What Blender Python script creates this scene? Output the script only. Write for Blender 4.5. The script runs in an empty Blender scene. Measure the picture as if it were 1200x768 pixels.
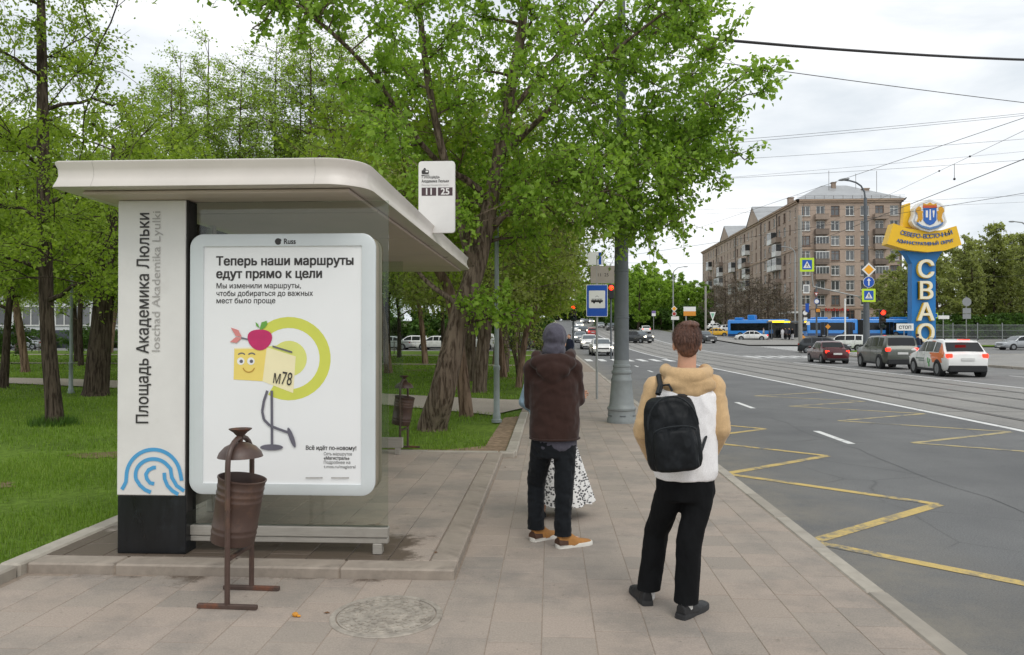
import bpy, bmesh, math, random
import numpy as np
from mathutils import Vector, Matrix, noise as mnoise, Euler
R = math.radians
scene = bpy.context.scene
COL = scene.collection
rnd = random.Random(7)

# ------------------------------------------------------------------ camera
FPX, CAMH, YAW, PITCH = 870.0, 1.68, R(2.961), R(0.593)
cam_d = bpy.data.cameras.new("camera")
cam_d.sensor_width = 36.0
cam_d.lens = 36.0 * FPX / 1200.0
cam_d.clip_start = 0.05
cam_d.clip_end = 4000.0
cam = bpy.data.objects.new("camera", cam_d)
COL.objects.link(cam)
cam.location = (0, 0, CAMH)
cam.rotation_euler = (R(90) + PITCH, 0, YAW)
scene.camera = cam
CAMR = cam.rotation_euler.to_matrix()

def P(px, py, Y):
    """point of the place at distance Y down the street seen at photo pixel px, py"""
    d = CAMR @ Vector(((px - 600) / FPX, (384 - py) / FPX, -1.0))
    t = Y / d.y
    return Vector((d.x * t, Y, CAMH + d.z * t))

def proj(v):
    c = CAMR.transposed() @ (Vector(v) - Vector((0, 0, CAMH)))
    return 600 + FPX * c.x / -c.z, 384 - FPX * c.y / -c.z

def XA(px, Y):
    return P(px, 393, Y).x

def ZA(py, Y, px=645):
    return P(px, py, Y).z

# ------------------------------------------------------------------ light
SUN_EL, SUN_AZ = R(52), R(150)          # high soft sun behind the cloud, from the right and behind the camera
world = bpy.data.worlds.new("World")
scene.world = world
world.use_nodes = True
nt = world.node_tree
nt.nodes.clear()
out = nt.nodes.new("ShaderNodeOutputWorld")
bg = nt.nodes.new("ShaderNodeBackground")
bg.inputs["Strength"].default_value = 0.089
sky = nt.nodes.new("ShaderNodeTexSky")
sky.sky_type = 'NISHITA'
sky.sun_disc = False
sky.sun_elevation = SUN_EL
sky.sun_rotation = SUN_AZ
sky.air_density = 1.0
sky.dust_density = 2.0
tc = nt.nodes.new("ShaderNodeTexCoord")
mp = nt.nodes.new("ShaderNodeMapping")
mp.inputs["Scale"].default_value = (1.0, 1.0, 3.2)
mp.inputs["Rotation"].default_value = (R(8), R(-14), 0)
nz = nt.nodes.new("ShaderNodeTexNoise")
nz.inputs["Scale"].default_value = 2.3
nz.inputs["Detail"].default_value = 7
nz.inputs["Roughness"].default_value = 0.55
nz.inputs["Distortion"].default_value = 0.35
rp = nt.nodes.new("ShaderNodeValToRGB")
rp.color_ramp.elements[0].position = 0.38
rp.color_ramp.elements[0].color = (0.64, 0.69, 0.735, 1)
rp.color_ramp.elements[1].position = 0.60
rp.color_ramp.elements[1].color = (0.98, 0.99, 0.995, 1)
sc10 = nt.nodes.new("ShaderNodeVectorMath")
sc10.operation = 'SCALE'
sc10.inputs[3].default_value = 9.8
mx = nt.nodes.new("ShaderNodeMix")
mx.data_type = 'RGBA'
mx.inputs[0].default_value = 0.93
nt.links.new(tc.outputs["Generated"], mp.inputs["Vector"])
nt.links.new(mp.outputs[0], nz.inputs["Vector"])
nt.links.new(nz.outputs[0], rp.inputs[0])
nt.links.new(rp.outputs[0], sc10.inputs[0])
nt.links.new(sky.outputs[0], mx.inputs[6])
nt.links.new(sc10.outputs[0], mx.inputs[7])
nt.links.new(mx.outputs[2], bg.inputs["Color"])
nt.links.new(bg.outputs[0], out.inputs[0])

sun_d = bpy.data.lights.new("sun", 'SUN')
sun_d.energy = 0.85
sun_d.angle = R(30)
sun_d.color = (1.0, 0.965, 0.91)
sun = bpy.data.objects.new("sun", sun_d)
COL.objects.link(sun)
sdir = Vector((math.sin(SUN_AZ) * math.cos(SUN_EL), math.cos(SUN_AZ) * math.cos(SUN_EL), math.sin(SUN_EL)))
sun.rotation_euler = sdir.to_track_quat('Z', 'Y').to_euler()
sun.location = (0, 0, 60)

scene.view_settings.view_transform = 'Standard'
scene.view_settings.look = 'None'
scene.view_settings.exposure = 0.50
scene.view_settings.gamma = 1.0
scene.cycles.max_bounces = 8
scene.cycles.transparent_max_bounces = 12
scene.cycles.use_denoising = True

# ------------------------------------------------------------------ materials
def C(h):
    h = h.lstrip('#')
    r = [int(h[i:i + 2], 16) / 255 for i in (0, 2, 4)]
    return tuple((c / 12.92 if c <= .04045 else ((c + .055) / 1.055) ** 2.4) for c in r)

def new_mat(name):
    m = bpy.data.materials.new(name)
    m.use_nodes = True
    n = m.node_tree
    b = n.nodes["Principled BSDF"]
    return m, n, b

def N(n, kind, **kw):
    x = n.nodes.new(kind)
    for k, v in kw.items():
        if k.startswith('i_'):
            x.inputs[k[2:].replace('_', ' ')].default_value = v
        else:
            setattr(x, k, v)
    return x

def mixc(n, fac, a, b, blend='MIX'):
    m = n.nodes.new("ShaderNodeMix")
    m.data_type = 'RGBA'
    m.blend_type = blend
    for s, v in ((0, fac), (6, a), (7, b)):
        if hasattr(v, 'is_linked') or hasattr(v, 'links'):
            n.links.new(v, m.inputs[s])
        elif s == 0:
            m.inputs[s].default_value = v
        else:
            m.inputs[s].default_value = (*v[:3], 1)
    return m.outputs[2]

def ramp(n, src, p0, p1, c0=(0, 0, 0), c1=(1, 1, 1)):
    r = n.nodes.new("ShaderNodeValToRGB")
    r.color_ramp.elements[0].position = p0
    r.color_ramp.elements[1].position = p1
    r.color_ramp.elements[0].color = (*c0, 1)
    r.color_ramp.elements[1].color = (*c1, 1)
    n.links.new(src, r.inputs[0])
    return r.outputs[0]

def noise_tex(n, scale, detail=4, rough=.55, vec=None, stretch=None, coord='Object'):
    t = n.nodes.new("ShaderNodeTexNoise")
    t.inputs["Scale"].default_value = scale
    t.inputs["Detail"].default_value = detail
    t.inputs["Roughness"].default_value = rough
    if vec is None:
        tcn = n.nodes.new("ShaderNodeTexCoord")
        vec = tcn.outputs[coord]
    if stretch:
        mpn = n.nodes.new("ShaderNodeMapping")
        mpn.inputs["Scale"].default_value = stretch
        n.links.new(vec, mpn.inputs[0])
        vec = mpn.outputs[0]
    n.links.new(vec, t.inputs["Vector"])
    return t.outputs[0]

def bump(n, b, src, strength, dist=.01):
    bp = n.nodes.new("ShaderNodeBump")
    bp.inputs["Strength"].default_value = strength
    bp.inputs["Distance"].default_value = dist
    n.links.new(src, bp.inputs["Height"])
    n.links.new(bp.outputs[0], b.inputs["Normal"])

MATS = {}
def pm(name, col, rough=.6, metal=0., var=.18, vs=6., bm=.15, bs=60., coat=0., dirt=None, dirt_amt=.5, stretch=None, rvar=.12, emit=None, es=0., spec=None):
    """general procedural paint / stone / cloth: base colour broken up by two noises, fine bump, roughness wear"""
    if name in MATS:
        return MATS[name]
    m, n, b = new_mat(name)
    c = C(col) if isinstance(col, str) else col
    t1 = noise_tex(n, vs, 5, .6, stretch=stretch)
    lo = tuple(x * (1 - var) for x in c)
    hi = tuple(min(1, x * (1 + var)) for x in c)
    o = ramp(n, t1, .3, .7, lo, hi)
    if dirt:
        t2 = noise_tex(n, vs * .37, 8, .7)
        f = ramp(n, t2, .52, .72, (0, 0, 0), (dirt_amt,) * 3)
        o = mixc(n, f, o, C(dirt))
    n.links.new(o, b.inputs["Base Color"])
    t3 = noise_tex(n, bs, 3, .6, stretch=stretch)
    rr = ramp(n, t1, .25, .75, (max(0, rough - rvar),) * 3, (min(1, rough + rvar),) * 3)
    n.links.new(rr, b.inputs["Roughness"])
    b.inputs["Metallic"].default_value = metal
    b.inputs["Coat Weight"].default_value = coat
    if spec is not None:
        b.inputs["Specular IOR Level"].default_value = spec
    b.inputs["Coat Roughness"].default_value = .08
    if bm:
        bump(n, b, t3, bm, .004)
    if emit:
        b.inputs["Emission Color"].default_value = (*C(emit), 1)
        b.inputs["Emission Strength"].default_value = es
    MATS[name] = m
    return m

def glass_mat(name, tint=(.86, .9, .87), refl=1.0):
    m = bpy.data.materials.new(name)
    m.use_nodes = True
    n = m.node_tree
    n.nodes.clear()
    o = n.nodes.new("ShaderNodeOutputMaterial")
    tr = n.nodes.new("ShaderNodeBsdfTransparent")
    tr.inputs[0].default_value = (*tint, 1)
    gl = n.nodes.new("ShaderNodeBsdfGlossy")
    gl.inputs["Roughness"].default_value = .04
    fr = n.nodes.new("ShaderNodeFresnel")
    fr.inputs[0].default_value = 1.45
    ms = n.nodes.new("ShaderNodeMixShader")
    n.links.new(fr.outputs[0], ms.inputs[0])
    n.links.new(tr.outputs[0], ms.inputs[1])
    n.links.new(gl.outputs[0], ms.inputs[2])
    n.links.new(ms.outputs[0], o.inputs[0])
    return m

# ------------------------------------------------------------------ mesh helpers
class MB:
    def __init__(s):
        s.v, s.f, s.m = [], [], []

    def add(s, vs, fs, mi=0):
        o = len(s.v)
        s.v += [tuple(v) for v in vs]
        s.f += [tuple(i + o for i in f) for f in fs]
        s.m += [mi] * len(fs)
        return s

    def xf(s, M, start=0):
        for i in range(start, len(s.v)):
            s.v[i] = tuple(M @ Vector(s.v[i]))
        return s

    def box(s, x0, x1, y0, y1, z0, z1, mi=0):
        vs = [(x, y, z) for x in (x0, x1) for y in (y0, y1) for z in (z0, z1)]
        return s.add(vs, [(0, 1, 3, 2), (4, 6, 7, 5), (0, 4, 5, 1), (2, 3, 7, 6), (0, 2, 6, 4), (1, 5, 7, 3)], mi)

    def cbox(s, x0, x1, y0, y1, z0, z1, c=.01, mi=0):
        """box with chamfered edges"""
        cx, cy, cz = (x0 + x1) / 2, (y0 + y1) / 2, (z0 + z1) / 2
        hx, hy, hz = abs(x1 - x0) / 2, abs(y1 - y0) / 2, abs(z1 - z0) / 2
        c = min(c, hx * .9, hy * .9, hz * .9)
        vs, idx = [], {}
        for sx in (-1, 1):
            for sy in (-1, 1):
                for sz in (-1, 1):
                    for a in range(3):
                        p = [hx - c, hy - c, hz - c]
                        p[a] = (hx, hy, hz)[a]
                        idx[(sx, sy, sz, a)] = len(vs)
                        vs.append((cx + sx * p[0], cy + sy * p[1], cz + sz * p[2]))
        fs = []
        for a in range(3):
            b, d = (a + 1) % 3, (a + 2) % 3
            for sg in (-1, 1):
                q = []
                for (sb, sd) in ((-1, -1), (1, -1), (1, 1), (-1, 1)):
                    k = [0, 0, 0]
                    k[a], k[b], k[d] = sg, sb, sd
                    q.append(idx[(*k, a)])
                fs.append(tuple(q if sg > 0 else q[::-1]))
            for sb in (-1, 1):
                for sd in (-1, 1):
                    k0 = [0, 0, 0]
                    k1 = [0, 0, 0]
                    k0[a], k0[b], k0[d] = -1, sb, sd
                    k1[a], k1[b], k1[d] = 1, sb, sd
                    q = [idx[(*k0, b)], idx[(*k1, b)], idx[(*k1, d)], idx[(*k0, d)]]
                    fs.append(tuple(q if sb * sd < 0 else q[::-1]))
        for sx in (-1, 1):
            for sy in (-1, 1):
                for sz in (-1, 1):
                    q = [idx[(sx, sy, sz, a)] for a in range(3)]
                    fs.append(tuple(q if sx * sy * sz > 0 else q[::-1]))
        return s.add(vs, fs, mi)

    def loft(s, rings, caps=True, closed=True, mi=0):
        n = len(rings[0])
        vs = [p for r in rings for p in r]
        fs = []
        for i in range(len(rings) - 1):
            for j in range(n if closed else n - 1):
                k = (j + 1) % n
                fs.append((i * n + j, i * n + k, (i + 1) * n + k, (i + 1) * n + j))
        if caps and closed:
            fs.append(tuple(range(n))[::-1])
            fs.append(tuple((len(rings) - 1) * n + j for j in range(n)))
        return s.add(vs, fs, mi)

    def tube(s, pts, rad, n=8, mi=0, caps=True, wob=0., seed=0):
        pts = [Vector(p) for p in pts]
        if not hasattr(rad, '__len__'):
            rad = [rad] * len(pts)
        rings = []
        ref = Vector((0.31, 0.17, 0.93))
        u = None
        for i, p in enumerate(pts):
            a = pts[max(0, i - 1)]
            b = pts[min(len(pts) - 1, i + 1)]
            t = (b - a).normalized()
            if u is None:
                u = t.cross(ref)
                if u.length < .05:
                    u = t.cross(Vector((1, 0, 0)))
                u.normalize()
            else:
                u = (u - t * u.dot(t)).normalized()
            w = t.cross(u)
            ring = []
            for j in range(n):
                an = 2 * math.pi * j / n
                d = u * math.cos(an) + w * math.sin(an)
                r = rad[i]
                if wob:
                    q = p * 1.1 + d * .9
                    r *= 1 + wob * mnoise.noise(Vector((q.x * 3 + seed, q.y * 3, q.z * .8))) + wob * .5 * mnoise.noise(Vector((math.cos(an) * 5 + seed, math.sin(an) * 5, p.z * .6)))
                ring.append(p + d * r)
            rings.append(ring)
        return s.loft(rings, caps, True, mi)

    def cyl(s, p0, p1, r0, r1=None, n=16, mi=0, caps=True):
        return s.tube([p0, p1], [r0, r0 if r1 is None else r1], n, mi, caps)

    def lathe(s, prof, n=24, c=(0, 0, 0), mi=0, caps=True):
        rings = [[(c[0] + r * math.cos(2 * math.pi * j / n), c[1] + r * math.sin(2 * math.pi * j / n), c[2] + z) for j in range(n)] for r, z in prof]
        return s.loft(rings, caps, True, mi)

    def prism(s, poly, o, u, v, t, mi=0):
        """polygon poly (2-D) in the plane o + a*u + b*v, thickened by t along u x v"""
        o, u, v = Vector(o), Vector(u), Vector(v)
        w = u.cross(v).normalized() * t
        n = len(poly)
        fr = [o + u * a + v * b + w for a, b in poly]
        bk = [o + u * a + v * b for a, b in poly]
        fs = [tuple(range(n)), tuple(range(2 * n - 1, n - 1, -1))]
        for i in range(n):
            j = (i + 1) % n
            fs.append((j, i, n + i, n + j))
        return s.add(fr + bk, fs, mi)

    def sphere(s, c, r, nu=12, nv=8, mi=0, M=None):
        rx, ry, rz = r if hasattr(r, '__len__') else (r, r, r)
        vs = [(0, 0, -rz)]
        for i in range(1, nv):
            a = -math.pi / 2 + math.pi * i / nv
            for j in range(nu):
                b = 2 * math.pi * j / nu
                vs.append((rx * math.cos(a) * math.cos(b), ry * math.cos(a) * math.sin(b), rz * math.sin(a)))
        vs.append((0, 0, rz))
        fs = []
        for j in range(nu):
            k = (j + 1) % nu
            fs.append((0, 1 + k, 1 + j))
            for i in range(nv - 2):
                fs.append((1 + i * nu + j, 1 + i * nu + k, 1 + (i + 1) * nu + k, 1 + (i + 1) * nu + j))
            fs.append((len(vs) - 1, 1 + (nv - 2) * nu + j, 1 + (nv - 2) * nu + k))
        c = Vector(c)
        vs = [(M @ Vector(v) if M else Vector(v)) + c for v in vs]
        return s.add(vs, fs, mi)

    def mesh(s, name, mats=None, smooth=True, ang=35):
        me = bpy.data.meshes.new(name)
        me.from_pydata(s.v, [], s.f)
        for m in (mats if isinstance(mats, (list, tuple)) else [mats]):
            if m:
                me.materials.append(m)
        me.polygons.foreach_set("material_index", s.m)
        me.update()
        if smooth:
            me.polygons.foreach_set("use_smooth", [True] * len(s.f))
            me.set_sharp_from_angle(angle=R(ang))
        return me

    def build(s, name, mats, parent=None, smooth=True, ang=35, loc=None, rz=0):
        return obj(name, s.mesh(name, mats, smooth, ang), parent, loc, rz)

def obj(name, me, parent=None, loc=None, rz=0):
    o = bpy.data.objects.new(name, me)
    COL.objects.link(o)
    if parent:
        o.parent = parent
    if loc is not None:
        o.location = loc
    if rz:
        o.rotation_euler = (0, 0, rz)
    return o

def tag(o, label=None, cat=None, group=None, kind=None):
    if label:
        o["label"] = label
    if cat:
        o["category"] = cat
    if group:
        o["group"] = group
    if kind:
        o["kind"] = kind
    return o

def thing(name, label, cat, loc=(0, 0, 0), rz=0, group=None):
    o = bpy.data.objects.new(name, None)
    o.empty_display_size = .2
    COL.objects.link(o)
    o.location = loc
    o.rotation_euler = (0, 0, rz)
    return tag(o, label, cat, group)

def copy_tree(o, label=None, loc=None, rz=None, scale=None, group=None, parent=None, kids=None):
    c = o.copy()
    COL.objects.link(c)
    if parent:
        c.parent = parent
        c.matrix_parent_inverse = o.matrix_parent_inverse.copy()
    if label:
        c["label"] = label
    if group:
        c["group"] = group
    if loc is not None:
        c.location = loc
    if rz is not None:
        c.rotation_euler = (0, 0, rz)
    if scale is not None:
        c.scale = scale if hasattr(scale, '__len__') else (scale,) * 3
    for ch in KIDS.get(o.name, []) if kids is None else kids:
        copy_tree(ch, parent=c)
    return c
KIDS = {}
def index_kids():
    KIDS.clear()
    for o in bpy.data.objects:
        if o.parent:
            KIDS.setdefault(o.parent.name, []).append(o)

def np_mesh(name, V, F, mats, tint=None, smooth=False):
    """V (n,3) float, F (m,k) int: fast mesh with k-gons, optional per-vertex tint attribute"""
    me = bpy.data.meshes.new(name)
    k = F.shape[1]
    me.vertices.add(len(V))
    me.vertices.foreach_set("co", np.ascontiguousarray(V, dtype=np.float32).ravel())
    me.loops.add(F.size)
    me.loops.foreach_set("vertex_index", np.ascontiguousarray(F, dtype=np.int32).ravel())
    me.polygons.add(len(F))
    me.polygons.foreach_set("loop_start", np.arange(0, F.size, k, dtype=np.int32))
    me.polygons.foreach_set("loop_total", np.full(len(F), k, dtype=np.int32))
    me.update(calc_edges=True)
    if tint is not None:
        at = me.attributes.new("tint", 'FLOAT', 'POINT')
        at.data.foreach_set("value", np.ascontiguousarray(tint, dtype=np.float32))
    for m in mats:
        me.materials.append(m)
    if smooth:
        me.polygons.foreach_set("use_smooth", [True] * len(F))
    return me

def glyph_loops(txt, size, align, space, line):
    """outline loops of a line of type"""
    cu = bpy.data.curves.new("type", 'FONT')
    cu.body = txt
    cu.size = size
    cu.align_x = align
    cu.space_character = space
    cu.space_line = line
    cu.resolution_u = 4
    cu.fill_mode = 'NONE'
    t = bpy.data.objects.new("type", cu)
    COL.objects.link(t)
    bpy.context.view_layer.update()
    me = bpy.data.meshes.new_from_object(t.evaluated_get(bpy.context.evaluated_depsgraph_get()))
    co = [(v.co.x, v.co.y) for v in me.vertices]
    nb = {}
    for e in me.edges:
        a, b = e.vertices
        nb.setdefault(a, []).append(b)
        nb.setdefault(b, []).append(a)
    bpy.data.objects.remove(t)
    bpy.data.curves.remove(cu)
    bpy.data.meshes.remove(me)
    loops, seen = [], set()
    for s in sorted(nb):
        if s in seen:
            continue
        lp, prev, cur = [], None, s
        while cur not in seen:
            seen.add(cur)
            lp.append(co[cur])
            nx = [k for k in nb[cur] if k != prev and k not in seen]
            if not nx:
                break
            prev, cur = cur, nx[0]
        if len(lp) > 2:
            loops.append(lp)
    return loops

def fill_bands(loops, tol):
    """non-zero winding fill of a glyph as stacked trapezoids"""
    ys = sorted({round(p[1] / tol) * tol for l in loops for p in l})
    lim = (ys[-1] - ys[0]) / 9 + 1e-9
    yy = [ys[0]]
    for y in ys[1:]:
        k = int((y - yy[-1]) / lim) + 1 if y - yy[-1] > lim else 1
        b0 = yy[-1]
        yy += [b0 + (y - b0) * (q + 1) / k for q in range(k)]
    eds = []
    for l in loops:
        for a, b in zip(l, l[1:] + l[:1]):
            ay, by = round(a[1] / tol) * tol, round(b[1] / tol) * tol
            if abs(ay - by) > tol * .5:
                eds.append((a[0], ay, b[0], by))
    quads = []
    for y0, y1 in zip(yy[:-1], yy[1:]):
        ym = (y0 + y1) / 2
        hit = []
        for ax, ay, bx, by in eds:
            if min(ay, by) < ym < max(ay, by):
                fx = lambda y: ax + (bx - ax) * (y - ay) / (by - ay)
                hit.append((fx(ym), fx(y0), fx(y1), 1 if by > ay else -1))
        hit.sort()
        w = 0
        for a, b in zip(hit[:-1], hit[1:]):
            w += a[3]
            if w:
                quads.append(((a[1], y0), (b[1], y0), (b[2], y1), (a[2], y1)))
    return quads

def lettering(txt, size, mat, parent, loc, rot=(R(90), 0, 0), name="lettering", depth=.002, align='LEFT', sx=1.0, bold=0., space=1.0, width=None, line=1.0):
    """raised flat print"""
    loops = glyph_loops(txt, size, align, space, line)
    if width:
        xs = [p[0] for l in loops for p in l]
        k = width / (max(xs) - min(xs))
        x0 = min(xs) if align == 'LEFT' else 0
        loops = [[((x - x0) * k, y) for x, y in l] for l in loops]
    groups = []                                   # loops whose x spans overlap belong to one glyph
    for l in sorted(loops, key=lambda l: min(p[0] for p in l)):
        a, b = min(p[0] for p in l), max(p[0] for p in l)
        if groups and a < groups[-1][1]:
            groups[-1][0].append(l)
            groups[-1][1] = max(groups[-1][1], b)
        else:
            groups.append([[l], b])
    m = MB()
    eps = min(.0002, depth * .1)
    shifts = [(0, 0)] if not bold else [(-bold, -bold * .7), (bold, -bold * .7), (-bold, bold * .7), (bold, bold * .7)]
    for g, _ in groups:
        q = fill_bands(g, size * .004)
        for n, (dx, dy) in enumerate(shifts):
            z = depth + eps * n
            for t in q:
                m.add([(x + dx, y + dy, z) for x, y in t], [(0, 1, 2, 3)])
            if depth > .004:
                for l in g:
                    k = len(l)
                    m.add([(x + dx, y + dy, z) for x, y in l] + [(x + dx, y + dy, -depth) for x, y in l], [(j, (j + 1) % k, k + (j + 1) % k, k + j) for j in range(k)])
    o = m.build(name, mat, parent, smooth=False, loc=loc)
    o.rotation_euler = rot
    o.scale = (sx, 1, 1)
    return o

def rrect(x0, x1, y0, y1, r, n=6):
    p = []
    for cx, cy, a0 in ((x1 - r, y1 - r, 0), (x0 + r, y1 - r, 90), (x0 + r, y0 + r, 180), (x1 - r, y0 + r, 270)):
        for i in range(n + 1):
            a = R(a0 + 90 * i / n)
            p.append((cx + r * math.cos(a), cy + r * math.sin(a)))
    return p

def circle(cx, cy, r, n=32, a0=0, a1=360):
    full = abs(a1 - a0) >= 360
    return [(cx + r * math.cos(R(a0 + (a1 - a0) * i / (n if full else n - 1))), cy + r * math.sin(R(a0 + (a1 - a0) * i / (n if full else n - 1)))) for i in range(n)]

def arc_band(cx, cy, r0, r1, a0, a1, n=20):
    return circle(cx, cy, r1, n, a0, a1 if abs(a1 - a0) < 359.9 else a0 + 359.9) + circle(cx, cy, r0, n, a0, a1 if abs(a1 - a0) < 359.9 else a0 + 359.9)[::-1]

# ================================================================== THE SETTING
def gz(y):
    """height of the street: level near the camera, climbing gently from 55 m on"""
    y = min(y, 330)
    if y < 55:
        return 0.
    if y < 110:
        return .034 / 110 * (y - 55) ** 2
    return .034 * 27.5 + .034 * (y - 110)

def G(px, py, dz=0.):
    """point on the ground (dz above street level) seen at photo pixel px, py"""
    lo, hi = 2.0, 600.
    for _ in range(60):
        mid = (lo + hi) / 2
        if P(px, py, mid).z > gz(mid) + dz:
            lo = mid
        else:
            hi = mid
    p = P(px, py, lo)
    return Vector((p.x, p.y, gz(p.y) + dz))

def ysteps(y0, y1):
    ys = [y0]
    y = y0
    while y < y1 - 1e-6:
        y = min(y1, y + (6 if y < 55 else 5 if y < 130 else 15))
        ys.append(y)
    return ys

def sheet(name, x0, x1, y0, y1, dz, mat, parent=None, kind='structure', nx=1):
    ys = ysteps(y0, y1)
    vs, fs = [], []
    for y in ys:
        for i in range(nx + 1):
            vs.append((x0 + (x1 - x0) * i / nx, y, gz(y) + dz))
    for j in range(len(ys) - 1):
        for i in range(nx):
            a = j * (nx + 1) + i
            fs.append((a, a + 1, a + nx + 2, a + nx + 1))
    o = MB().add(vs, fs).build(name, mat, parent, smooth=False)
    if not parent:
        o["kind"] = kind
    return o

def strip(name, line, w, dz, mat, parent=None):
    """flat ribbon along a ground line; w one width or one per point"""
    pts = [Vector((p[0], p[1], 0)) for p in line]
    rings = []
    for i, p in enumerate(pts):
        d = (pts[min(i + 1, len(pts) - 1)] - pts[max(i - 1, 0)]).normalized()
        nrm = Vector((d.y, -d.x, 0))
        ww = w[i] if hasattr(w, '__len__') else w
        a, b = p - nrm * ww / 2, p + nrm * ww / 2
        rings.append([(a.x, a.y, gz(a.y) + dz), (b.x, b.y, gz(b.y) + dz)])
    m = MB().loft(rings, False, False)
    o = m.build(name, mat, parent, smooth=False)
    if not parent:
        o["kind"] = 'structure'
    return o

# ---- materials of the setting
def asphalt(name, base, dark, light, bmp=.5, gutter=None):
    m, n, b = new_mat(name)
    big = noise_tex(n, .35, 6, .65)
    col = ramp(n, big, .32, .68, dark, light)
    streak = noise_tex(n, 1.0, 4, .6, stretch=(2.2, .05, 1))
    f = ramp(n, streak, .45, .75, (0, 0, 0), (.55,) * 3)
    col = mixc(n, f, col, base)
    grain = noise_tex(n, 75, 4, .85)
    g = ramp(n, grain, .32, .70, (.5,) * 3, (1.5,) * 3)
    col = mixc(n, 1.0, col, g, 'MULTIPLY')
    wv = n.nodes.new("ShaderNodeTexVoronoi")
    wv.feature = 'DISTANCE_TO_EDGE'
    wv.inputs["Scale"].default_value = .55
    tcv = n.nodes.new("ShaderNodeTexCoord")
    wob = n.nodes.new("ShaderNodeTexNoise")
    wob.inputs["Scale"].default_value = 1.4
    wob.inputs["Detail"].default_value = 6
    n.links.new(tcv.outputs["Object"], wob.inputs["Vector"])
    n.links.new(mixc(n, .12, tcv.outputs["Object"], wob.outputs["Color"], 'ADD'), wv.inputs["Vector"])
    ck = ramp(n, wv.outputs[0], .0, .009, (1,) * 3, (0,) * 3)
    ckm = noise_tex(n, .33, 3, .5)
    cm_ = n.nodes.new("ShaderNodeMath")
    cm_.operation = 'MULTIPLY'
    n.links.new(ck, cm_.inputs[0])
    n.links.new(ramp(n, ckm, .5, .58, (0,) * 3, (.38,) * 3), cm_.inputs[1])
    col = mixc(n, cm_.outputs[0], col, (.035, .035, .036))
    spots = noise_tex(n, 3.1, 7, .75)
    f2 = ramp(n, spots, .60, .72, (0, 0, 0), (.35,) * 3)
    col = mixc(n, f2, col, tuple(x * .5 for x in base))
    if gutter is not None:                      # sandy dust swept against the kerb
        gp = n.nodes.new("ShaderNodeNewGeometry")
        sx_ = n.nodes.new("ShaderNodeSeparateXYZ")
        n.links.new(gp.outputs["Position"], sx_.inputs[0])
        mr_ = n.nodes.new("ShaderNodeMapRange")
        mr_.inputs[1].default_value = gutter + 1.5
        mr_.inputs[2].default_value = gutter
        n.links.new(sx_.outputs[0], mr_.inputs[0])
        du = noise_tex(n, 1.6, 7, .75)
        mm = n.nodes.new("ShaderNodeMath")
        mm.operation = 'MULTIPLY'
        n.links.new(mr_.outputs[0], mm.inputs[0])
        n.links.new(ramp(n, du, .35, .65, (.1,) * 3, (1.,) * 3), mm.inputs[1])
        col = mixc(n, mm.outputs[0], col, (.225, .205, .17))
    n.links.new(col, b.inputs["Base Color"])
    b.inputs["Roughness"].default_value = .82
    b.inputs["Specular IOR Level"].default_value = .35
    bump(n, b, grain, bmp, .006)
    return m
M_ROAD = asphalt('asphalt', (.142, .143, .143), (.112, .114, .116), (.175, .176, .174), .7, 2.2)
M_TRAM = asphalt('tram_bed_concrete', (.26, .25, .23), (.21, .205, .195), (.30, .288, .265))
M_FAR = asphalt('worn_asphalt', (.19, .189, .183), (.155, .155, .152), (.225, .222, .214))
M_PLAZA = asphalt('light_asphalt', (.27, .26, .24), (.22, .215, .2), (.31, .3, .28))
M_PATH = asphalt('path_paving', (.42, .36, .31), (.37, .315, .27), (.48, .41, .35), .2)

def lawn_mat():
    m, n, b = new_mat('lawn')
    a = noise_tex(n, .5, 7, .7)
    c = ramp(n, a, .3, .72, (.075, .125, .02), (.165, .26, .036))
    f1 = noise_tex(n, 11, 5, .75)
    c = mixc(n, 1.0, c, ramp(n, f1, .25, .75, (.5,) * 3, (1.5,) * 3), 'MULTIPLY')
    d = noise_tex(n, .23, 6, .62)
    f = ramp(n, d, .58, .66, (0, 0, 0), (.85,) * 3)
    c = mixc(n, f, c, (.14, .11, .065))
    n.links.new(c, b.inputs["Base Color"])
    b.inputs["Roughness"].default_value = .95
    b.inputs["Specular IOR Level"].default_value = .1
    bump(n, b, f1, .8, .05)
    return m
M_LAWN = lawn_mat()
M_SOIL = pm('bare_soil', '#8d7a66', .95, var=.35, vs=9, bm=.8, bs=45, dirt='#5e4c3a', dirt_amt=.7, spec=.1)
M_PATCH = pm('trodden_earth', '#75664f', .95, var=.35, vs=7, bm=.8, bs=45, dirt='#4f4a2c', dirt_amt=.9, spec=.1)
M_GRANITE = pm('kerb_stone', '#aaa49a', .8, var=.16, vs=7, bm=.3, bs=120, dirt='#7d766c', dirt_amt=.6)
M_GRANITE_DARK = pm('dark_edging_stone', '#978c80', .75, var=.16, vs=6, bm=.3, bs=120, dirt='#5c564e', dirt_amt=.6)
M_JOINT = pm('joint_sand', '#8d8073', .95, var=.2, vs=30, bm=.3)

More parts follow.
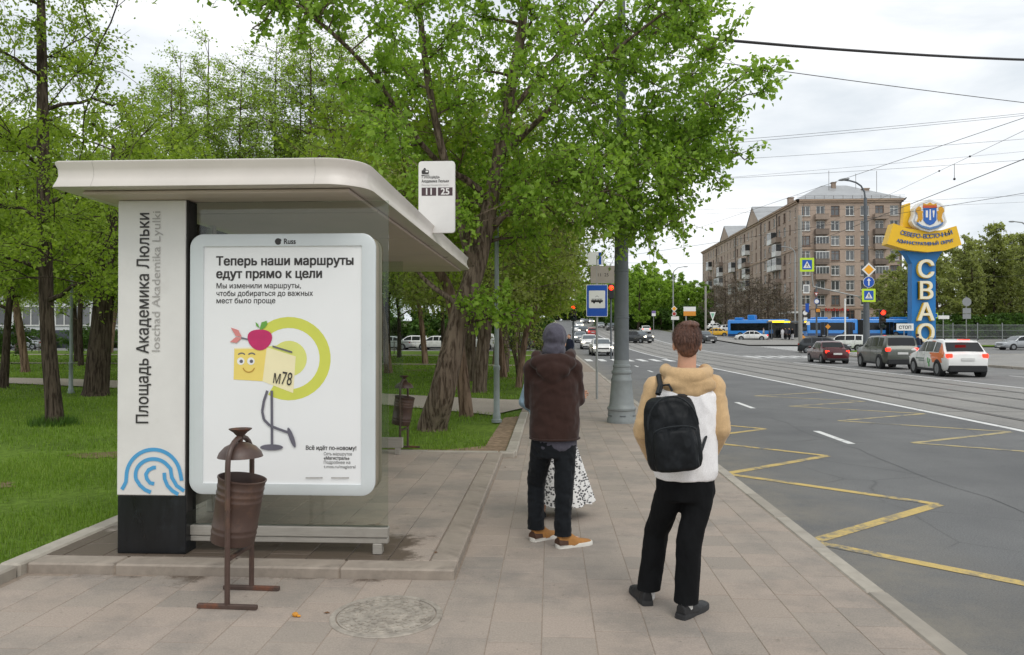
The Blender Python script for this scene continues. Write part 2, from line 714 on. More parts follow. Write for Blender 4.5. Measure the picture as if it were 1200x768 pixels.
def paver_mat(name, per_island):
    m, n, b = new_mat(name)
    if per_island:
        g = n.nodes.new("ShaderNodeNewGeometry")
        r = g.outputs["Random Per Island"]
    else:
        g = n.nodes.new("ShaderNodeObjectInfo")
        r = g.outputs["Random"]
    c = n.nodes.new("ShaderNodeValToRGB")
    cr = c.color_ramp
    cr.elements[0].color = (.27, .235, .20, 1)
    cr.elements[1].color = (.375, .31, .26, 1)
    for p, q in ((.15, (.32, .272, .228)), (.5, (.345, .29, .243)), (.8, (.34, .28, .232))):
        e = cr.elements.new(p)
        e.color = (*q, 1)
    n.links.new(r, c.inputs[0])
    col = c.outputs[0]
    geo = n.nodes.new("ShaderNodeNewGeometry")
    t = noise_tex(n, 1.3, 8, .72, vec=geo.outputs["Position"])
    f = ramp(n, t, .46, .68, (0, 0, 0), (.8,) * 3)
    col = mixc(n, f, col, (.195, .178, .158))
    # dirty wet patch washed out round the shelter foot
    sep = n.nodes.new("ShaderNodeSeparateXYZ")
    n.links.new(geo.outputs["Position"], sep.inputs[0])
    t2 = noise_tex(n, 2.1, 9, .78, vec=geo.outputs["Position"])
    mr = n.nodes.new("ShaderNodeMapRange")
    mr.inputs[1].default_value = 4.55
    mr.inputs[2].default_value = 5.35
    n.links.new(sep.outputs[1], mr.inputs[0])
    mr2 = n.nodes.new("ShaderNodeMapRange")
    mr2.inputs[1].default_value = 6.7
    mr2.inputs[2].default_value = 5.75
    n.links.new(sep.outputs[1], mr2.inputs[0])
    mr3 = n.nodes.new("ShaderNodeMapRange")
    mr3.inputs[1].default_value = -.62
    mr3.inputs[2].default_value = -1.15
    n.links.new(sep.outputs[0], mr3.inputs[0])
    def mul(a, bb):
        q = n.nodes.new("ShaderNodeMath")
        q.operation = 'MULTIPLY'
        for i, z in enumerate((a, bb)):
            if hasattr(z, 'links'):
                n.links.new(z, q.inputs[i])
            else:
                q.inputs[i].default_value = z
        return q.outputs[0]
    region = mul(mul(mr.outputs[0], mr2.outputs[0]), mr3.outputs[0])
    sm = n.nodes.new("ShaderNodeMath")
    sm.operation = 'MULTIPLY_ADD'
    n.links.new(region, sm.inputs[0])
    sm.inputs[1].default_value = .50
    n.links.new(t2, sm.inputs[2])
    stain = ramp(n, sm.outputs[0], .80, .90, (0, 0, 0), (.85,) * 3)
    col = mixc(n, stain, col, (.075, .052, .034))
    gr = noise_tex(n, 85, 4, .85, vec=geo.outputs["Position"])
    col = mixc(n, 1.0, col, ramp(n, gr, .3, .7, (.76,) * 3, (1.24,) * 3), 'MULTIPLY')
    # dry drips and chewing gum specks
    sp = noise_tex(n, 9, 4, .6, vec=geo.outputs["Position"])
    col = mixc(n, ramp(n, sp, .66, .72, (0, 0, 0), (.55,) * 3), col, (.15, .125, .10))
    sp2 = noise_tex(n, 26, 2, .5, vec=geo.outputs["Position"])
    col = mixc(n, ramp(n, sp2, .735, .75, (0, 0, 0), (.6,) * 3), col, (.12, .105, .09))
    n.links.new(col, b.inputs["Base Color"])
    rg = ramp(n, stain, 0, 1, (.78,) * 3, (.5,) * 3)
    n.links.new(rg, b.inputs["Roughness"])
    bump(n, b, gr, .25, .003)
    return m
M_PAVER = paver_mat('paver_concrete', False)
M_PAVER_ALL = paver_mat('paver_concrete_field', True)

# ---- ground, park lawn, paths
MID = pm('rough_ground', (.09, .10, .045), .95, var=.3, vs=.6, bm=.3, bs=20, spec=.1)
sheet('ground', -420, 420, -40, 1400, -.26, MID, nx=12)
LAWN_EDGE = -3.88
m = MB()
def lawn_patch(x0, x1, y0, y1):
    ys = ysteps(y0, y1)
    for a, b in zip(ys[:-1], ys[1:]):
        m.add([(x0, a, gz(a) - .02), (x1, a, gz(a) - .02), (x1, b, gz(b) - .02), (x0, b, gz(b) - .02)], [(0, 1, 2, 3)])
lawn_patch(-60, LAWN_EDGE, -8, 10.2)
lawn_patch(-60, -.64, 10.2, 74)
lawn = m.build('lawn', M_LAWN, smooth=False)
tag(lawn, kind='structure')
soil = MB()
soil.add([(-3.85, 10.32, -.012), (-.66, 10.32, -.012), (-.66, 15.6, -.012), (-.95, 15.2, -.012), (-1.0, 11.35, -.012), (-1.5, 10.95, -.012), (-3.85, 10.8, -.012)], [(0, 1, 5, 6), (1, 2, 3, 4), (1, 4, 5)])
tag(soil.build('soil', M_SOIL, smooth=False), kind='structure')
for cx_, cy_, rx_, ry_ in ((-6.35, 8.0, .34, .22), (-6.2, 10.2, .5, .25)):
    rs_b = random.Random(cx_)
    q_ = [(cx_ + rx_ * (1 + .35 * rs_b.uniform(-1, 1)) * math.cos(a), cy_ + ry_ * (1 + .35 * rs_b.uniform(-1, 1)) * math.sin(a), -.008) for a in [2 * math.pi * i / 18 for i in range(18)]]
    bp_ = MB().add(q_, [tuple(range(18))]).build('bare_patch', M_PATCH, lawn, smooth=False)
strip('park_path', [(-46, 30), (-30, 28.4), (-19, 26.4), (-13, 24.0), (-8, 21.4), (-4, 19.2), (-1.8, 17.9), (-.5, 17.4)], [2.6, 2.6, 2.6, 2.6, 2.5, 2.5, 3.0, 4.0], .012, M_PATH)
strip('park_path', [(-46, 43.5), (-20, 43.0), (-8, 42.6), (-.7, 41)], .85, .012, M_PATH)
strip('park_path', [(-46, 62), (-20, 61.5), (-.7, 61)], 1.3, .012, M_PATH)
sheet('parking_lane', -60, -1.6, 74, 82, -.03, M_FAR)

# ---- carriageways
road = sheet('road', 2.2, 9.02, -20, 420, -.12, M_ROAD)
tram = sheet('tram_bed', 9.02, 15.85, -20, 420, -.118, M_TRAM)
farroad = sheet('far_carriageway', 15.85, 24.6, -20, 420, -.12, M_FAR)
crossroad = sheet('cross_street', 24.6, 190, 68, 112, -.12, M_FAR, nx=4)
plaza = sheet('paved_island', 24.75, 190, -20, 66, .0, M_PLAZA, nx=4)
sheet('grass_verge', 34, 170, 89.5, 93.5, .02, M_LAWN, nx=4)
sheet('far_pavement', 24.6, 190, 93.6, 112.5, .03, M_PLAZA, nx=4)
sheet('far_ground', 25.2, 190, 112.5, 160, .0, M_PLAZA, nx=4)
m = MB()
for k in range(26):
    a, b = 2 * math.pi * k / 26, 2 * math.pi * (k + 1) / 26
    m.add([(33.5, 76, gz(76) + .16), (33.5 + 5.2 * math.cos(a), 76 + 2.2 * math.sin(a), gz(76) - .1), (33.5 + 5.2 * math.cos(b), 76 + 2.2 * math.sin(b), gz(76) - .1)], [(0, 1, 2)])
tag(m.build('grass_island', M_LAWN), kind='structure')

def marking(name, col, wear):
    m, n, b = new_mat(name)
    t = noise_tex(n, 5, 9, .8)
    f = ramp(n, t, wear, wear + .13, (0, 0, 0), (1, 1, 1))
    t2 = noise_tex(n, 1.1, 5, .7)
    mm = n.nodes.new("ShaderNodeMath")
    mm.operation = 'MULTIPLY'
    n.links.new(f, mm.inputs[0])
    n.links.new(ramp(n, t2, .44, .56, (.12,) * 3, (1,) * 3), mm.inputs[1])
    c = mixc(n, mm.outputs[0], col, (.15, .15, .145))
    g = noise_tex(n, 150, 2, .7)
    c = mixc(n, 1.0, c, ramp(n, g, .3, .7, (.8,) * 3, (1.15,) * 3), 'MULTIPLY')
    n.links.new(c, b.inputs["Base Color"])
    b.inputs["Roughness"].default_value = .75
    return m
M_WHITE_LINE = marking('white_road_paint', (.72, .72, .70), .52)
M_YELLOW_LINE = marking('yellow_road_paint', (.58, .42, .13), .43)
M_YELLOW_FAINT = marking('faded_yellow_road_paint', (.46, .37, .17), .42)
RZ = -.1165
def line_on(name, parent, a, b, w, mat, z=RZ):
    a, b = Vector((*a, 0)), Vector((*b, 0))
    d = (b - a).normalized()
    nr = Vector((d.y, -d.x, 0)) * w / 2
    k = max(1, int((b - a).length / 6))
    rings = []
    for i in range(k + 1):
        p = a.lerp(b, i / k)
        rings.append([(p.x - nr.x, p.y - nr.y, gz(p.y - nr.y) + z), (p.x + nr.x, p.y + nr.y, gz(p.y + nr.y) + z)])
    return MB().loft(rings, False, False).build(name, mat, parent, smooth=False)
line_on('edge_line', road, (8.86, -15), (8.86, 50), .17, M_WHITE_LINE)
line_on('edge_line', road, (8.86, 57), (8.5, 400), .17, M_WHITE_LINE)
line_on('edge_line', farroad, (16.05, -15), (16.05, 50), .15, M_WHITE_LINE)
line_on('edge_line', farroad, (16.05, 57), (16.4, 400), .15, M_WHITE_LINE)
y = 6.6
while y < 50:
    if y > 11:
        line_on('lane_dash', road, (4.98, y), (4.98, y + 1.65), .13, M_WHITE_LINE)
    y += 5.98
for y in range(20, 64, 6):
    line_on('lane_dash', farroad, (20.3, y), (20.3, y + 2), .12, M_WHITE_LINE)
def zig(xl, xr, yl0, per, n, mat, z0=RZ):
    pts = []
    for k in range(n):
        pts.append((xl, yl0 + k * per))
        pts.append((xr, yl0 + (k + .48) * per))
    for i, (a, b) in enumerate(zip(pts[:-1], pts[1:])):
        line_on('zigzag_line', road, a, b, .125, mat, z0 + .0006 * (i % 2))
zig(2.27, 4.12, 3.43, 3.18, 5, M_YELLOW_LINE)
zig(6.05, 8.55, 9.55, 3.2, 5, M_YELLOW_FAINT)
for k in range(7):
    line_on('zebra_stripe', road, (2.75 + .95 * k, 51.5), (2.75 + .95 * k, 56), .45, M_WHITE_LINE)
for k in range(8):
    line_on('zebra_stripe', farroad, (16.6 + .98 * k, 60), (16.6 + .98 * k, 64.5), .48, M_WHITE_LINE)
for k in range(16):
    line_on('zebra_stripe', crossroad, (25.4, 71.5 + 1.3 * k), (30.2, 71.5 + 1.3 * k), .55, M_WHITE_LINE)
line_on('stop_line', farroad, (16.2, 57.5), (24.4, 57.5), .4, M_WHITE_LINE)
M_SEAM = pm('tar_seam', '#3a3a3b', .8, var=.3, vs=12)
pts = [(4.78 + .05 * math.sin(y * 1.7) + .04 * rnd.uniform(-1, 1), y) for y in np.arange(2, 17, .5)]
strip('tar_seam', pts, [rnd.uniform(.003, .017) for _ in pts], RZ - .002, M_SEAM, road)
M_RAIL = pm('rail_steel', '#6e6a66', .35, metal=.8, var=.2, vs=3)
M_GROOVE = pm('rail_groove', '#35322f', .8, var=.2, vs=5)
for x in (9.95, 11.47, 13.15, 14.67):
    line_on('tram_rail', tram, (x, -15), (x, 400), .07, M_RAIL, -.112)
    line_on('rail_groove', tram, (x + .065, -15), (x + .065, 400), .05, M_GROOVE, -.1125)
    line_on('rail_groove', tram, (x - .07, -15), (x - .07, 400), .06, M_GROOVE, -.1125)
for y in range(-6, 60, 6):
    line_on('slab_joint', tram, (9.1, y), (15.8, y), .03, M_GROOVE, -.1135)

# ---- kerbs
M_KERB_RND = []
for i, c in enumerate(('#a19a8f', '#979085', '#a8a195')):
    M_KERB_RND.append(pm('kerb_stone_%s' % 'abc'[i], c, .8, var=.14, vs=5 + i, bm=.3, bs=120, dirt='#837b70', dirt_amt=.6))
def kerb(name, x0, x1, y0, y1, ztop, zbot, step=1.0, along='y', cmat=None):
    root = thing(name, None, None, (0, 0, 0))
    root["kind"] = 'structure'
    shared = {}
    k = 0
    y = y0
    while y < y1 - .05:
        L = min(step, y1 - y)
        key = (round(L, 2), k % 3)
        if key not in shared:
            b = MB()
            if along == 'y':
                b.cbox(x0, x1, .004, L - .004, zbot, ztop, .015)
            else:
                b.cbox(.004, L - .004, x0, x1, zbot, ztop, .015)
            shared[key] = b.mesh('kerb_stone', cmat or M_KERB_RND[k % 3], ang=25)
        o = obj('kerb_stone', shared[key], root)
        dz = rnd.uniform(-.004, .004)
        o.location = (0, y, gz(y) + dz) if along == 'y' else (y, 0, dz)
        o.rotation_euler = (0, 0, rnd.uniform(-.003, .003))
        y += L
        k += 1
    return root
kerb('road_kerb', 2.06, 2.2, -6, 42, .006, -.3)
sheet('road_kerb_far', 2.06, 2.2, 42, 400, .006, M_KERB_RND[0])
kerb('lawn_kerb', -3.86, -3.70, -6, 10.2, .085, -.2)
kerb('bed_kerb', -.63, -.47, 10.36, 15.6, .07, -.2)
kerb('bed_kerb_front', 10.2, 10.36, -3.7, -.47, .07, -.2, along='x')
kerb('lawn_kerb_further', -.63, -.47, 19.3, 41, .06, -.2)
kerb('island_kerb', 24.6, 24.76, 8, 66, .02, -.3)
kerb('island_kerb_end', 66.0, 66.16, 24.6, 90, .03, -.3, step=3, along='x')
bpy.data.objects['island_kerb_end'].location.z = gz(66)
for nm in ('grass_edge',):
    pass

# ---- pavement
pav = sheet('pavement', -3.70, 2.06, -6, 10.2, -.0022, M_JOINT)
pav2 = sheet('pavement', -.64, 2.06, 10.2, 60, -.0022, M_JOINT)
PW, PL, JT = .30, .30, .0048
tiles = []
plat = (-3.70, -.66, 5.08, 10.2)        # x0 x1 y0 y1 of the raised shelter platform
ncol = 19
for i in range(ncol):
    xa = 2.05 - (i + 1) * PW
    yy = -1.0 + (0.5 * PL if i % 2 else 0) + .03 * ((i * 7) % 5)
    while yy < 34:
        x0, x1, y0, y1 = xa + JT / 2, xa + PW - JT / 2, yy + JT / 2, yy + PL - JT / 2
        yy += PL
        if y1 > plat[2] and x0 < plat[1] - .005 and y0 < plat[3]:
            if y0 < plat[2] - .06:
                y1 = plat[2] - .004
            elif x1 > plat[1] + .05:
                x0 = plat[1] + .004
            else:
                continue
        if y0 > 10.0 and x0 < -.47:
            if x1 < -.4:
                continue
            x0 = -.464
        if y0 < 1.2:
            continue
        tiles.append((x0, x1, y0, y1))
def seen(t):
    cx, cy = (t[0] + t[1]) / 2, (t[2] + t[3]) / 2
    px = 645 + cx * 870 / cy
    py = 393 + 1462 / cy
    return -40 < px < 1240 and py < 800
vis = [t for t in tiles if seen(t)]
vis.sort(key=lambda t: t[2])
near = vis[:292]
nearset = set(near)
shared = {}
def paver_mesh(w, l):
    key = (round(w, 3), round(l, 3))
    if key not in shared:
        shared[key] = MB().cbox(-w / 2, w / 2, -l / 2, l / 2, -.05, 0, .0022).mesh('paver', M_PAVER, ang=25)
    return shared[key]
for t in near:
    o = obj('paver', paver_mesh(t[1] - t[0], t[3] - t[2]), pav)
    o.location = ((t[0] + t[1]) / 2, (t[2] + t[3]) / 2, rnd.uniform(-.0007, .0009))
    o.rotation_euler = (rnd.uniform(-.0025, .0025), rnd.uniform(-.0025, .0025), rnd.uniform(-.004, .004))
b = MB()
for t in tiles:
    if t not in nearset:
        dz = rnd.uniform(-.0007, .0008)
        b.cbox(t[0], t[1], t[2], t[3], -.05, dz, .0022)
tag(b.build('paver_field', M_PAVER_ALL, pav, ang=25), kind='stuff')
sheet('far_paving', -.47, 2.06, 34.2, 60, -.004, M_PATH, pav2)
sheet('far_paving', -.47, 2.06, 60, 400, -.004, M_PATH)

# ---- raised platform under the shelter
pf = MB().box(plat[0], plat[1] - .01, plat[2] + .01, plat[3], -.1, .058).build('platform', M_JOINT, smooth=False)
tag(pf, kind='structure')
sh2 = {}
def edge_stone(x0, x1, y0, y1):
    key = (round(x1 - x0, 3), round(y1 - y0, 3))
    if key not in sh2:
        sh2[key] = MB().cbox(-(x1 - x0) / 2, (x1 - x0) / 2, -(y1 - y0) / 2, (y1 - y0) / 2, -.12, 0, .012).mesh('edging_stone', M_GRANITE_DARK, ang=25)
    o = obj('edging_stone', sh2[key], pf, ((x0 + x1) / 2, (y0 + y1) / 2, .073 + rnd.uniform(-.002, .002)))
y = plat[2] + .2
while y < plat[3] - .05:
    L = min(.8, plat[3] - y)
    edge_stone(plat[1] - .2, plat[1], y + .003, y + L - .003)
    y += L
x = plat[1]
while x > plat[0] + .05:
    L = min(.8, x - plat[0])
    edge_stone(x - L + .003, x - .003, plat[2], plat[2] + .197)
    x -= L
pt = MB()
i = 0
x = plat[1] - .205
while x > plat[0]:
    x0 = max(plat[0], x - PW)
    y = plat[2] + .205 - (.2 if i % 2 else 0)
    while y < plat[3]:
        y0, y1 = max(y, plat[2] + .205), min(y + PL, plat[3])
        if y1 - y0 > .05:
            pt.cbox(x0 + .002, x - .002, y0 + .002, y1 - .002, .02, .071 + rnd.uniform(-.0015, .0015), .004)
        y += PL
    x -= PW
    i += 1
tag(pt.build('platform_paver', M_PAVER_ALL, pf, ang=25), kind='stuff')

# ---- manhole cover
M_IRON = pm('cast_iron_cover', '#a0988d', .7, metal=.15, var=.3, vs=14, bm=.4, bs=160, dirt='#6d6358', dirt_amt=.6)
mc = G(453, 722)
t = thing('manhole_cover', 'round worn grey iron manhole cover set in the pavement beside the shelter', 'manhole cover', (mc.x, mc.y, 0))
MB().lathe([(.335, -.05), (.335, .004), (.33, .008), (.30, .008), (.297, .002), (.297, -.05)], 48).build('ring', M_IRON, t)
b = MB().lathe([(.29, -.05), (.29, .005), (.285, .007)], 48)
b.build('lid', M_IRON, t)
b = MB()
rr = random.Random(3)
for ring_r, cnt in ((.05, 6), (.095, 12), (.14, 18), (.185, 24), (.23, 30), (.265, 36)):
    for k in range(cnt):
        a = 2 * math.pi * k / cnt + ring_r * 9
        if rr.random() < .1:
            continue
        d = Vector((math.cos(a), math.sin(a), 0))
        e = Vector((-d.y, d.x, 0))
        c0 = d * ring_r
        w, h = .015, .012
        q = [c0 + d * h + e * w, c0 - d * h + e * w, c0 - d * h - e * w, c0 + d * h - e * w]
        b.add([(p.x, p.y, .0115) for p in q] + [(p.x * 1.0, p.y, .005) for p in q], [(0, 1, 2, 3), (0, 4, 5, 1), (1, 5, 6, 2), (2, 6, 7, 3), (3, 7, 4, 0)])
tag(b.build('tread', M_IRON, t), kind='stuff')
M_ORANGE = pm('orange_peel', '#c98a2a', .6, var=.25, vs=40)
op = G(346, 723)
pm_ = MB().sphere((0, 0, .014), (.02, .016, .014), 8, 6)
pm_.sphere((.024, -.006, .008), (.012, .01, .007), 7, 5)
tag(pm_.build('orange_peel', M_ORANGE, loc=(op.x, op.y, 0)), 'small orange scrap of peel lying on the pavement in front of the bin', 'litter')
M_LEAF_DRY = pm('dry_leaf', '#6d4a2c', .9, var=.3, vs=30)
for k, (px, py, lab) in enumerate(((383, 719, 'dry brown leaf beside the rim of the manhole cover'), (511, 660, 'dark dry leaf near the corner of the shelter platform'), (592, 548, 'brown leaf on the pavement beside the flower bed kerb'))):
    q = G(px, py)
    b = MB()
    b.add([(-.022, 0, .003), (0, -.010, .006), (.022, .002, .002), (.001, .011, .008)], [(0, 1, 3), (1, 2, 3)])
    z0 = .075 if k == 1 else .0
    tag(b.build('fallen_leaf', M_LEAF_DRY, loc=(q.x, q.y, z0), rz=k * 1.1), lab, 'leaf')

# ================================================================== BUS SHELTER
M_WHITE = pm('white_enamel', '#dedcd8', .38, var=.05, vs=3, bm=.03, bs=30, dirt='#b3aca2', dirt_amt=.35)
M_ROOF = pm('roof_fascia_paint', '#d3ccc4', .35, var=.06, vs=2.2, bm=.04, bs=25, dirt='#aaa196', dirt_amt=.45)
M_SOFFIT = pm('soffit_panel', '#c6b9ae', .6, var=.05, vs=2, bm=.05, bs=40, dirt='#a89c90', dirt_amt=.35)
M_ALU = pm('satin_aluminium', '#a9a59d', .4, metal=.35, var=.1, vs=6, bm=.08, bs=120, stretch=(1, 1, 14), dirt='#7d776d', dirt_amt=.5)
M_DARKGAP = pm('dark_gap', '#2c2a28', .9, var=.1, bm=0)
M_GLASS = glass_mat('clear_glass', (.90, .935, .90))
GY = 5.43                      # plane of the end pane
gx1 = P(455, 400, GY).x
gx0 = P(219, 400, GY).x
shelter = thing('bus_shelter', 'bus shelter with flat white overhanging roof and glass end wall beside the lawn', 'bus shelter', (-2.3, 8.2, .073))
O = Vector((-2.3, 8.2, .073))
def SH(b, name, mat, **k):
    b.xf(Matrix.Translation(-O))
    return b.build(name, mat, shelter, **k)
# roof: rounded-corner outline carried through an ogee edge profile
RX0, RX1, RY0, RY1 = P(57, 200, 4.95).x, P(552, 300, 11.75).x + .0, 4.95, 11.75
ZB, ZT = ZA(216.5, 4.95, 300), ZA(184.5, 4.95, 300)
def outline(ins, z, r=.30):
    """street-side corners well rounded, lawn-side corners almost square"""
    q = []
    for rr_, cx_, cy_, a0 in ((r, RX1 - r, RY1 - r, 0), (.06, RX0 + .06, RY1 - .06, 90), (.06, RX0 + .06, RY0 + .06, 180), (r, RX1 - r, RY0 + r, 270)):
        k = max(.004, rr_ - ins)
        dx, dy = (cx_ - (RX0 + RX1) / 2), (cy_ - (RY0 + RY1) / 2)
        ox = math.copysign(max(0, ins - rr_ + .004), -dx)
        oy = math.copysign(max(0, ins - rr_ + .004), -dy)
        for i in range(11):
            a_ = R(a0 + 9 * i)
            q.append((cx_ + ox + k * math.cos(a_), cy_ + oy + k * math.sin(a_), z))
    return q
H_ = ZT - ZB
prof = [(.06, ZB + .004), (.0, ZB), (.002, ZB + .012), (.022, ZB + .05 * 1), (.034, ZB + H_ * .45), (.030, ZB + H_ * .7), (.014, ZB + H_ * .88), (.012, ZB + H_ * .95), (.025, ZT - .002), (.06, ZT), (.30, ZT + .004), (.9, ZT + .008)]
b = MB().loft([outline(i, z) for i, z in prof])
SH(b, 'roof', M_ROOF, ang=50)
# lighter joints in the fascia
for x in (RX0 + .30, RX0 + 1.86):
    b = MB().loft([[(x, RY0 + i - .0012, z), (x + .0022, RY0 + i - .0012, z)] for i, z in prof[1:9]], False, False)
    SH(b, 'fascia_seam', M_ALU, smooth=False)
edges = [RY0 + .14, 5.97, 7.57, 9.17, 10.75, RY1 - .14]
for a, c in zip(edges[:-1], edges[1:]):
    b = MB().cbox(RX0 + .14, RX1 - .14, a + .014, c - .014, ZB - .026, ZB + .0, .008)
    SH(b, 'soffit_panel', M_SOFFIT, ang=25)
# end wall: glass pane, clamped in posts, low rail on a foot
FZ = .071
b = MB().box(gx0, gx1, GY, GY + .010, ZA(617, GY, 400), ZB - .03)
SH(b, 'end_pane', M_GLASS, smooth=False)
rz0, rz1 = ZA(636, GY, 400), ZA(617, GY, 400)
b = MB().cbox(gx0, gx1 + .004, GY - .03, GY + .045, rz0 + .045, rz1, .006)
b.cbox(gx0, gx1 + .004, GY - .022, GY + .037, rz0, rz0 + .043, .006)
SH(b, 'bottom_rail', M_ALU, ang=25)
fx = P(443, 640, GY).x
b = MB().cbox(fx - .035, fx + .035, GY - .03, GY + .04, FZ, rz0 + .002, .005)
SH(b, 'foot', M_ALU, ang=25)
b = MB().cbox(gx0 - .015, gx0 + .03, GY - .05, GY + .06, FZ, ZB - .02, .006)
SH(b, 'post', M_ALU, ang=25)
# second end wall at the far end, half as wide
FY = 9.95
fx1 = XA(472, FY)
b = MB().box(-3.05, fx1, FY, FY + .010, .30, ZB - .03)
SH(b, 'end_pane', M_GLASS, smooth=False)
b = MB().cbox(-3.05, fx1 + .004, FY - .03, FY + .04, .16, .30, .006)
SH(b, 'bottom_rail', M_ALU, ang=25)
b = MB().cbox(fx1 - .10, fx1 - .03, FY - .03, FY + .04, FZ, .162, .005)
SH(b, 'foot', M_ALU, ang=25)
# rear wall of glass panes between posts
ys = [5.55, 6.65, 7.75, 8.85, 9.9]
for i, y in enumerate(ys):
    b = MB().cbox(-3.13, -3.07, y - .03, y + .03, FZ, ZB - .02, .006)
    SH(b, 'post', M_ALU, ang=25)
    if i < 4:
        b = MB().box(-3.105, -3.095, y + .035, ys[i + 1] - .035, .30, ZB - .05)
        SH(b, 'rear_pane', M_GLASS, smooth=False)
        b = MB().cbox(-3.125, -3.075, y + .032, ys[i + 1] - .032, .20, .298, .005)
        SH(b, 'bottom_rail', M_ALU, ang=25)
# bench inside
M_WOOD = pm('bench_slat_wood', '#8a6a48', .55, var=.25, vs=5, bm=.2, bs=30, stretch=(8, .6, 8))
bench = thing('bench', 'slatted wooden bench inside the bus shelter against its glass rear wall', 'bench', (-2.8, 7.6, .073))
for k in range(4):
    MB().cbox(-.2 + k * .1, -.11 + k * .1, -1.4, 1.4, .40, .435, .006).build('slat', M_WOOD, bench, ang=25)
for y in (-1.1, 1.1):
    MB().cbox(-.18, .18, y - .03, y + .03, 0, .398, .006).build('leg', M_ALU, bench, ang=25)

# ---- stop totem at the corner
M_INK = pm('black_print', '#33302f', .5, var=.05, bm=0)
M_GREYINK = pm('grey_print', '#a9a6a2', .5, var=.25, vs=40, bm=0)
M_BLUEINK = pm('blue_print', '#4f9fd0', .45, var=.05, bm=0)
M_BLACKGLOSS = pm('black_plinth', '#0c0f13', .33, var=.3, vs=9, bm=.05, bs=20, dirt='#343a40', dirt_amt=.5, stretch=(1, 1, .2))
SY = 5.33
sx0, sx1 = P(138.5, 240, SY).x, P(217, 400, SY).x
sx1b = P(220, 640, SY).x
pz = ZA(581, SY, 180)
totem = thing('stop_totem', 'tall white totem with black plinth carrying the stop name sideways', 'stop totem', ((sx0 + sx1) / 2, SY, .071))
cx = (sx0 + sx1) / 2
hw = (sx1 - sx0) / 2
b = MB().cbox(-hw, hw, 0, .16, pz - .071, ZB - .10, .006)
b.build('panel', M_WHITE, totem, ang=25)
b = MB().cbox(-hw + .004, hw + .010, .003, .165, 0, pz - .073, .006)
b.build('plinth', M_BLACKGLOSS, totem, ang=25)
b = MB().cbox(hw - .012, hw + .014, .01, .15, 0.3, ZB - .102, .004)
b.build('side_strip', M_DARKGAP, totem, ang=25)
def tp(px, py):
    q = P(px, py, SY)
    return (q.x - cx, q.z - .071)
a = tp(174, 496)
c = tp(174, 250)
lettering('Площадь Академика Люльки', .128, M_INK, totem, (a[0], -.003, a[1]), (R(90), R(-90), 0), width=c[1] - a[1], bold=.0012)
a = tp(187.5, 412)
c = tp(187.5, 248)
lettering('loschad Akademika Lyulki', .088, M_GREYINK, totem, (a[0], -.003, a[1]), (R(90), R(-90), 0), width=c[1] - a[1])
# blue wave emblem of concentric strokes
def stroke(path, w):
    n = len(path)
    L, Rr = [], []
    for i, p in enumerate(path):
        a_, b_ = Vector(path[max(0, i - 1)]), Vector(path[min(n - 1, i + 1)])
        d = (b_ - a_).normalized()
        L.append((p[0] - d.y * w / 2, p[1] + d.x * w / 2))
        Rr.append((p[0] + d.y * w / 2, p[1] - d.x * w / 2))
    m_ = MB()
    for i in range(n - 1):
        q = [L[i], L[i + 1], Rr[i + 1], Rr[i]]
        m_.add([(x, -.004, z) for x, z in q], [(3, 2, 1, 0)])
    return m_
ex, ez = tp(180, 561)
s = .49 / 78            # metres per photo pixel here
wv = MB()
for path in (
    [(-38, -13), (-36, -10), (-33, -4)] + [(32.5 * math.cos(R(t)), 2 + 32 * math.sin(R(t))) for t in range(172, 8, -6)] + [(33, 3), (34, -2)],
    [(-3, -16), (-10, -13), (-16, -8)] + [(21.5 * math.cos(R(t)), 4 + 19 * math.sin(R(t))) for t in range(196, 30, -7)] + [(20.5, 12), (22, 2), (28, -8), (37, -14)],
    [(1, -6), (-4, -5), (-8, 0), (-9, 5), (-6, 10), (0, 13), (3, 13)],
    [(13, 7), (13.5, 0), (17, -8), (23, -14), (30, -18)],
):
    wv_ = stroke([(ex + x * s, ez + z * s) for x, z in path], 4.4 * s)
    wv.add(wv_.v, wv_.f)
wv.build('wave_emblem', M_BLUEINK, totem, smooth=False)

# ---- lit poster box hung on the end pane
M_FRAME = pm('poster_frame_paint', '#ced4d5', .35, var=.04, vs=3, bm=.02, coat=.3)
M_BOXSIDE = pm('poster_box_side', '#a89d8c', .45, metal=.3, var=.08, vs=4, bm=.05)
M_PAPER = pm('poster_paper', '#eceded', .45, var=.015, vs=2, bm=.02, bs=8)
LY = 5.30
lx0, lx1 = P(222, 400, LY).x, P(439.5, 400, LY).x
lz0, lz1 = ZA(580.5, LY, 330), ZA(274, LY, 330)
lcx = (lx0 + lx1) / 2
box = thing('poster_box', 'pale blue framed advertising box with a white poster on the shelter end wall', 'poster box', (lcx, LY, lz0))
W, Hh = lx1 - lx0, lz1 - lz0
def slab(poly, y, t, mat, name, parent, ang=35):
    """outline (x,z) facing -y, front face at y, thickness t backwards"""
    o = MB().prism(poly, (0, y + t, 0), (1, 0, 0), (0, 0, 1), t).build(name, mat, parent, ang=ang)
    return o
o_ = rrect(-W / 2, W / 2, 0, Hh, .10, 8)
o1 = rrect(-W / 2 + .012, W / 2 - .012, .012, Hh - .012, .09, 8)
px0, px1 = P(238, 400, LY).x - lcx, P(424, 400, LY).x - lcx
pz0, pz1 = ZA(567.5, LY, 330) - lz0, ZA(288.5, LY, 330) - lz0
oin = rrect(px0, px1, pz0, pz1, .004, 8)
fr = MB()
fr.loft([[(x, .03, z) for x, z in o_], [(x, .006, z) for x, z in o_], [(x, .0, z) for x, z in o1], [(x, .0, z) for x, z in oin], [(x, .014, z) for x, z in oin]], False)
for f in range(len(fr.f)):
    fr.f[f] = fr.f[f][::-1]
fr.build('frame', M_FRAME, box, ang=30)
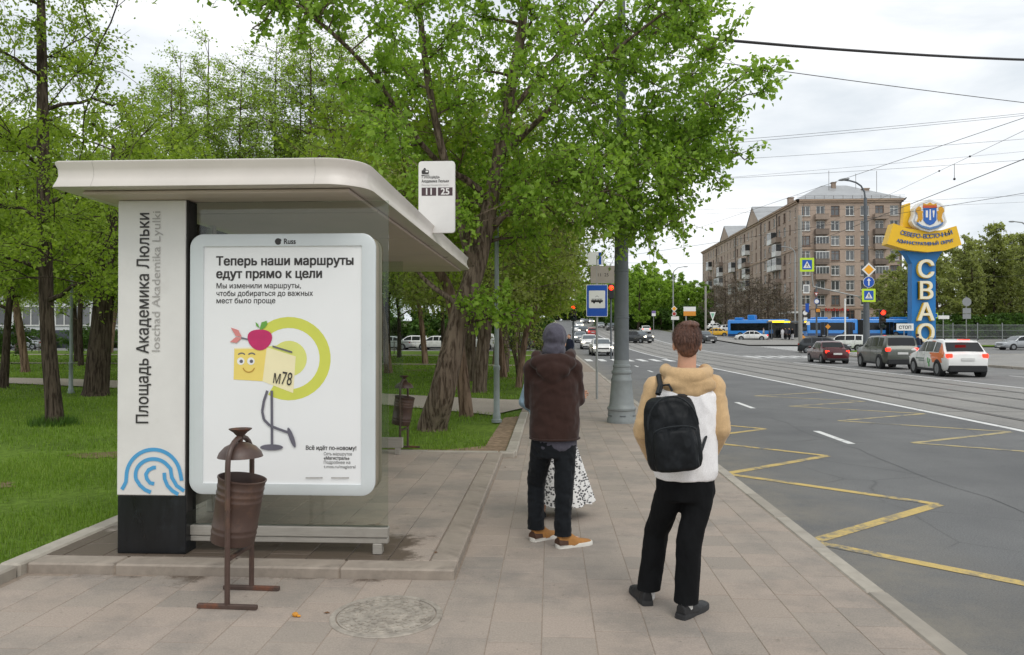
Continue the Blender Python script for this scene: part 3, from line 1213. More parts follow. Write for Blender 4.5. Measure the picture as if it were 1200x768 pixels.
ob = rrect(-W / 2 + .006, W / 2 - .002, .004, Hh - .004, .10, 8)
slab(ob, .028, .20, M_BOXSIDE, 'housing', box, 40)
poster = slab(rrect(px0 - .01, px1 + .01, pz0 - .01, pz1 + .01, .004, 3), .012, .012, M_PAPER, 'poster', box)
def pp(px, py):
    q = P(px, py, LY)
    return (q.x - lcx, q.z - lz0)
def ptext(txt, px0_, py, px1_, h, mat, bold=0., yd=.0115):
    a, c = pp(px0_, py), pp(px1_, py)
    return lettering(txt, h, mat, poster, (a[0], yd - .0012, a[1]), width=c[0] - a[0], bold=bold, depth=.0005)
ptext('Теперь наши маршруты', 253, 311, 413.5, .090, M_INK, .0027)
ptext('едут прямо к цели', 253, 326, 376.5, .090, M_INK, .0027)
ptext('Мы изменили маршруты,', 253, 338, 352, .054, M_INK, .0005)
ptext('чтобы добираться до важных', 253, 347, 366, .054, M_INK, .0005)
ptext('мест было проще', 253, 355.5, 322, .054, M_INK, .0005)
ptext('Всё идёт по-новому!', 358, 527.5, 417, .042, M_INK, .0008)
ptext('Сеть маршрутов', 379, 534, 412, .032, M_INK)
ptext('«Магистраль»', 379, 539, 409, .032, M_INK, .0006)
ptext('Подробнее на', 379, 544, 410, .032, M_INK)
ptext('t.mos.ru/magistral', 379, 549, 416, .032, M_INK)
a = pp(333, 286)
c = pp(346.5, 286)
lettering('Russ', .055, M_INK, box, (a[0], -.0012, a[1]), width=c[0] - a[0], bold=.0012, depth=.0006)
a = pp(326, 283.2)
q = MB()
q.prism([(a[0] + x, a[1] + z) for x, z in circle(0, 0, .024, 20, 60, 330)] , (0, -.0012, 0), (1, 0, 0), (0, 0, 1), .001)
q.prism([(a[0] + x, a[1] + z) for x, z in circle(.012, .008, .012, 12)], (0, -.0014, 0), (1, 0, 0), (0, 0, 1), .001)
q.build('maker_mark', M_INK, box, smooth=False)
# picture: rings of a target, a yellow parcel with route number, an apple with an arrow, a lamp-like leg
M_LIME = pm('lime_print', '#d2d65a', .5, var=.03, bm=0)
M_LIME2 = pm('lime_print_light', '#dcdf7c', .5, var=.03, bm=0)
M_YBOX = pm('yellow_print', '#f0d873', .5, var=.03, bm=0)
M_YBOX2 = pm('pale_yellow_print', '#f3e9bd', .5, var=.03, bm=0)
M_APPLE = pm('crimson_print', '#c22c66', .5, var=.08, vs=12, bm=0)
M_LEAFP = pm('leaf_print', '#69a446', .5, var=.05, bm=0)
M_PINK = pm('pink_print', '#d98a86', .5, var=.05, bm=0)
M_LEGP = pm('slate_print', '#66646f', .5, var=.1, bm=0)
M_SHADOWP = pm('pale_grey_print', '#d9d9dc', .5, var=.03, bm=0)
layer = [.0117]
def pflat(poly, mat, name, px_units=True):
    pts_ = [pp(*p) for p in poly] if px_units else poly
    layer[0] -= .00035
    b_ = MB()
    n_ = len(pts_)
    b_.add([(x, layer[0], z) for x, z in pts_], [tuple(range(n_))])
    o_ = b_.build(name, mat, poster, smooth=False)
    me_ = o_.data
    if me_.polygons[0].normal.y > 0:
        me_.flip_normals()
    return o_
def band(cx_, cy_, r0, r1, a0, a1, mat, name, n=28):
    layer[0] -= .00035
    b_ = MB()
    for i in range(n):
        t0, t1 = R(a0 + (a1 - a0) * i / n), R(a0 + (a1 - a0) * (i + 1) / n)
        q_ = [pp(cx_ + r * math.cos(t), cy_ - r * math.sin(t)) for r, t in ((r0, t0), (r1, t0), (r1, t1), (r0, t1))]
        b_.add([(x, layer[0], z) for x, z in q_], [(0, 1, 2, 3)])
    return b_.build(name, mat, poster, smooth=False)
band(338, 420.5, 36, 49, -120, 150, M_LIME, 'target_ring')
band(338, 420.5, 0.01, 21, 0, 360, M_LIME2, 'target_centre')
pflat([(331, 404), (341, 404), (341, 410), (300, 424), (300, 408)], M_LIME2, 'target_beam')
pflat([(311, 407), (346, 418), (343, 461), (306.5, 447)], M_YBOX2, 'parcel_side')
pflat([(274, 408), (312, 407), (307, 447), (273, 445)], M_YBOX, 'parcel_front')
pflat([(274, 408), (311.5, 407), (312, 408.5), (275, 409.5)], M_YBOX2, 'parcel_lid')
for ex_ in (281.5, 293.5):
    pflat([(ex_ + x, 423.5 + y) for x, y in circle(0, 0, 4.4, 16)], M_PAPER, 'eye')
    pflat([(ex_ + .6 + x, 423.7 + y) for x, y in circle(0, 0, 2.1, 12)], M_LEGP, 'pupil')
    band(ex_ + 1, 419, 4.3, 5.7, 40, 140, M_LEGP, 'brow', 8)
band(291, 429.5, 6.2, 7.5, 195, 345, pm('amber_print', '#c59a3c', .5, bm=0), 'smile', 10)
a, c = pp(319.5, 449), pp(341, 453)
lettering('м78', .135, M_INK, poster, (a[0], layer[0] - .002, a[1]), (R(90), R(8), 0), width=c[0] - a[0], depth=.0005)
pflat([(289.5 + 14.5 * math.cos(t) * (1 if True else 1) + 14.5, 397 + 12.3 * math.sin(t) - 1.6 * math.cos(2 * t)) for t in [2 * math.pi * i / 24 for i in range(24)]], M_APPLE, 'apple')
pflat([(304, 385), (306, 378), (312, 376), (313, 380), (310, 384), (305, 387)], M_LEAFP, 'apple_leaf')
pflat([(304, 385), (302, 380), (299, 377.5), (300, 382)], M_LEAFP, 'apple_leaf')
pflat([(282, 395), (290, 397), (290, 398.6), (282, 397)], M_LEGP, 'arrow_shaft')
pflat([(319, 405), (342, 412), (342, 414), (319, 407)], M_LEGP, 'arrow_shaft')
pflat([(270, 384), (279, 387), (283, 395), (276, 394)], M_PINK, 'arrow_feather')
pflat([(283, 396), (277, 402), (269, 401), (276, 395)], M_PINK, 'arrow_feather')
pflat([(316.6, 458), (319.6, 458), (320, 522), (317, 522)], M_LEGP, 'figure_leg')
lp = [(313, 458), (309, 470), (307, 482), (309, 492), (316, 499), (326, 503), (340, 508)]
b = MB()
for i in range(len(lp) - 1):
    (x0, y0), (x1, y1) = lp[i], lp[i + 1]
    d = Vector((x1 - x0, y1 - y0)).normalized() * 1.5
    qd = [pp(x0 - d.y, y0 + d.x), pp(x1 - d.y, y1 + d.x), pp(x1 + d.y, y1 - d.x), pp(x0 + d.y, y0 - d.x)]
    b.add([(x, layer[0] - .0006, z) for x, z in qd], [(0, 1, 2, 3)])
b.build('figure_leg', M_LEGP, poster, smooth=False)
layer[0] -= .001
pflat([(318 + 13.5 * math.cos(t), 524.5 + 3.6 * math.sin(t)) for t in [2 * math.pi * i / 20 for i in range(20)]], M_LEGP, 'figure_foot')
pflat([(341.5 + 2.8 * math.cos(t) * math.cos(.35) - 12.5 * math.sin(t) * math.sin(-.35), 513 + 12.5 * math.sin(t) * math.cos(.35) + 2.8 * math.cos(t) * math.sin(-.35)) for t in [2 * math.pi * i / 20 for i in range(20)]], M_LEGP, 'figure_foot')
for k, (x0, x1) in enumerate(((256, 262), (268, 285), (358, 378), (388, 409))):
    pflat([(x0, 559.5), (x1, 559.5), (x1, 561), (x0, 561)], M_PINK if k < 2 else M_GREYINK, 'small_print')

# ---- route number sign standing on the roof edge
RSY = 8.1
rx0, rx1 = P(490.5, 200, RSY).x, P(533, 200, RSY).x
rzt, rzb = ZA(189, RSY, 512), ZB - .02
rs = thing('route_sign', 'white tram route sign with numbers 11 and 25 above the shelter roof edge', 'route sign', ((rx0 + rx1) / 2, RSY, ZT))
hw = (rx1 - rx0) / 2
zb_, zt_ = ZA(273, RSY, 512) - ZT, rzt - ZT
slab(rrect(-hw, hw, zb_, zt_, .035, 6), 0, .05, M_WHITE, 'plate', rs)
b = MB().cbox(-hw - .08, -hw + .05, .01, .04, .02, .09, .006)
b.cbox(-hw + .02, -hw + .06, .052, .09, -.02, zt_ - .3, .006)
b.build('bracket', M_ALU, rs, ang=25)
for k, num in enumerate(('11', '25')):
    xa, xb = -hw + .035 + k * (hw - .02), -hw + .035 + (k + 1) * (hw - .02) - .02
    z0, z1 = ZA(229.5, RSY, 512) - ZT, ZA(220, RSY, 512) - ZT
    slab([(xa, z0), (xb, z0), (xb, z1), (xa, z1)], -.002, .002, pm('brown_print', '#453236', .5, bm=0), 'number_field', rs)
    lettering(num, .10, M_WHITE, rs, ((xa + xb) / 2, -.0035, z0 + .012), align='CENTER', bold=.0028, depth=.0006)
lettering('Площадь', .045, M_INK, rs, (-hw + .035, -.002, ZA(209, RSY, 512) - ZT), bold=.0005, depth=.0006)
lettering('Академика Люльки', .045, M_INK, rs, (-hw + .035, -.002, ZA(214, RSY, 512) - ZT), bold=.0005, width=.30, depth=.0006)
lettering('Ploschad Akademika Lyulki', .028, M_GREYINK, rs, (-hw + .035, -.002, ZA(218, RSY, 512) - ZT), width=.30, depth=.0006)
zc = ZA(202, RSY, 512) - ZT
b = MB()
def flat_rs(poly):
    b.prism(poly, (0, 0.0, 0), (1, 0, 0), (0, 0, 1), .002)
flat_rs(rrect(-hw + .035, -hw + .115, zc - .02, zc + .025, .012, 3))
flat_rs([(-hw + .05, zc + .028), (-hw + .085, zc + .028), (-hw + .075, zc + .048), (-hw + .062, zc + .048)])
flat_rs([(-hw + .03, zc - .034), (-hw + .12, zc - .034), (-hw + .12, zc - .028), (-hw + .03, zc - .028)])
b.build('tram_symbol', M_INK, rs, smooth=False)
b = MB().prism(rrect(-hw + .078, -hw + .108, zc, zc + .017, .005, 2), (0, -.002, 0), (1, 0, 0), (0, 0, 1), .001)
b.build('tram_window', M_WHITE, rs, smooth=False)

# ================================================================== LITTER BINS
M_BROWN = pm('brown_bin_paint', '#4c3a33', .45, var=.16, vs=9, bm=.12, bs=60, dirt='#7a5a44', dirt_amt=.6)
M_RUST = pm('rusty_steel', '#4a3a33', .65, var=.3, vs=12, bm=.2, bs=60, dirt='#8a4a24', dirt_amt=.85)
def make_bin(label, loc, rz):
    t = thing('litter_bin', label, 'litter bin', loc, rz, 'brown tilting bins at the stop')
    for sx in (-1, 1):
        b = MB().cbox(sx * .17 - .016, sx * .17 + .016, -.19, .19, 0, .028, .004)
        b.build('foot', M_RUST, t, ang=25)
    # hoop: two uprights bent over the top, the lid and ashtray hang from it
    pts = [(-.17, .0, .02), (-.17, 0, .45), (-.17, 0, .86)]
    for k in range(1, 12):
        a = math.pi * (1 - k / 12)
        pts.append((.17 * math.cos(a), 0, .88 + .15 * math.sin(a)))
    pts += [(.17, 0, .86), (.17, 0, .45), (.17, 0, .02)]
    MB().tube(pts, .0165, 10).build('hoop', M_BROWN, t)
    MB().cbox(-.165, .165, -.013, .013, .285, .31, .004).build('crossbar', M_BROWN, t, ang=25)
    prof = [(.150, .918), (.162, .90), (.166, .892), (.158, .897), (.148, .925), (.12, .962), (.07, .99), (.02, 1.0)]
    MB().lathe([(.140, .905), (.128, .935), (.098, .968), (.05, .992), (.012, 1.0)], 28).build('lid', M_BROWN, t)
    MB().lathe([(.015, 1.0), (.02, 1.035), (.045, 1.062), (.068, 1.078), (.072, 1.084), (.066, 1.082), (.04, 1.066), (.005, 1.06)], 24).build('ashtray', M_RUST, t)
    # tilted bucket with rolled beads
    prof = [(.002, .0), (.145, .0), (.15, .008)]
    for z in (.07, .11, .30, .34, .385):
        prof += [(.15 + .02 * z, z - .012), (.1535 + .02 * z, z - .004), (.1535 + .02 * z, z + .004), (.15 + .02 * z, z + .012)]
    prof += [(.163, .435), (.168, .44), (.168, .448), (.160, .45), (.156, .44), (.15, .04), (.003, .03)]
    prof = [(r * .90, z * .92) for r, z in prof]
    BYS = .05
    bk = MB().lathe(prof, 36)
    M = Matrix.Translation((0, BYS, .365)) @ Matrix.Rotation(R(9), 4, 'X') @ Matrix.Rotation(R(0), 4, 'Y')
    bk.xf(M)
    bk.build('bucket', M_BROWN, t, ang=40)
    for sx in (-1, 1):
        b = MB().cyl((sx * .138, 0, .60), (sx * .185, 0, .60), .011, n=8)
        b.build('pivot', M_RUST, t)
    return t
b0 = G(267, 713)
b1 = G(294, 692)
bc = (b0 + b1) / 2
dv = (b1 - b0)
bin1 = make_bin('brown steel litter bin with tilted bucket in front of the poster', (bc.x, bc.y, 0), math.atan2(dv.y, dv.x))
q = G(466, 541)
index_kids()
copy_tree(bin1, 'brown litter bin behind the far end pane of the shelter near the leaning tree', (XA(472, 10.75), 10.85, .0), R(82))

# ================================================================== ORNATE LAMP POLE AND STOP SIGN ON THE PAVEMENT
M_POLE = pm('grey_cast_iron', '#8b9090', .55, metal=.25, var=.12, vs=5, bm=.12, bs=40, dirt='#6b6f70', dirt_amt=.5)
M_POLED = pm('grey_pole_paint', '#6f7477', .6, metal=.2, var=.14, vs=4, bm=.15, bs=30, dirt='#54585b', dirt_amt=.5)
q = G(728.5, 495)
lp = thing('lamp_pole', 'massive grey cast iron lamp pole with ornate flared base on the pavement', 'lamp pole', (q.x, q.y, 0))
MB().lathe([(.285, 0), (.285, .06), (.265, .10), (.262, .23), (.278, .25), (.278, .28), (.25, .31), (.235, .36), (.215, .60), (.20, .78), (.205, .80), (.205, .83), (.185, .86), (.178, .93), (.195, .95), (.195, .985), (.165, 1.01), (.16, 1.06), (.172, 1.07), (.172, 1.10), (.148, 1.12), (.145, 1.2)], 32).build('base', M_POLE, lp)
MB().lathe([(.143, 1.19), (.140, 2.0), (.148, 2.005), (.148, 2.03), (.139, 2.035), (.135, 2.9), (.143, 2.905), (.143, 2.93), (.134, 2.935), (.128, 4.0)], 28).build('shaft', M_POLED, lp)
MB().lathe([(.132, 3.99), (.15, 4.02), (.15, 4.08), (.135, 4.10), (.14, 4.14), (.115, 4.17), (.095, 4.2)], 28).build('collar', M_POLE, lp)
MB().lathe([(.096, 4.19), (.088, 7.0), (.075, 10.2)], 20).build('upper_shaft', M_POLED, lp)
b = MB().tube([(0, 0, 10.1), (.2, 0, 10.9), (.9, 0, 11.3), (2.0, 0, 11.4)], [.06, .055, .05, .045], 10)
b.build('arm', M_POLED, lp)
MB().sphere((2.3, 0, 11.38), (.38, .16, .09), 16, 8).build('lamp_head', M_POLED, lp)
for k in range(6):
    a = 2 * math.pi * (k + .5) / 6
    b = MB().cbox(-.055, .055, -.012, .012, .13, .155, .006)
    b.xf(Matrix.Rotation(a + math.pi / 2, 4, 'Z') @ Matrix.Translation((0, -.262, 0)))
    b.build('relief', M_POLED, lp)

M_SIGNBLUE = pm('sign_blue', '#0d4fb0', .4, var=.06, vs=3, bm=.02)
M_SIGNWHITE = pm('sign_white', '#e6e6e2', .45, var=.04, vs=3, bm=.02)
M_GALV = pm('galvanised_steel', '#9a9c9a', .45, metal=.5, var=.15, vs=9, bm=.08)
M_SIGNBLACK = pm('sign_black', '#1c1c1e', .5, bm=0)
q = G(699.5, 468)
ss = thing('stop_sign', 'blue tram stop sign with white square on a thin steel post', 'stop sign', (q.x, q.y, 0))
SSY = q.y
MB().cyl((0, 0, 0), (0, 0, ZA(300, SSY)), .032, n=10).build('post', M_GALV, ss)
x0, x1 = P(687, 350, SSY).x - q.x, P(712, 350, SSY).x - q.x
z0, z1 = ZA(371.5, SSY), ZA(334, SSY)
slab(rrect(x0, x1, z0, z1, .03, 4), -.05, .012, M_SIGNWHITE, 'plate_border', ss)
slab(rrect(x0 + .015, x1 - .015, z0 + .015, z1 - .015, .022, 4), -.0525, .003, M_SIGNBLUE, 'plate', ss)
sw = (x1 - x0)
wx0, wx1, wz0, wz1 = x0 + sw * .12, x1 - sw * .12, ZA(361.5, SSY), ZA(341, SSY)
slab(rrect(wx0, wx1, wz0, wz1, .02, 4), -.055, .003, M_SIGNWHITE, 'symbol_field', ss)
cxx, cz = (wx0 + wx1) / 2, (wz0 + wz1) / 2
b = MB()
def fl(poly, y=-.0555):
    b.prism(poly, (0, y, 0), (1, 0, 0), (0, 0, 1), .002)
hx = (wx1 - wx0) * .36
fl([(cxx - hx, cz - .075), (cxx + hx * .95, cz - .075), (cxx + hx, cz - .03), (cxx + hx * .96, cz - .02), (cxx - hx, cz - .02)])
fl([(cxx - hx * .95, cz + .0), (cxx + hx * .9, cz + .0), (cxx + hx * .86, cz + .012), (cxx - hx * .92, cz + .012)])
fl(circle(cxx - hx * .5, cz - .08, .028, 12))
fl(circle(cxx + hx * .5, cz - .08, .028, 12), -.0558)
fl([(cxx - .05, cz + .06), (cxx, cz + .10), (cxx + .05, cz + .06), (cxx + .04, cz + .06), (cxx, cz + .09), (cxx - .04, cz + .06)])
for w_ in (-.7, -.25, .2, .65):
    fl([(cxx + hx * w_ - .006, cz - .021), (cxx + hx * w_ + .006, cz - .021), (cxx + hx * w_ + .006, cz + .002), (cxx + hx * w_ - .006, cz + .002)], -.0562)
b.build('tram_symbol', M_SIGNBLACK, ss, smooth=False)
x0, x1 = P(692, 320, SSY).x - q.x, P(721, 320, SSY).x - q.x
z0, z1 = ZA(332.5, SSY), ZA(312, SSY)
M_PLATE = pm('weathered_plate', '#a39a90', .6, var=.1, vs=5, bm=.1)
slab(rrect(x0, x1, z0, z1, .01, 3), -.03, .012, M_PLATE, 'route_plate', ss)
lettering('11  25', .12, M_SIGNBLACK, ss, ((x0 + x1) / 2, -.0315, (z0 + z1) / 2 - .05), align='CENTER', depth=.0008)
x0, x1 = P(689, 320, SSY).x - q.x, P(707, 320, SSY).x - q.x
z0, z1 = ZA(311, SSY), ZA(296, SSY)
slab(rrect(x0, x1, z0, z1, .01, 3), -.028, .012, M_SIGNWHITE, 'small_plate', ss)
slab([(x0 + sw * .5, z0 + .01), (x0 + sw * .62, z0 + .01), (x0 + sw * .62, z1 - .01), (x0 + sw * .5, z1 - .01)], -.0305, .002, M_SIGNBLUE, 'stripe', ss)

# park lamps
M_PARKPOLE = pm('green_grey_lamp_paint', '#8b9492', .5, metal=.15, var=.12, vs=6, bm=.08)
M_LANTERN = pm('opal_lamp_glass', '#c9cfcc', .3, var=.03, bm=0)
def park_lamp(label, loc, h):
    t = thing('park_lamp', label, 'park lamp', loc, 0, 'park lamps')
    MB().lathe([(.10, 0), (.10, .05), (.075, .07), (.075, .16), (.06, .19), (.055, 1.0), (.068, 1.02), (.068, 1.08), (.045, 1.11), (.042, h - .5), (.06, h - .48), (.03, h - .4)], 16).build('post', M_PARKPOLE, t)
    MB().lathe([(.05, h - .42), (.06, h - .38), (.11, h - .14), (.12, h - .12)], 12).build('lantern', M_LANTERN, t)
    MB().lathe([(.15, h - .12), (.14, h - .10), (.05, h - .02), (.015, h + .04), (.01, h + .08)], 14).build('cap', M_PARKPOLE, t)
    return t
q = G(582, 495)
pl = park_lamp('slim grey-green park lamp beside the leaning tree at the bed corner', (q.x, q.y, 0), 4.3)
q = G(83, 461)
index_kids()
copy_tree(pl, 'grey-green park lamp left of the totem between two tree trunks', (q.x, q.y, 0), 0, (1, 1, .83))

# ================================================================== TREES
def leaf_mat(name, cols, trans=.45):
    m = bpy.data.materials.new(name)
    m.use_nodes = True
    n = m.node_tree
    n.nodes.clear()
    o = n.nodes.new("ShaderNodeOutputMaterial")
    at = n.nodes.new("ShaderNodeAttribute")
    at.attribute_name = "tint"
    r = n.nodes.new("ShaderNodeValToRGB")
    cr = r.color_ramp
    cr.elements[0].color = (*cols[0], 1)
    cr.elements[1].color = (*cols[-1], 1)
    for i, c in enumerate(cols[1:-1]):
        e = cr.elements.new((i + 1) / (len(cols) - 1))
        e.color = (*c, 1)
    n.links.new(at.outputs["Fac"], r.inputs[0])
    d = n.nodes.new("ShaderNodeBsdfPrincipled")
    d.inputs["Roughness"].default_value = .5
    d.inputs["Specular IOR Level"].default_value = .3
    n.links.new(r.outputs[0], d.inputs["Base Color"])
    t = n.nodes.new("ShaderNodeBsdfTranslucent")
    mm = mixc(n, 1.0, r.outputs[0], (1.25, 1.3, .6), 'MULTIPLY')
    n.links.new(mm, t.inputs[0])
    ms = n.nodes.new("ShaderNodeMixShader")
    ms.inputs[0].default_value = trans
    n.links.new(d.outputs[0], ms.inputs[1])
    n.links.new(t.outputs[0], ms.inputs[2])
    n.links.new(ms.outputs[0], o.inputs[0])
    return m
M_LF_BRIGHT = leaf_mat('spring_leaf', [(.15, .25, .035), (.225, .36, .05), (.295, .45, .07), (.37, .53, .11)], .5)
M_LF_MID = leaf_mat('park_leaf', [(.165, .24, .034), (.23, .325, .046), (.295, .40, .066), (.37, .47, .11)], .58)
M_LF_OLIVE = leaf_mat('olive_bud_leaf', [(.18, .215, .06), (.24, .29, .075), (.30, .36, .10), (.38, .43, .15)], .45)
M_LF_PALE = leaf_mat('pale_willow_leaf', [(.21, .23, .085), (.27, .30, .105), (.33, .37, .14), (.42, .46, .20)], .5)
M_LF_FRESH = leaf_mat('fresh_bud_leaf', [(.20, .29, .055), (.26, .37, .07), (.33, .45, .09), (.42, .54, .15)], .55)
M_LF_DARK = leaf_mat('dark_green_leaf', [(.05, .10, .02), (.075, .15, .025), (.11, .21, .035)], .35)  # darker green leaf tones for the bushes, shrubs and grass tuft
M_TWIGGY = leaf_mat('brown_twig', [(.13, .105, .085), (.17, .14, .11), (.20, .17, .12)], .2)

def bark_mat(name, c0, c1, sc=9., strength=.9):
    m, n, b = new_mat(name)
    t = noise_tex(n, sc, 8, .7, stretch=(1, 1, .16))
    v = noise_tex(n, sc * 2.2, 5, .6, stretch=(1, 1, .11))
    e = ramp(n, v, .40, .52)
    c = ramp(n, t, .3, .72, c0, c1)
    c = mixc(n, 1.0, c, mixc(n, e, (.45, .42, .4), (1.1, 1.1, 1.1)), 'MULTIPLY')
    moss = noise_tex(n, 1.7, 6, .7)
    c = mixc(n, ramp(n, moss, .56, .75, (0, 0, 0), (.35,) * 3), c, (.10, .11, .06))
    n.links.new(c, b.inputs["Base Color"])
    b.inputs["Roughness"].default_value = .95
    b.inputs["Specular IOR Level"].default_value = .15
    bump(n, b, mixc(n, .5, e, t), strength, .03)
    return m
M_BARK = bark_mat('grey_brown_bark', (.085, .062, .045), (.24, .185, .14))
M_BARK_DARK = bark_mat('dark_bark', (.045, .034, .026), (.12, .092, .07), 12)
M_BARK_RED = bark_mat('reddish_bark', (.12, .078, .052), (.30, .21, .15), 8)

def leaf_mesh(name, segs, mat, rng, size, per, spread, droop=.25, sv=.35, flat=.75):
    """leaves scattered along twig segments: segs (n,2,3)"""
    S = np.asarray(segs, dtype=np.float64)
    n = len(S)
    cnt = rng.poisson(per, n)
    idx = np.repeat(np.arange(n), cnt)
    m = len(idx)
    t = rng.random(m) ** .8
    p = S[idx, 0] * (1 - t)[:, None] + S[idx, 1] * t[:, None] + rng.normal(0, spread, (m, 3))
    d = S[idx, 1] - S[idx, 0]
    d /= np.linalg.norm(d, axis=1)[:, None] + 1e-9
    ax = d * .5 + rng.normal(0, .75, (m, 3))
    ax[:, 2] -= droop
    ax /= np.linalg.norm(ax, axis=1)[:, None]
    nr = rng.normal(0, 1, (m, 3))
    nr[:, 2] += flat * np.sign(rng.random(m) - .15)
    nr -= ax * (nr * ax).sum(1)[:, None]
    nr /= np.linalg.norm(nr, axis=1)[:, None] + 1e-9
    sd = np.cross(ax, nr)
    L = size * (1 + sv * rng.normal(0, 1, m)).clip(.45, 1.9)
    Wd = L * rng.uniform(.30, .42, m)
    fold = Wd * .35
    a = p
    tip = p + ax * L[:, None]
    mid = p + ax * (L * .45)[:, None]
    l = mid + sd * Wd[:, None] + nr * fold[:, None]
    r = mid - sd * Wd[:, None] + nr * fold[:, None]
    V = np.stack([a, l, tip, r], 1).reshape(-1, 3)
    base = np.arange(m) * 4
    F = np.concatenate([np.stack([base, base + 2, base + 1], 1), np.stack([base, base + 3, base + 2], 1)])
    cl = rng.random(n)[idx] * .55 + rng.random(m) * .45
    tint = np.repeat(cl, 4)
    return np_mesh(name, V, F, [mat], tint)

def grow(name, label, cat, loc, trunk, clumps, rng, bark, leaf, leaf_size, per, twigs=10, spread=.05, limb_r=.5, group=None, extra=(), twig_len=.75, droop=.25, trunk_n=14, wob=.12, twig_r=.007, crown_name='crown', min_r=.012, flat=.75):
    """trunk: [(x,y,z,r)...]; extra: further limbs likewise; clumps: [(x,y,z,radius)...] in local space"""
    rs_ = random.Random(int(rng.integers(1 << 30)))
    root = thing(name, label, cat, loc, 0, group)
    tm = MB()
    nodes = []
    def smooth_path(ps, k=4):
        P_ = [Vector(p[:3]) for p in ps]
        r_ = [p[3] for p in ps]
        out_p, out_r = [], []
        for i in range(len(P_) - 1):
            p0, p1, p2, p3 = P_[max(0, i - 1)], P_[i], P_[i + 1], P_[min(len(P_) - 1, i + 2)]
            for j in range(k):
                t = j / k
                out_p.append(.5 * ((2 * p1) + (p2 - p0) * t + (2 * p0 - 5 * p1 + 4 * p2 - p3) * t * t + (3 * p1 - p0 - 3 * p2 + p3) * t ** 3))
                out_r.append(r_[i] * (1 - t) + r_[i + 1] * t)
        out_p.append(P_[-1])
        out_r.append(r_[-1])
        return out_p, out_r
    for k, tr in enumerate([trunk] + list(extra)):
        ps, rr_ = smooth_path(tr)
        tm.tube(ps, rr_, trunk_n if k == 0 else max(8, trunk_n - 4), wob=wob, seed=rs_.uniform(0, 50))
        for p, r in zip(ps, rr_):
            nodes.append((p, r, 0))
    segs = []
    order = sorted(clumps, key=lambda c: min((Vector(c[:3]) - nd[0]).length for nd in nodes))
    for c in order:
        cp, cr = Vector(c[:3]), c[3]
        best, bd = None, 1e9
        for nd in nodes:
            dv_ = cp - nd[0]
            dist = dv_.length
            pen = 0
            if dv_.z < .25 * dist:
                pen += (.25 * dist - dv_.z) * .8
            if nd[1] < min_r * 1.3:
                pen += .8
            if dist + pen < bd:
                bd, best = dist + pen, nd
        a = best[0]
        L = (cp - a).length
        side = Vector((rs_.uniform(-1, 1), rs_.uniform(-1, 1), rs_.uniform(-.1, .8))) * L * .13
        npt = max(4, int(L / .45) + 3)
        ps, rr_ = [], []
        r0 = max(min_r, min(best[1] * limb_r, .012 + .028 * L))
        for i in range(npt):
            t = i / (npt - 1)
            q_ = a.lerp(cp, t) + side * math.sin(math.pi * t) + Vector((rs_.uniform(-1, 1), rs_.uniform(-1, 1), rs_.uniform(-1, 1))) * .035 * L * (0 < i)
            ps.append(q_)
            rr_.append(r0 + (min_r * .8 - r0) * t)
        tm.tube(ps, rr_, 6 if r0 > .03 else 4, caps=False)
        for i in range(1, npt):
            nodes.append((ps[i], rr_[i], 1))
        tip = cr < .34                               # a lone outer spray: leaves strung along the limb itself
        for k in range(6 if tip else max(5, int(twigs * min(1.2, cr / .55)))):
            s0 = ps[rs_.randrange(max(1, npt // (5 if tip else 2)), npt)]
            d_ = Vector((rs_.gauss(0, 1), rs_.gauss(0, 1), rs_.gauss(0, .8)))
            d_.normalize()
            e0 = (s0 if tip else cp) + d_ * cr * rs_.uniform(.4, 1.5)
            mid_ = s0.lerp(e0, .5) + Vector((rs_.uniform(-1, 1), rs_.uniform(-1, 1), rs_.uniform(-.2, 1))) * cr * .18
            e0.z -= droop * cr * .4
            tm.tube([s0, mid_, e0], [twig_r, twig_r * .8, twig_r * .4], 3, caps=False)
            segs.append((s0.lerp(mid_, 1 - twig_len), mid_))
            segs.append((mid_, e0))
    tm.build('trunk', bark, root, ang=60)
    o = obj(crown_name, leaf_mesh(crown_name, segs, leaf, rng, leaf_size, per, spread, droop, flat=flat), root)
    return root

def in_poly(x, y, poly):
    c = False
    j = len(poly) - 1
    for i in range(len(poly)):
        xi, yi = poly[i]
        xj, yj = poly[j]
        if (yi > y) != (yj > y) and x < (xj - xi) * (y - yi) / (yj - yi) + xi:
            c = not c
        j = i
    return c

def crown_points(rs_, n, c, rad, cr, low=-.9, shell=.45):
    """n clump centres spread through an ellipsoid crown"""
    out_ = []
    tries = 0
    while len(out_) < n and tries < 6000:
        tries += 1
        d = Vector((rs_.gauss(0, 1), rs_.gauss(0, 1), rs_.gauss(0, 1))).normalized() * (shell + (1 - shell) * rs_.random() ** .6)
        if d.z < low:
            continue
        p = (c[0] + d.x * rad[0], c[1] + d.y * rad[1], c[2] + d.z * rad[2])
        r = cr * rs_.uniform(.7, 1.3)
        if all((Vector(p) - Vector(q_[:3])).length > .62 * (r + q_[3]) * .75 for q_ in out_):
            out_.append((*p, r))
    return out_

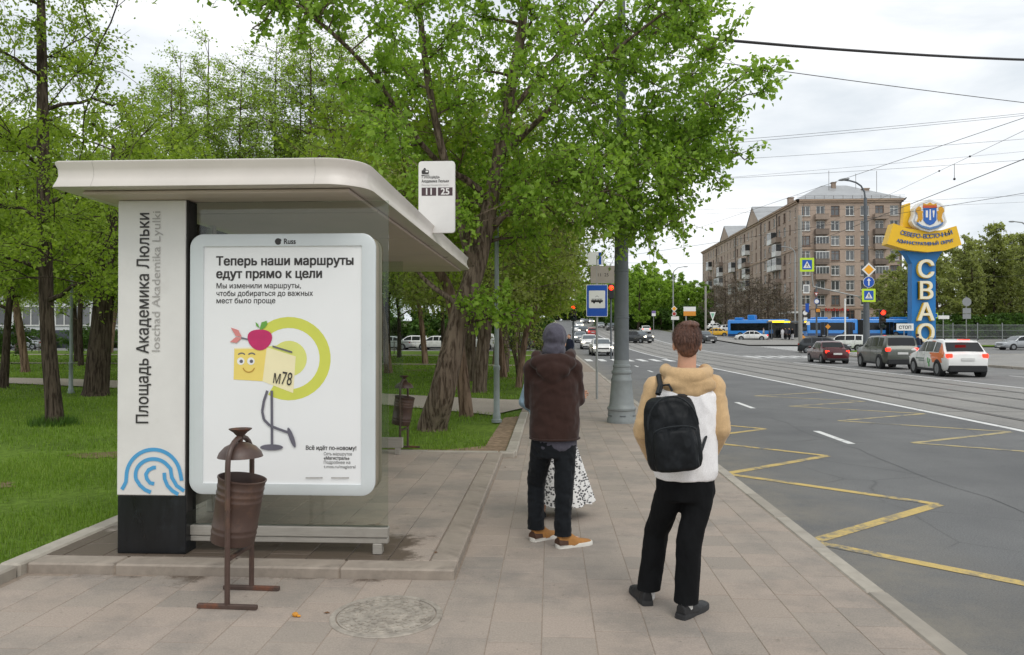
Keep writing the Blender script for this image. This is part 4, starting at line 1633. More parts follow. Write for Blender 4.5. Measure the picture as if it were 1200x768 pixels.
# ---- the big leaning street tree in the bed behind the shelter
rng = np.random.default_rng(11)
TB = G(507, 503)
def tl(px, py, Y, r):
    q_ = P(px, py, Y)
    return (q_.x - TB.x, q_.y - TB.y, q_.z, r)
trunk = [(0, 0, -.1, .29), (.02, 0, .12, .25), tl(518, 460, 13.0, 0.220), tl(530, 410, 13.1, 0.199), tl(543, 360, 13.2, 0.189), tl(557, 315, 13.3, 0.175), tl(566, 280, 13.4, 0.164), tl(575, 235, 13.5, 0.147), tl(584, 190, 13.6, 0.133), tl(592, 140, 13.7, 0.119), tl(601, 90, 13.8, 0.105), tl(612, 30, 13.8, 0.084), tl(620, -60, 13.7, 0.063), tl(626, -170, 13.6, 0.035), tl(640, -260, 13.5, 0.014)]
extra = [
    [tl(556, 318, 13.3, 0.112), tl(546, 285, 13.0, 0.084), tl(533, 235, 12.7, 0.077), tl(520, 185, 12.5, 0.070), tl(506, 120, 12.3, 0.059), tl(497, 60, 12.2, 0.052), tl(490, -10, 12.2, 0.042), tl(482, -120, 12.2, 0.021)],
    [tl(575, 235, 13.5, 0.077), tl(548, 212, 13.2, 0.059), tl(520, 196, 12.9, 0.052), tl(487, 160, 12.3, 0.042), tl(437, 88, 11.4, 0.035), tl(385, 35, 10.6, 0.029), tl(330, -6, 9.9, 0.022), tl(260, -50, 9.4, 0.014)],
    [tl(584, 190, 13.6, 0.063), tl(622, 150, 13.0, 0.049), tl(680, 95, 12.4, 0.035), tl(745, 40, 12.0, 0.025), tl(800, 0, 11.8, 0.014)],
    [tl(566, 280, 13.4, 0.070), tl(610, 235, 13.4, 0.049), tl(670, 205, 13.5, 0.035), tl(740, 190, 13.4, 0.025), tl(800, 195, 13.3, 0.015)],
    [tl(592, 140, 13.7, 0.063), tl(640, 80, 14.6, 0.042), tl(700, 10, 15.4, 0.028), tl(760, -60, 15.8, 0.017)],
    [tl(543, 360, 13.2, 0.063), tl(500, 330, 13.8, 0.042), tl(470, 290, 14.6, 0.028)],
]
clumps = []
rs2 = random.Random(5)
def fill(poly, n, y0, y1, r0, r1, sep):
    xs = [p[0] for p in poly]
    yy = [p[1] for p in poly]
    k = tries = 0
    local = []
    while k < n and tries < 9000:
        tries += 1
        px, py = rs2.uniform(min(xs), max(xs)), rs2.uniform(min(yy), max(yy))
        if not in_poly(px, py, poly):
            continue
        if any(math.hypot(px - a, py - b_) < sep * rs2.uniform(.5, 1) for a, b_ in local):
            continue
        Y = rs2.uniform(y0, y1)
        local.append((px, py))
        q_ = P(px, py, Y)
        clumps.append((q_.x - TB.x, q_.y - TB.y, q_.z, rs2.uniform(r0, r1)))
        k += 1
fill([(455, -20), (640, -40), (820, -40), (838, 40), (820, 120), (845, 175), (808, 225), (770, 268), (722, 285), (690, 270), (640, 285), (590, 295), (520, 270), (475, 190), (440, 100)], 96, 11.0, 15.6, .38, .72, 30)
fill([(640, 180), (800, 150), (800, 240), (740, 275), (690, 268), (620, 290)], 20, 12.0, 14.5, .35, .6, 24)
fill([(640, 30), (840, 0), (850, 180), (760, 260), (660, 200)], 26, 11.8, 14.5, .35, .6, 24)
fill([(395, 95), (470, 60), (500, 200), (440, 180)], 12, 11.0, 13.5, .3, .55, 22)
fill([(210, -40), (340, -60), (450, -40), (450, 30), (330, 16)], 15, 9.6, 11.2, .28, .45, 22)
fill([(260, -10), (335, 10), (380, 60), (300, 40)], 5, 9.6, 10.4, .2, .28, 26)
fill([(380, -300), (600, -420), (820, -330), (860, -30), (330, -40)], 34, 10.5, 16.5, .5, .9, 46)
fill([(500, 345), (560, 335), (620, 350), (660, 362), (610, 375)], 5, 12.4, 13.2, .22, .32, 20)
for px, py, Y in ((838, 18, 12), (858, 40, 11.8), (882, 82, 11.6), (900, 84, 11.5), (864, 118, 11.8), (892, 108, 11.6), (872, 188, 12.4), (858, 172, 12.4), (846, 218, 12.8), (800, 262, 13), (826, 120, 12), (830, 60, 12), (845, 140, 12.2)):
    q_ = P(px, py, Y)
    clumps.append((q_.x - TB.x, q_.y - TB.y, q_.z, .30))
grow('street_tree', 'big leaning street tree with thick rough trunk in the bed beside the shelter', 'tree', TB, trunk, clumps, rng, M_BARK, M_LF_BRIGHT, .080, 13, twigs=14, spread=.06, flat=.5, extra=extra, trunk_n=26, wob=.10, group=None)

# ---- prototypes for the park
def proto_broad(label, loc, seed, leaf=M_LF_MID, h=9.0, per=11, nclump=85, lean=.4, bark=M_BARK_DARK, r=.24, wide=3.6, name='park_tree', group='park trees on the lawn', ls=.10, twigs=10, low=2.3, tw=.008):
    rg = np.random.default_rng(seed)
    rs_ = random.Random(seed)
    tr = [(0, 0, -.1, r * 1.5), (0, 0, .15, r * 1.12), (lean * .15, .02, 1.2, r), (lean * .4, .05, 2.6, r * .86), (lean * .75, -.05, h * .5, r * .65), (lean, .1, h * .75, r * .38), (lean * 1.1, 0, h * .97, r * .1)]
    cl = crown_points(rs_, nclump, (lean * .8, 0, (h + low) / 2 + .3), (wide, wide, (h - low) / 2 + .2), .72)
    return grow(name, label, 'tree', loc, tr, cl, rg, bark, leaf, ls, per, twigs=twigs, spread=.09, limb_r=.55, group=group, trunk_n=12, wob=.14, twig_r=tw)
def proto_tall(label, loc, seed, h=15., leaf=M_LF_FRESH, per=10, group='tall thin park trees', name='slender_tree', nclump=95, wide=2.8, r=.15, ls=.095, twigs=9, low=3.0, tw=.01):
    rg = np.random.default_rng(seed)
    rs_ = random.Random(seed)
    tr = [(0, 0, -.1, r * 1.4), (0, 0, .2, r * 1.05), (.1, 0, h * .2, r * .9), (.05, .1, h * .45, r * .62), (.15, 0, h * .7, r * .36), (.1, .05, h * .98, r * .07)]
    cl = crown_points(rs_, nclump, (.1, 0, (h + low) / 2), (wide, wide, (h - low) / 2), .75, shell=.3)
    return grow(name, label, 'tree', loc, tr, cl, rg, M_BARK_DARK, leaf, ls, per, twigs=twigs, spread=.12, limb_r=.5, group=group, trunk_n=9, wob=.1, droop=.1, twig_r=tw)

# left lawn tree, near: slim straight trunk with light leaves right up the frame edge
lt = G(64, 497)
rg = np.random.default_rng(21)
rsx = random.Random(21)
def ll(px, py, Y, r):
    q_ = P(px, py, Y)
    return (q_.x - lt.x, q_.y - lt.y, q_.z, r)
Y0 = lt.y
trunk = [(0, 0, -.1, .21), (0, 0, .1, .16), ll(60, 440, Y0, .135), ll(55, 370, Y0, .125), ll(53, 300, Y0, .12), ll(51, 220, Y0, .11), ll(50, 130, Y0, .10), ll(49, 50, Y0, .085), ll(48, -40, Y0, .06), ll(50, -150, Y0, .02)]
cl = []
for k in range(600):
    px, py = rsx.uniform(-150, 215), rsx.uniform(-170, 330)
    if (px > 120 + max(0, (py - 40)) * .45 and py < 190) and rsx.random() < .75:
        continue
    if py > 260 and px > 130:
        continue
    Y = rsx.uniform(Y0 - 2.8, Y0 + 2.8)
    q_ = P(px, py, Y)
    c_ = (q_.x - lt.x, q_.y - lt.y, q_.z, rsx.uniform(.4, .7))
    if all((Vector(c_[:3]) - Vector(o_[:3])).length > .78 for o_ in cl):
        cl.append(c_)
    if len(cl) > 118:
        break
grow('lawn_tree', 'slim straight lawn tree with pale young leaves at the far left', 'tree', lt, trunk, cl, rg, M_BARK_DARK, M_LF_MID, .062, 17, twigs=12, spread=.07, limb_r=.42, trunk_n=14, wob=.1, droop=.1)
PB = proto_broad('thick dark gnarled trunk tree between park lamp and totem', G(113, 463), 31, r=.30, h=7.4, wide=4.0, nclump=95, per=15)
PB3 = proto_broad('airy pale park tree with thin dark trunk behind the totem', (XA(170, 27), 27, 0), 36, r=.13, h=8.2, wide=3.7, nclump=80, per=9, twigs=10, ls=.085, low=2.6)
PB2 = proto_broad('bent thin tree behind the leaning street tree', G(546, 487), 32, r=.13, h=6.6, wide=3.0, nclump=70, lean=-.9, bark=M_BARK_RED, per=10, low=2.9)
PT = proto_tall('tall thin park tree behind the shelter roof, loosely leafed', (-19, 36, 0), 33)
PT2 = proto_tall('second tall thin park tree behind the shelter roof, sparser', (-13.5, 39, 0), 34, h=17, per=7, wide=3.1, leaf=M_LF_FRESH)
PR = proto_broad('olive willow hanging over the pavement beyond the lamp pole', (-2.1, 22, 0), 35, leaf=M_LF_OLIVE, r=.2, h=8.0, wide=3.6, nclump=110, per=8, low=1.9, name='willow_tree', group='trees along the pavement', twigs=12, lean=.6, bark=M_BARK, ls=.10)
index_kids()
def where(px, Y):
    return (XA(px, Y), Y, gz(Y))
rt = random.Random(77)
# row of trees along the pavement beyond the big one
for k, (x, Y, s, lab) in enumerate((
        (-3.0, 27.5, 1.05, 'burl-trunked willow standing right behind the slim park lamp'),
        (-2.1, 34, .95, 'willow by the kerb behind the hooded man'),
        (-3.1, 43, 1.1, 'fourth willow along the pavement, half way to the crossing'),
        (-3.2, 54, 1.2, 'willow along the pavement just before the crossing'),
        (-3.2, 70, 1.4, 'willow beyond the crossing with red signal in front'),
        (-2.2, 90, 1.7, 'far willow above the queue of oncoming cars'),
        (-2.4, 118, 2.0, 'farthest willow of the pavement row'))):
    copy_tree(PR, lab, (x, Y, gz(Y)), rt.uniform(0, 6), (s, s, s * rt.uniform(.92, 1.08)))
SIDE = ['left of the totem', 'behind the totem', 'behind the poster box', 'behind the shelter roof', 'between shelter and leaning tree', 'behind the leaning tree']
def side_of(px):
    return SIDE[0] if px < 138 else SIDE[1] if px < 220 else SIDE[2] if px < 330 else SIDE[3] if px < 450 else SIDE[4] if px < 520 else SIDE[5]
used = {}
def uniq(lab):
    return lab
spots = [
    (5, 23, PB3, .9), (-75, 21, PB3, 1.0), (30, 33, PB2, 1.25), (152, 29, PB3, 1.0), (205, 24, PB3, .92), (260, 33, PB3, 1.1), (330, 30, PB3, .95), (385, 40, PB3, 1.2), (455, 33, PB2, 1.3), (498, 44, PB2, 1.25), (468, 56, PB3, 1.1), (535, 52, PB2, 1.2), (590, 30, PB2, 1.05), (608, 24, PB2, .78), (90, 46, PB3, 1.15), (-40, 40, PB3, 1.2), (180, 50, PB3, 1.25), (300, 55, PB3, 1.3), (420, 62, PB3, 1.2), (565, 66, PB3, 1.15), (20, 64, PB3, 1.2), (130, 68, PB2, 1.5), (238, 42, PB3, 1.3), (296, 45, PB3, 1.45), (352, 42, PB3, 1.35), (410, 44, PB3, 1.6), (178, 46, PB3, 1.5), (335, 90, PB3, 1.5), (400, 93, PB3, 1.6), (452, 89, PB3, 1.4), (496, 92, PB3, 1.6), (540, 90, PB3, 1.5), (584, 91, PB3, 1.5), (622, 92, PB3, 1.4)]
desc = ['leafy park tree at the far left behind the slim lawn tree', 'near park tree just outside the left edge of the lawn', 'crooked thin park tree left of the grey-green lamp', 'green park tree straight behind the totem', 'nearer green park tree hidden by the poster box', 'broad park tree behind the middle of the shelter', 'park tree behind the right half of the poster box', 'tall broad park tree behind the shelter roof corner', 'slanting dark tree seen through the shelter glass edge', 'slanting thin tree left of the leaning trunk', 'tree in the park beyond the second bin', 'thin bent tree behind the leaning trunk near parked cars', 'red-barked twin-stem tree behind the slim park lamp', 'low bushy tree beside the hooded man', 'park tree in front of the office building windows', 'park tree before the left end of the office building', 'back row park tree behind the totem', 'back row park tree behind the poster', 'back row park tree right of the poster box', 'back row park tree above the white parked cars', 'far park tree beside the office building left corner', 'far crooked park tree before the dark fence', 'high airy tree over the left third of the shelter roof', 'high airy tree over the roof centre', 'high airy tree over the roof right of centre', 'high airy tree over the rounded roof corner', 'high airy tree straight above the totem', 'tree beyond the parking lane behind the poster box', 'tree beyond the parking lane at the roof corner', 'tree beyond the parking lane at the shelter glass edge', 'tree beyond the parking lane left of the leaning trunk', 'tree beyond the parking lane behind the leaning trunk', 'tree beyond the parking lane behind the slim park lamp', 'tree beyond the parking lane left of the hooded man']
for (px, Y, pr, s), lab in zip(spots, desc):
    copy_tree(pr, lab, where(px, Y), rt.uniform(0, 6), (s, s, s * rt.uniform(.95, 1.1)), group='park trees on the lawn')
tall = [(95, 40, PT, 1.0), (150, 44, PT2, .95), (190, 38, PT, .9), (225, 46, PT2, 1.0), (265, 37, PT, .92), (305, 48, PT2, 1.0), (345, 41, PT, 1.05), (380, 50, PT2, 1.1), (420, 45, PT, 1.2), (60, 50, PT2, 1.0), (455, 50, PT, 1.25), (520, 60, PT2, 1.2), (-10, 44, PT, 1.1), (245, 58, PT2, 1.2), (165, 62, PT, 1.35), (325, 64, PT2, 1.25), (205, 52, PT2, 1.1), (285, 56, PT, 1.15), (365, 58, PT2, 1.2), (405, 60, PT, 1.3), (125, 54, PT, 1.1), (212, 38, PT2, 1.12), (246, 41, PT2, 1.2), (282, 37, PT2, 1.08), (322, 40, PT2, 1.22), (362, 37, PT2, 1.15), (398, 40, PT2, 1.2)]
tdesc = ['tall thin tree beside the left end of the shelter roof', 'sparse tall tree over the roof left corner', 'tall tree above the totem', 'sparse tree above the left part of the poster box', 'tall leafy tree above the poster box middle', 'bare-topped tree above the roof centre', 'tall tree right of the roof centre', 'tallest sparse tree above the roof', 'tall tree at the rounded roof corner', 'sparse tree behind the slim lawn tree', 'tall tree left of the route sign', 'sparse tree behind the leaning street tree crown', 'tall tree at the far left', 'farther sparse tree above the roof, pale against the sky', 'farther tall tree above the totem', 'farther sparse tree near the roof corner', 'back row pale tree just right of the totem', 'back row pale tree over the poster box middle', 'back row pale tree over the poster box right side', 'back row tall tree left of the roof corner', 'back row pale tree left of the totem', 'wispy tall tree rising just right of the totem top', 'wispy tall tree over the left half of the poster box', 'wispy tall tree over the middle of the poster headline', 'wispy tall tree over the right end of the headline', 'wispy tall tree left of the rounded roof corner', 'wispy tall tree over the rounded roof corner']
for (px, Y, pr, s), lab in zip(tall, tdesc):
    copy_tree(pr, lab, where(px, Y), rt.uniform(0, 6), (s, s, s * rt.uniform(.8, .98)), group='tall thin park trees')
# trees across the street
FT = proto_broad('broad green tree behind the far crossing, left of the apartment block', where(748, 170), 41, leaf=M_LF_BRIGHT, h=15, wide=6.5, per=10, nclump=110, ls=.42, twigs=8, low=1.5, r=.3, name='roadside_tree', group='roadside trees across the junction', tw=.025)
FO = proto_broad('tall olive green tree right of the blue district pylon', where(1128, 128), 42, leaf=M_LF_PALE, h=17, wide=6.0, per=4.5, nclump=105, ls=.40, twigs=9, low=1.0, r=.3, name='roadside_tree', group='roadside trees across the junction', tw=.03)
FB = proto_tall('bare brown tree in front of the apartment block side wall', where(878, 146), 43, h=12, leaf=M_TWIGGY, per=1.6, group='bare trees before the apartment block', name='bare_tree', nclump=75, wide=4.2, ls=.22, twigs=9, low=1.0, r=.2, tw=.022)
FU = proto_broad('low dark bush at the far verge left of the bare trees', where(800, 176), 45, leaf=M_LF_DARK, h=5.0, wide=4.6, per=9, nclump=60, ls=.36, twigs=8, low=-.6, r=.15, name='bush', group='bushes along the far verge', tw=.02)
FP = proto_tall('tall upright half-leafed tree near the right edge behind the fence', where(1165, 122), 44, h=19, leaf=M_LF_PALE, per=4, group='roadside trees across the junction', name='poplar_tree', nclump=70, wide=2.2, ls=.36, twigs=10, low=2.0, r=.22, tw=.03)
index_kids()
for px, Y, s, lab in ((728, 200, 1.1, 'green tree behind the lamp pole at the far road bend'), (768, 185, 1.0, 'bright green tree right of the lamp pole across the road'), (790, 215, 1.05, 'green tree behind the far curved street lamp'), (812, 205, .85, 'green tree just left of the apartment block end'), (740, 260, 1.35, 'far tree over the uphill road'), (700, 300, 1.3, 'far tree at the top of the uphill road'), (820, 240, .95, 'far tree touching the block end wall'), (755, 225, 1.25, 'tallest green tree of the clump beside the lamp pole'), (715, 235, 1.2, 'green tree of the far clump partly behind the pole'), (665, 330, 1.5, 'distant tree closing the road'), (835, 255, .7, 'low green tree at the foot of the far end wall'), (640, 300, 1.4, 'distant tree left of the road end')):
    copy_tree(FT, lab, where(px, Y), rt.uniform(0, 6), (s, s, s * .95))
for px, Y, s, lab in ((1072, 135, 1.0, 'olive tree left behind the blue pylon'), (1100, 120, .9, 'olive tree directly right of the blue pylon'), (1150, 140, 1.05, 'olive tree behind the road sign with plates'), (1178, 125, .95, 'olive tree above the silver estate car'), (1215, 135, 1.05, 'olive tree at the far right'), (1045, 140, .72, 'low olive bush between block corner and pylon'), (1260, 130, 1.1, 'olive tree at the extreme right'), (1198, 150, 1.0, 'farther olive tree beside the right street lamp'), (1125, 150, 1.0, 'back olive tree over the fence middle'), (1062, 128, .72, 'small olive tree by the pylon foot')):
    copy_tree(FO, lab, where(px, Y), rt.uniform(0, 6), (s, s, s * .95))
for px, Y, s, lab in ((850, 150, .95, 'bare tree at the left end of the block side wall'), (900, 140, .95, 'bare tree above the blue bus'), (862, 165, 1.0, 'bare tree behind the white saloon'), (915, 146, .8, 'bare tree next to the block corner'), (838, 170, .85, 'bare tree beside the green clump'), (888, 172, 1.0, 'taller bare tree along the side wall'), (922, 150, .6, 'small bare tree by the shop canopy')):
    copy_tree(FB, lab, where(px, Y), rt.uniform(0, 6), (s, s, s))
for px, Y, s, lab in ((1185, 130, .95, 'thin upright tree right of the road sign'), (1205, 118, .9, 'thin upright tree at the right edge'), (1140, 118, .82, 'thin upright tree behind the fence left of the road sign')):
    copy_tree(FP, lab, where(px, Y), rt.uniform(0, 6), (s, s, s))
for k, (px, Y, s, lab) in enumerate(((730, 180, 1.0, 'bush just left of the lamp pole at the far verge'), (750, 178, 1.0, 'bush behind the white car climbing the hill'), (775, 176, .95, 'bush by the purple and white sign'), (818, 182, 1.0, 'bush beside the small billboard'), (712, 215, 1.1, 'bush at the far road bend'), (738, 240, 1.2, 'upper bush at the far verge'), (762, 230, 1.2, 'second upper bush at the far verge'), (700, 270, 1.2, 'bush near the hill top, right of the road'), (690, 340, 1.8, 'bush closing the end of the road'), (655, 335, 1.8, 'bush closing the road on the left'), (674, 345, 1.8, 'bush in the middle of the road end'), (832, 200, 1.0, 'bush under the end wall of the block'), (786, 200, 1.1, 'bush behind the billboard post'),
        (455, 85.5, .8, 'bush behind the cars at the shelter glass edge'), (497, 86, .85, 'bush behind the white hatchback beyond the park'), (530, 85.5, .85, 'bush between the parked white cars'), (575, 86, .9, 'bush behind the parked high white car'), (615, 86, .9, 'bush behind the dark parked hatchback'), (48, 84.5, .4, 'bush under the office windows near the slim lawn tree'), (135, 84.5, .4, 'bush under the office windows beside the totem'),
        (1050, 128, .7, 'bush left of the pylon foot behind the buses'), (1098, 116, .7, 'bush behind the fence beside the pylon'), (1120, 118, .75, 'bush behind the fence left of the round sign'), (1143, 116, .7, 'bush behind the fence right of the round sign'), (1168, 118, .75, 'bush behind the fence near the estate car'), (1192, 116, .75, 'bush behind the fence at the right edge'), (1215, 118, .8, 'bush behind the end of the fence'))):
    copy_tree(FU, lab, where(px, Y), k * 1.3, (s, s, s * .9))
# shrub beside the pavement
rg = np.random.default_rng(51)
rsx = random.Random(51)
sp = G(607, 441)
stems = [[(0, 0, -.05, .05), (dx * .3, dy * .3, .8, .04), (dx, dy, 2.0, .02)] for dx, dy in ((-.5, .1), (.4, .2), (.1, -.4), (.7, -.2), (-.3, .5))]
grow('shrub', 'many-stemmed shrub left of the hooded man', 'shrub', sp, stems[0], crown_points(rsx, 30, (.1, 0, 2.1), (1.2, 1.1, 1.2), .45), rg, M_BARK, M_LF_OLIVE, .07, 6, twigs=9, spread=.05, extra=stems[1:], trunk_n=8)
for px, Y, lab in ((6, 42, 'dark shrub by the second park path at the far left'), (92, 60, 'dark shrub below the office windows'), (106, 62, 'second dark shrub below the office windows beside the thick tree')):
    q_ = where(px, Y)
    rsx = random.Random(px)
    grow('shrub', lab, 'shrub', q_, [(0, 0, 0, .08), (.1, 0, .8, .06), (.1, .1, 1.8, .02)], crown_points(rsx, 22, (0, 0, 1.4), (1.2, 1.2, 1.1), .5), np.random.default_rng(px), M_BARK_DARK, M_LF_DARK, .12, 9, twigs=8, spread=.08)

# ---- grass
def blades(n, sampler, rng_, h0, h1, w, bend=.5):
    p = sampler(n)
    m_ = len(p)
    h = rng_.uniform(h0, h1, m_) * (.7 + .6 * np.array([mnoise.noise(Vector((a * .9, b_ * .9, 3))) * .5 + .5 for a, b_ in p[:, :2]]))
    an = rng_.uniform(0, 2 * np.pi, m_)
    dx, dy = np.cos(an), np.sin(an)
    ben = rng_.uniform(.1, bend, m_) * h
    ww = w * rng_.uniform(.7, 1.4, m_)
    z = p[:, 2]
    a = np.stack([p[:, 0] - dy * ww, p[:, 1] + dx * ww, z], 1)
    b_ = np.stack([p[:, 0] + dy * ww, p[:, 1] - dx * ww, z], 1)
    c = np.stack([p[:, 0] + dx * ben, p[:, 1] + dy * ben, z + h], 1)
    V = np.stack([a, b_, c], 1).reshape(-1, 3)
    F = np.arange(m_ * 3).reshape(-1, 3)
    tint = np.repeat(rng_.random(m_) * .6 + .4 * np.array([mnoise.noise(Vector((q_[0] * .6, q_[1] * .6, 9))) * .5 + .5 for q_ in p]), 3)
    return V, F, tint
M_GRASS = leaf_mat('grass_blade', [(.09, .155, .02), (.14, .235, .028), (.195, .31, .042), (.32, .39, .10)], .4)
rg = np.random.default_rng(61)
def path_y(x):
    return np.interp(x, [-46, -30, -19, -13, -8, -4, -1.8, -.66], [30, 28.4, 26.4, 24.0, 21.4, 19.2, 17.9, 17.4])
def samp(x0, x1, y0, y1, bare=True):
    def f(n):
        x = rg.uniform(x0, x1, n)
        y = rg.uniform(y0, y1, n)
        ok = np.abs(y - path_y(x)) > 1.35 + .5 * np.clip((x + 4) / 3, 0, 1)
        ok &= (x < LAWN_EDGE) | (y > 10.5)
        ok &= ~((x > -3.85) & (y < 10.85 + .25 * np.sin(x * 5)))
        ok &= ~((x > -.97) & (y < 15.3))
        ok &= ~(np.abs(y - 42.7) < .45) & ~(np.abs(y - 61.5) < .7)
        for cx_, cy_, rx_, ry_ in ((-6.35, 8.0, .34, .22), (-6.2, 10.2, .5, .25)):
            ok &= (((x - cx_) / rx_) ** 2 + ((y - cy_) / ry_) ** 2 > .9) | (rg.random(n) < .5)
        if bare:
            nz_ = np.array([mnoise.noise(Vector((a * .45, b_ * .45, 21))) for a, b_ in zip(x, y)])
            ok &= nz_ < .24 + .3 * rg.random(n)
        x, y = x[ok], y[ok]
        return np.stack([x, y, -.02 + np.array([gz(v) for v in y])], 1)
    return f
parts_ = [blades(52000, samp(-9.5, -3.9, 4.2, 10.3), rg, .03, .075, .0042),
          blades(42000, samp(-18, -.68, 10.5, 19), rg, .04, .09, .0075),
          blades(34000, samp(-32, -.68, 17, 32), rg, .04, .085, .015),
          blades(26000, samp(-46, -.68, 30, 60), rg, .045, .09, .033)]
V = np.concatenate([p[0] for p in parts_])
o_ = np.cumsum([0] + [len(p[0]) for p in parts_])
F = np.concatenate([p[1] + k for p, k in zip(parts_, o_)])
T = np.concatenate([p[2] for p in parts_])
g = obj('grass', np_mesh('grass', V, F, [M_GRASS], T))
tag(g, 'short bright green grass of the park lawn left of the pavement', 'grass', kind='stuff')
# tuft round the foot of the slim tree
V, F, T = blades(1500, lambda n: np.stack([lt.x + rg.normal(0, .17, n), lt.y + rg.normal(0, .14, n), np.full(n, -.02)], 1), rg, .08, .24, .008)
tag(obj('grass_tuft', np_mesh('grass_tuft', V, F, [M_LF_DARK], T)), 'dark taller grass tuft round the foot of the slim lawn tree', 'grass', kind='stuff')

# ================================================================== APARTMENT BLOCK
def brick_mat(name, base, lo, hi):
    m, n, b = new_mat(name)
    geo = n.nodes.new("ShaderNodeNewGeometry")
    t = noise_tex(n, .22, 7, .65, vec=geo.outputs["Position"])
    c = ramp(n, t, .3, .7, lo, hi)
    t2 = noise_tex(n, 2.4, 5, .8, vec=geo.outputs["Position"], stretch=(1, 1, 3))
    c = mixc(n, 1.0, c, ramp(n, t2, .25, .75, (.82,) * 3, (1.18,) * 3), 'MULTIPLY')
    st = noise_tex(n, .6, 6, .7, vec=geo.outputs["Position"], stretch=(1, 1, .12))
    c = mixc(n, ramp(n, st, .56, .74, (0, 0, 0), (.35,) * 3), c, (.16, .12, .095))
    n.links.new(c, b.inputs["Base Color"])
    b.inputs["Roughness"].default_value = .9
    bump(n, b, t2, .3, .03)
    return m
M_BRICK = brick_mat('tan_brick', None, (.36, .275, .22), (.46, .36, .285))
M_BRICK2 = brick_mat('dark_tan_brick', None, (.26, .195, .15), (.34, .26, .20))
M_TRIM = pm('stone_trim', '#ad9682', .85, var=.12, vs=.8, bm=.2, bs=10)
M_PLINTHW = pm('grey_plinth_stone', '#8d8073', .85, var=.12, vs=.8, bm=.2, bs=10)
M_WFRAME = pm('white_window_frame', '#dcdcd8', .5, var=.06, vs=1, bm=0)
M_WFRAMEB = pm('brown_window_frame', '#7a6355', .6, var=.1, vs=1, bm=0)
def pane_mat(name, c0, c1):
    m, n, b = new_mat(name)
    oi = n.nodes.new("ShaderNodeObjectInfo")
    c = ramp(n, oi.outputs["Random"], .0, 1., c0, c1)
    t = noise_tex(n, 1.2, 3, .6)
    c = mixc(n, 1.0, c, ramp(n, t, .3, .7, (.7,) * 3, (1.3,) * 3), 'MULTIPLY')
    n.links.new(c, b.inputs["Base Color"])
    b.inputs["Roughness"].default_value = .08
    b.inputs["Specular IOR Level"].default_value = .8
    return m
M_PANE = pane_mat('window_pane', (.03, .035, .04), (.16, .17, .175))
M_METALROOF = pm('zinc_roof', '#a6a8a9', .5, metal=.4, var=.12, vs=.5, bm=.1, bs=4)
M_CONC = pm('balcony_concrete', '#97877a', .85, var=.15, vs=1.2, bm=.2, bs=12)
M_DRAIN = pm('drain_pipe', '#5d5650', .5, metal=.3, bm=0)
CX, CY = P(936, 300, 156).x, 156.0
GB = gz(156)
TOP = ZA(236, 156, 990)
NF = 8
FH = 17.15 * 156 / 870
Z1 = TOP - .9 - (NF - 1) * FH + .15          # floor line of the second row from the bottom
bld = thing('apartment_block', 'eight-storey tan brick apartment block with zinc roof and long side wing', 'apartment block', (CX, CY, GB))
FW = P(1057, 300, 156).x - CX
SL = 97.0
WW, WH = 1.75, 2.05
def facade(org, u, nrm, widths, name, wall_mat, wins, flo0, nfl):
    """wall of cells with real openings; org bottom-left, u along the wall, nrm outward. wins: per column window width or 0"""
    b = MB()
    u, nrm = Vector(u), Vector(nrm)
    org = Vector(org)
    dep = .28
    x = 0
    spots_ = []
    def quad(x0, x1, z0, z1, d=0., flip=False):
        q = [org + u * a + Vector((0, 0, z)) - nrm * d for a, z in ((x0, z0), (x1, z0), (x1, z1), (x0, z1))]
        b.add(q, [(0, 1, 2, 3)])
    for ci, cw in enumerate(widths):
        ww = wins[ci]
        if not ww:
            quad(x, x + cw, 0, flo0 + nfl * FH + .9)
        else:
            quad(x, x + cw, 0, flo0)
            quad(x, x + cw, flo0 + nfl * FH, flo0 + nfl * FH + .9)
            for f in range(nfl):
                z0 = flo0 + f * FH
                a0, a1 = x + (cw - ww) / 2, x + (cw + ww) / 2
                s0, s1 = z0 + .85, z0 + .85 + WH
                quad(x, a0, z0, z0 + FH)
                quad(a1, x + cw, z0, z0 + FH)
                quad(a0, a1, z0, s0)
                quad(a0, a1, s1, z0 + FH)
                c = [org + u * a + Vector((0, 0, z)) for a, z in ((a0, s0), (a1, s0), (a1, s1), (a0, s1))]
                i_ = [p - nrm * dep for p in c]
                b.add(c + i_, [(0, 1, 5, 4), (1, 2, 6, 5), (2, 3, 7, 6), (3, 0, 4, 7)])
                spots_.append((ci, f, (a0 + a1) / 2, s0, ww))
        x += cw
    b.xf(Matrix.Translation(-Vector((CX, CY, GB))))
    b.build(name, wall_mat, bld, smooth=False)
    return spots_
WINM = {}
def window_meshes(w, h, style):
    key = (w, style)
    if key not in WINM:
        f = MB()
        t = .12
        f.box(-w / 2, w / 2, -.03, .05, 0, t)
        f.box(-w / 2, w / 2, -.03, .05, h - t, h)
        f.box(-w / 2, -w / 2 + t, -.03, .05, t, h - t)
        f.box(w / 2 - t, w / 2, -.03, .05, t, h - t)
        f.box(-.06, .06, -.02, .04, t, h - t)
        if style != 'b':
            f.box(-w / 2 + t, -.06, -.018, .038, h * .68, h * .68 + .08)
            f.box(.06, w / 2 - t, -.018, .038, h * .68, h * .68 + .08)
        f.box(-w / 2 - .06, w / 2 + .06, -.40, -.04, -.07, -.005)
        p = MB().add([(-w / 2 + t, .03, t), (w / 2 - t, .03, t), (w / 2 - t, .03, h - t), (-w / 2 + t, .03, h - t)], [(0, 1, 2, 3)])
        WINM[key] = (f.mesh('window', M_WFRAMEB if style == 'c' else M_WFRAME, smooth=False), p.mesh('pane', M_PANE, smooth=False))
    return WINM[key]
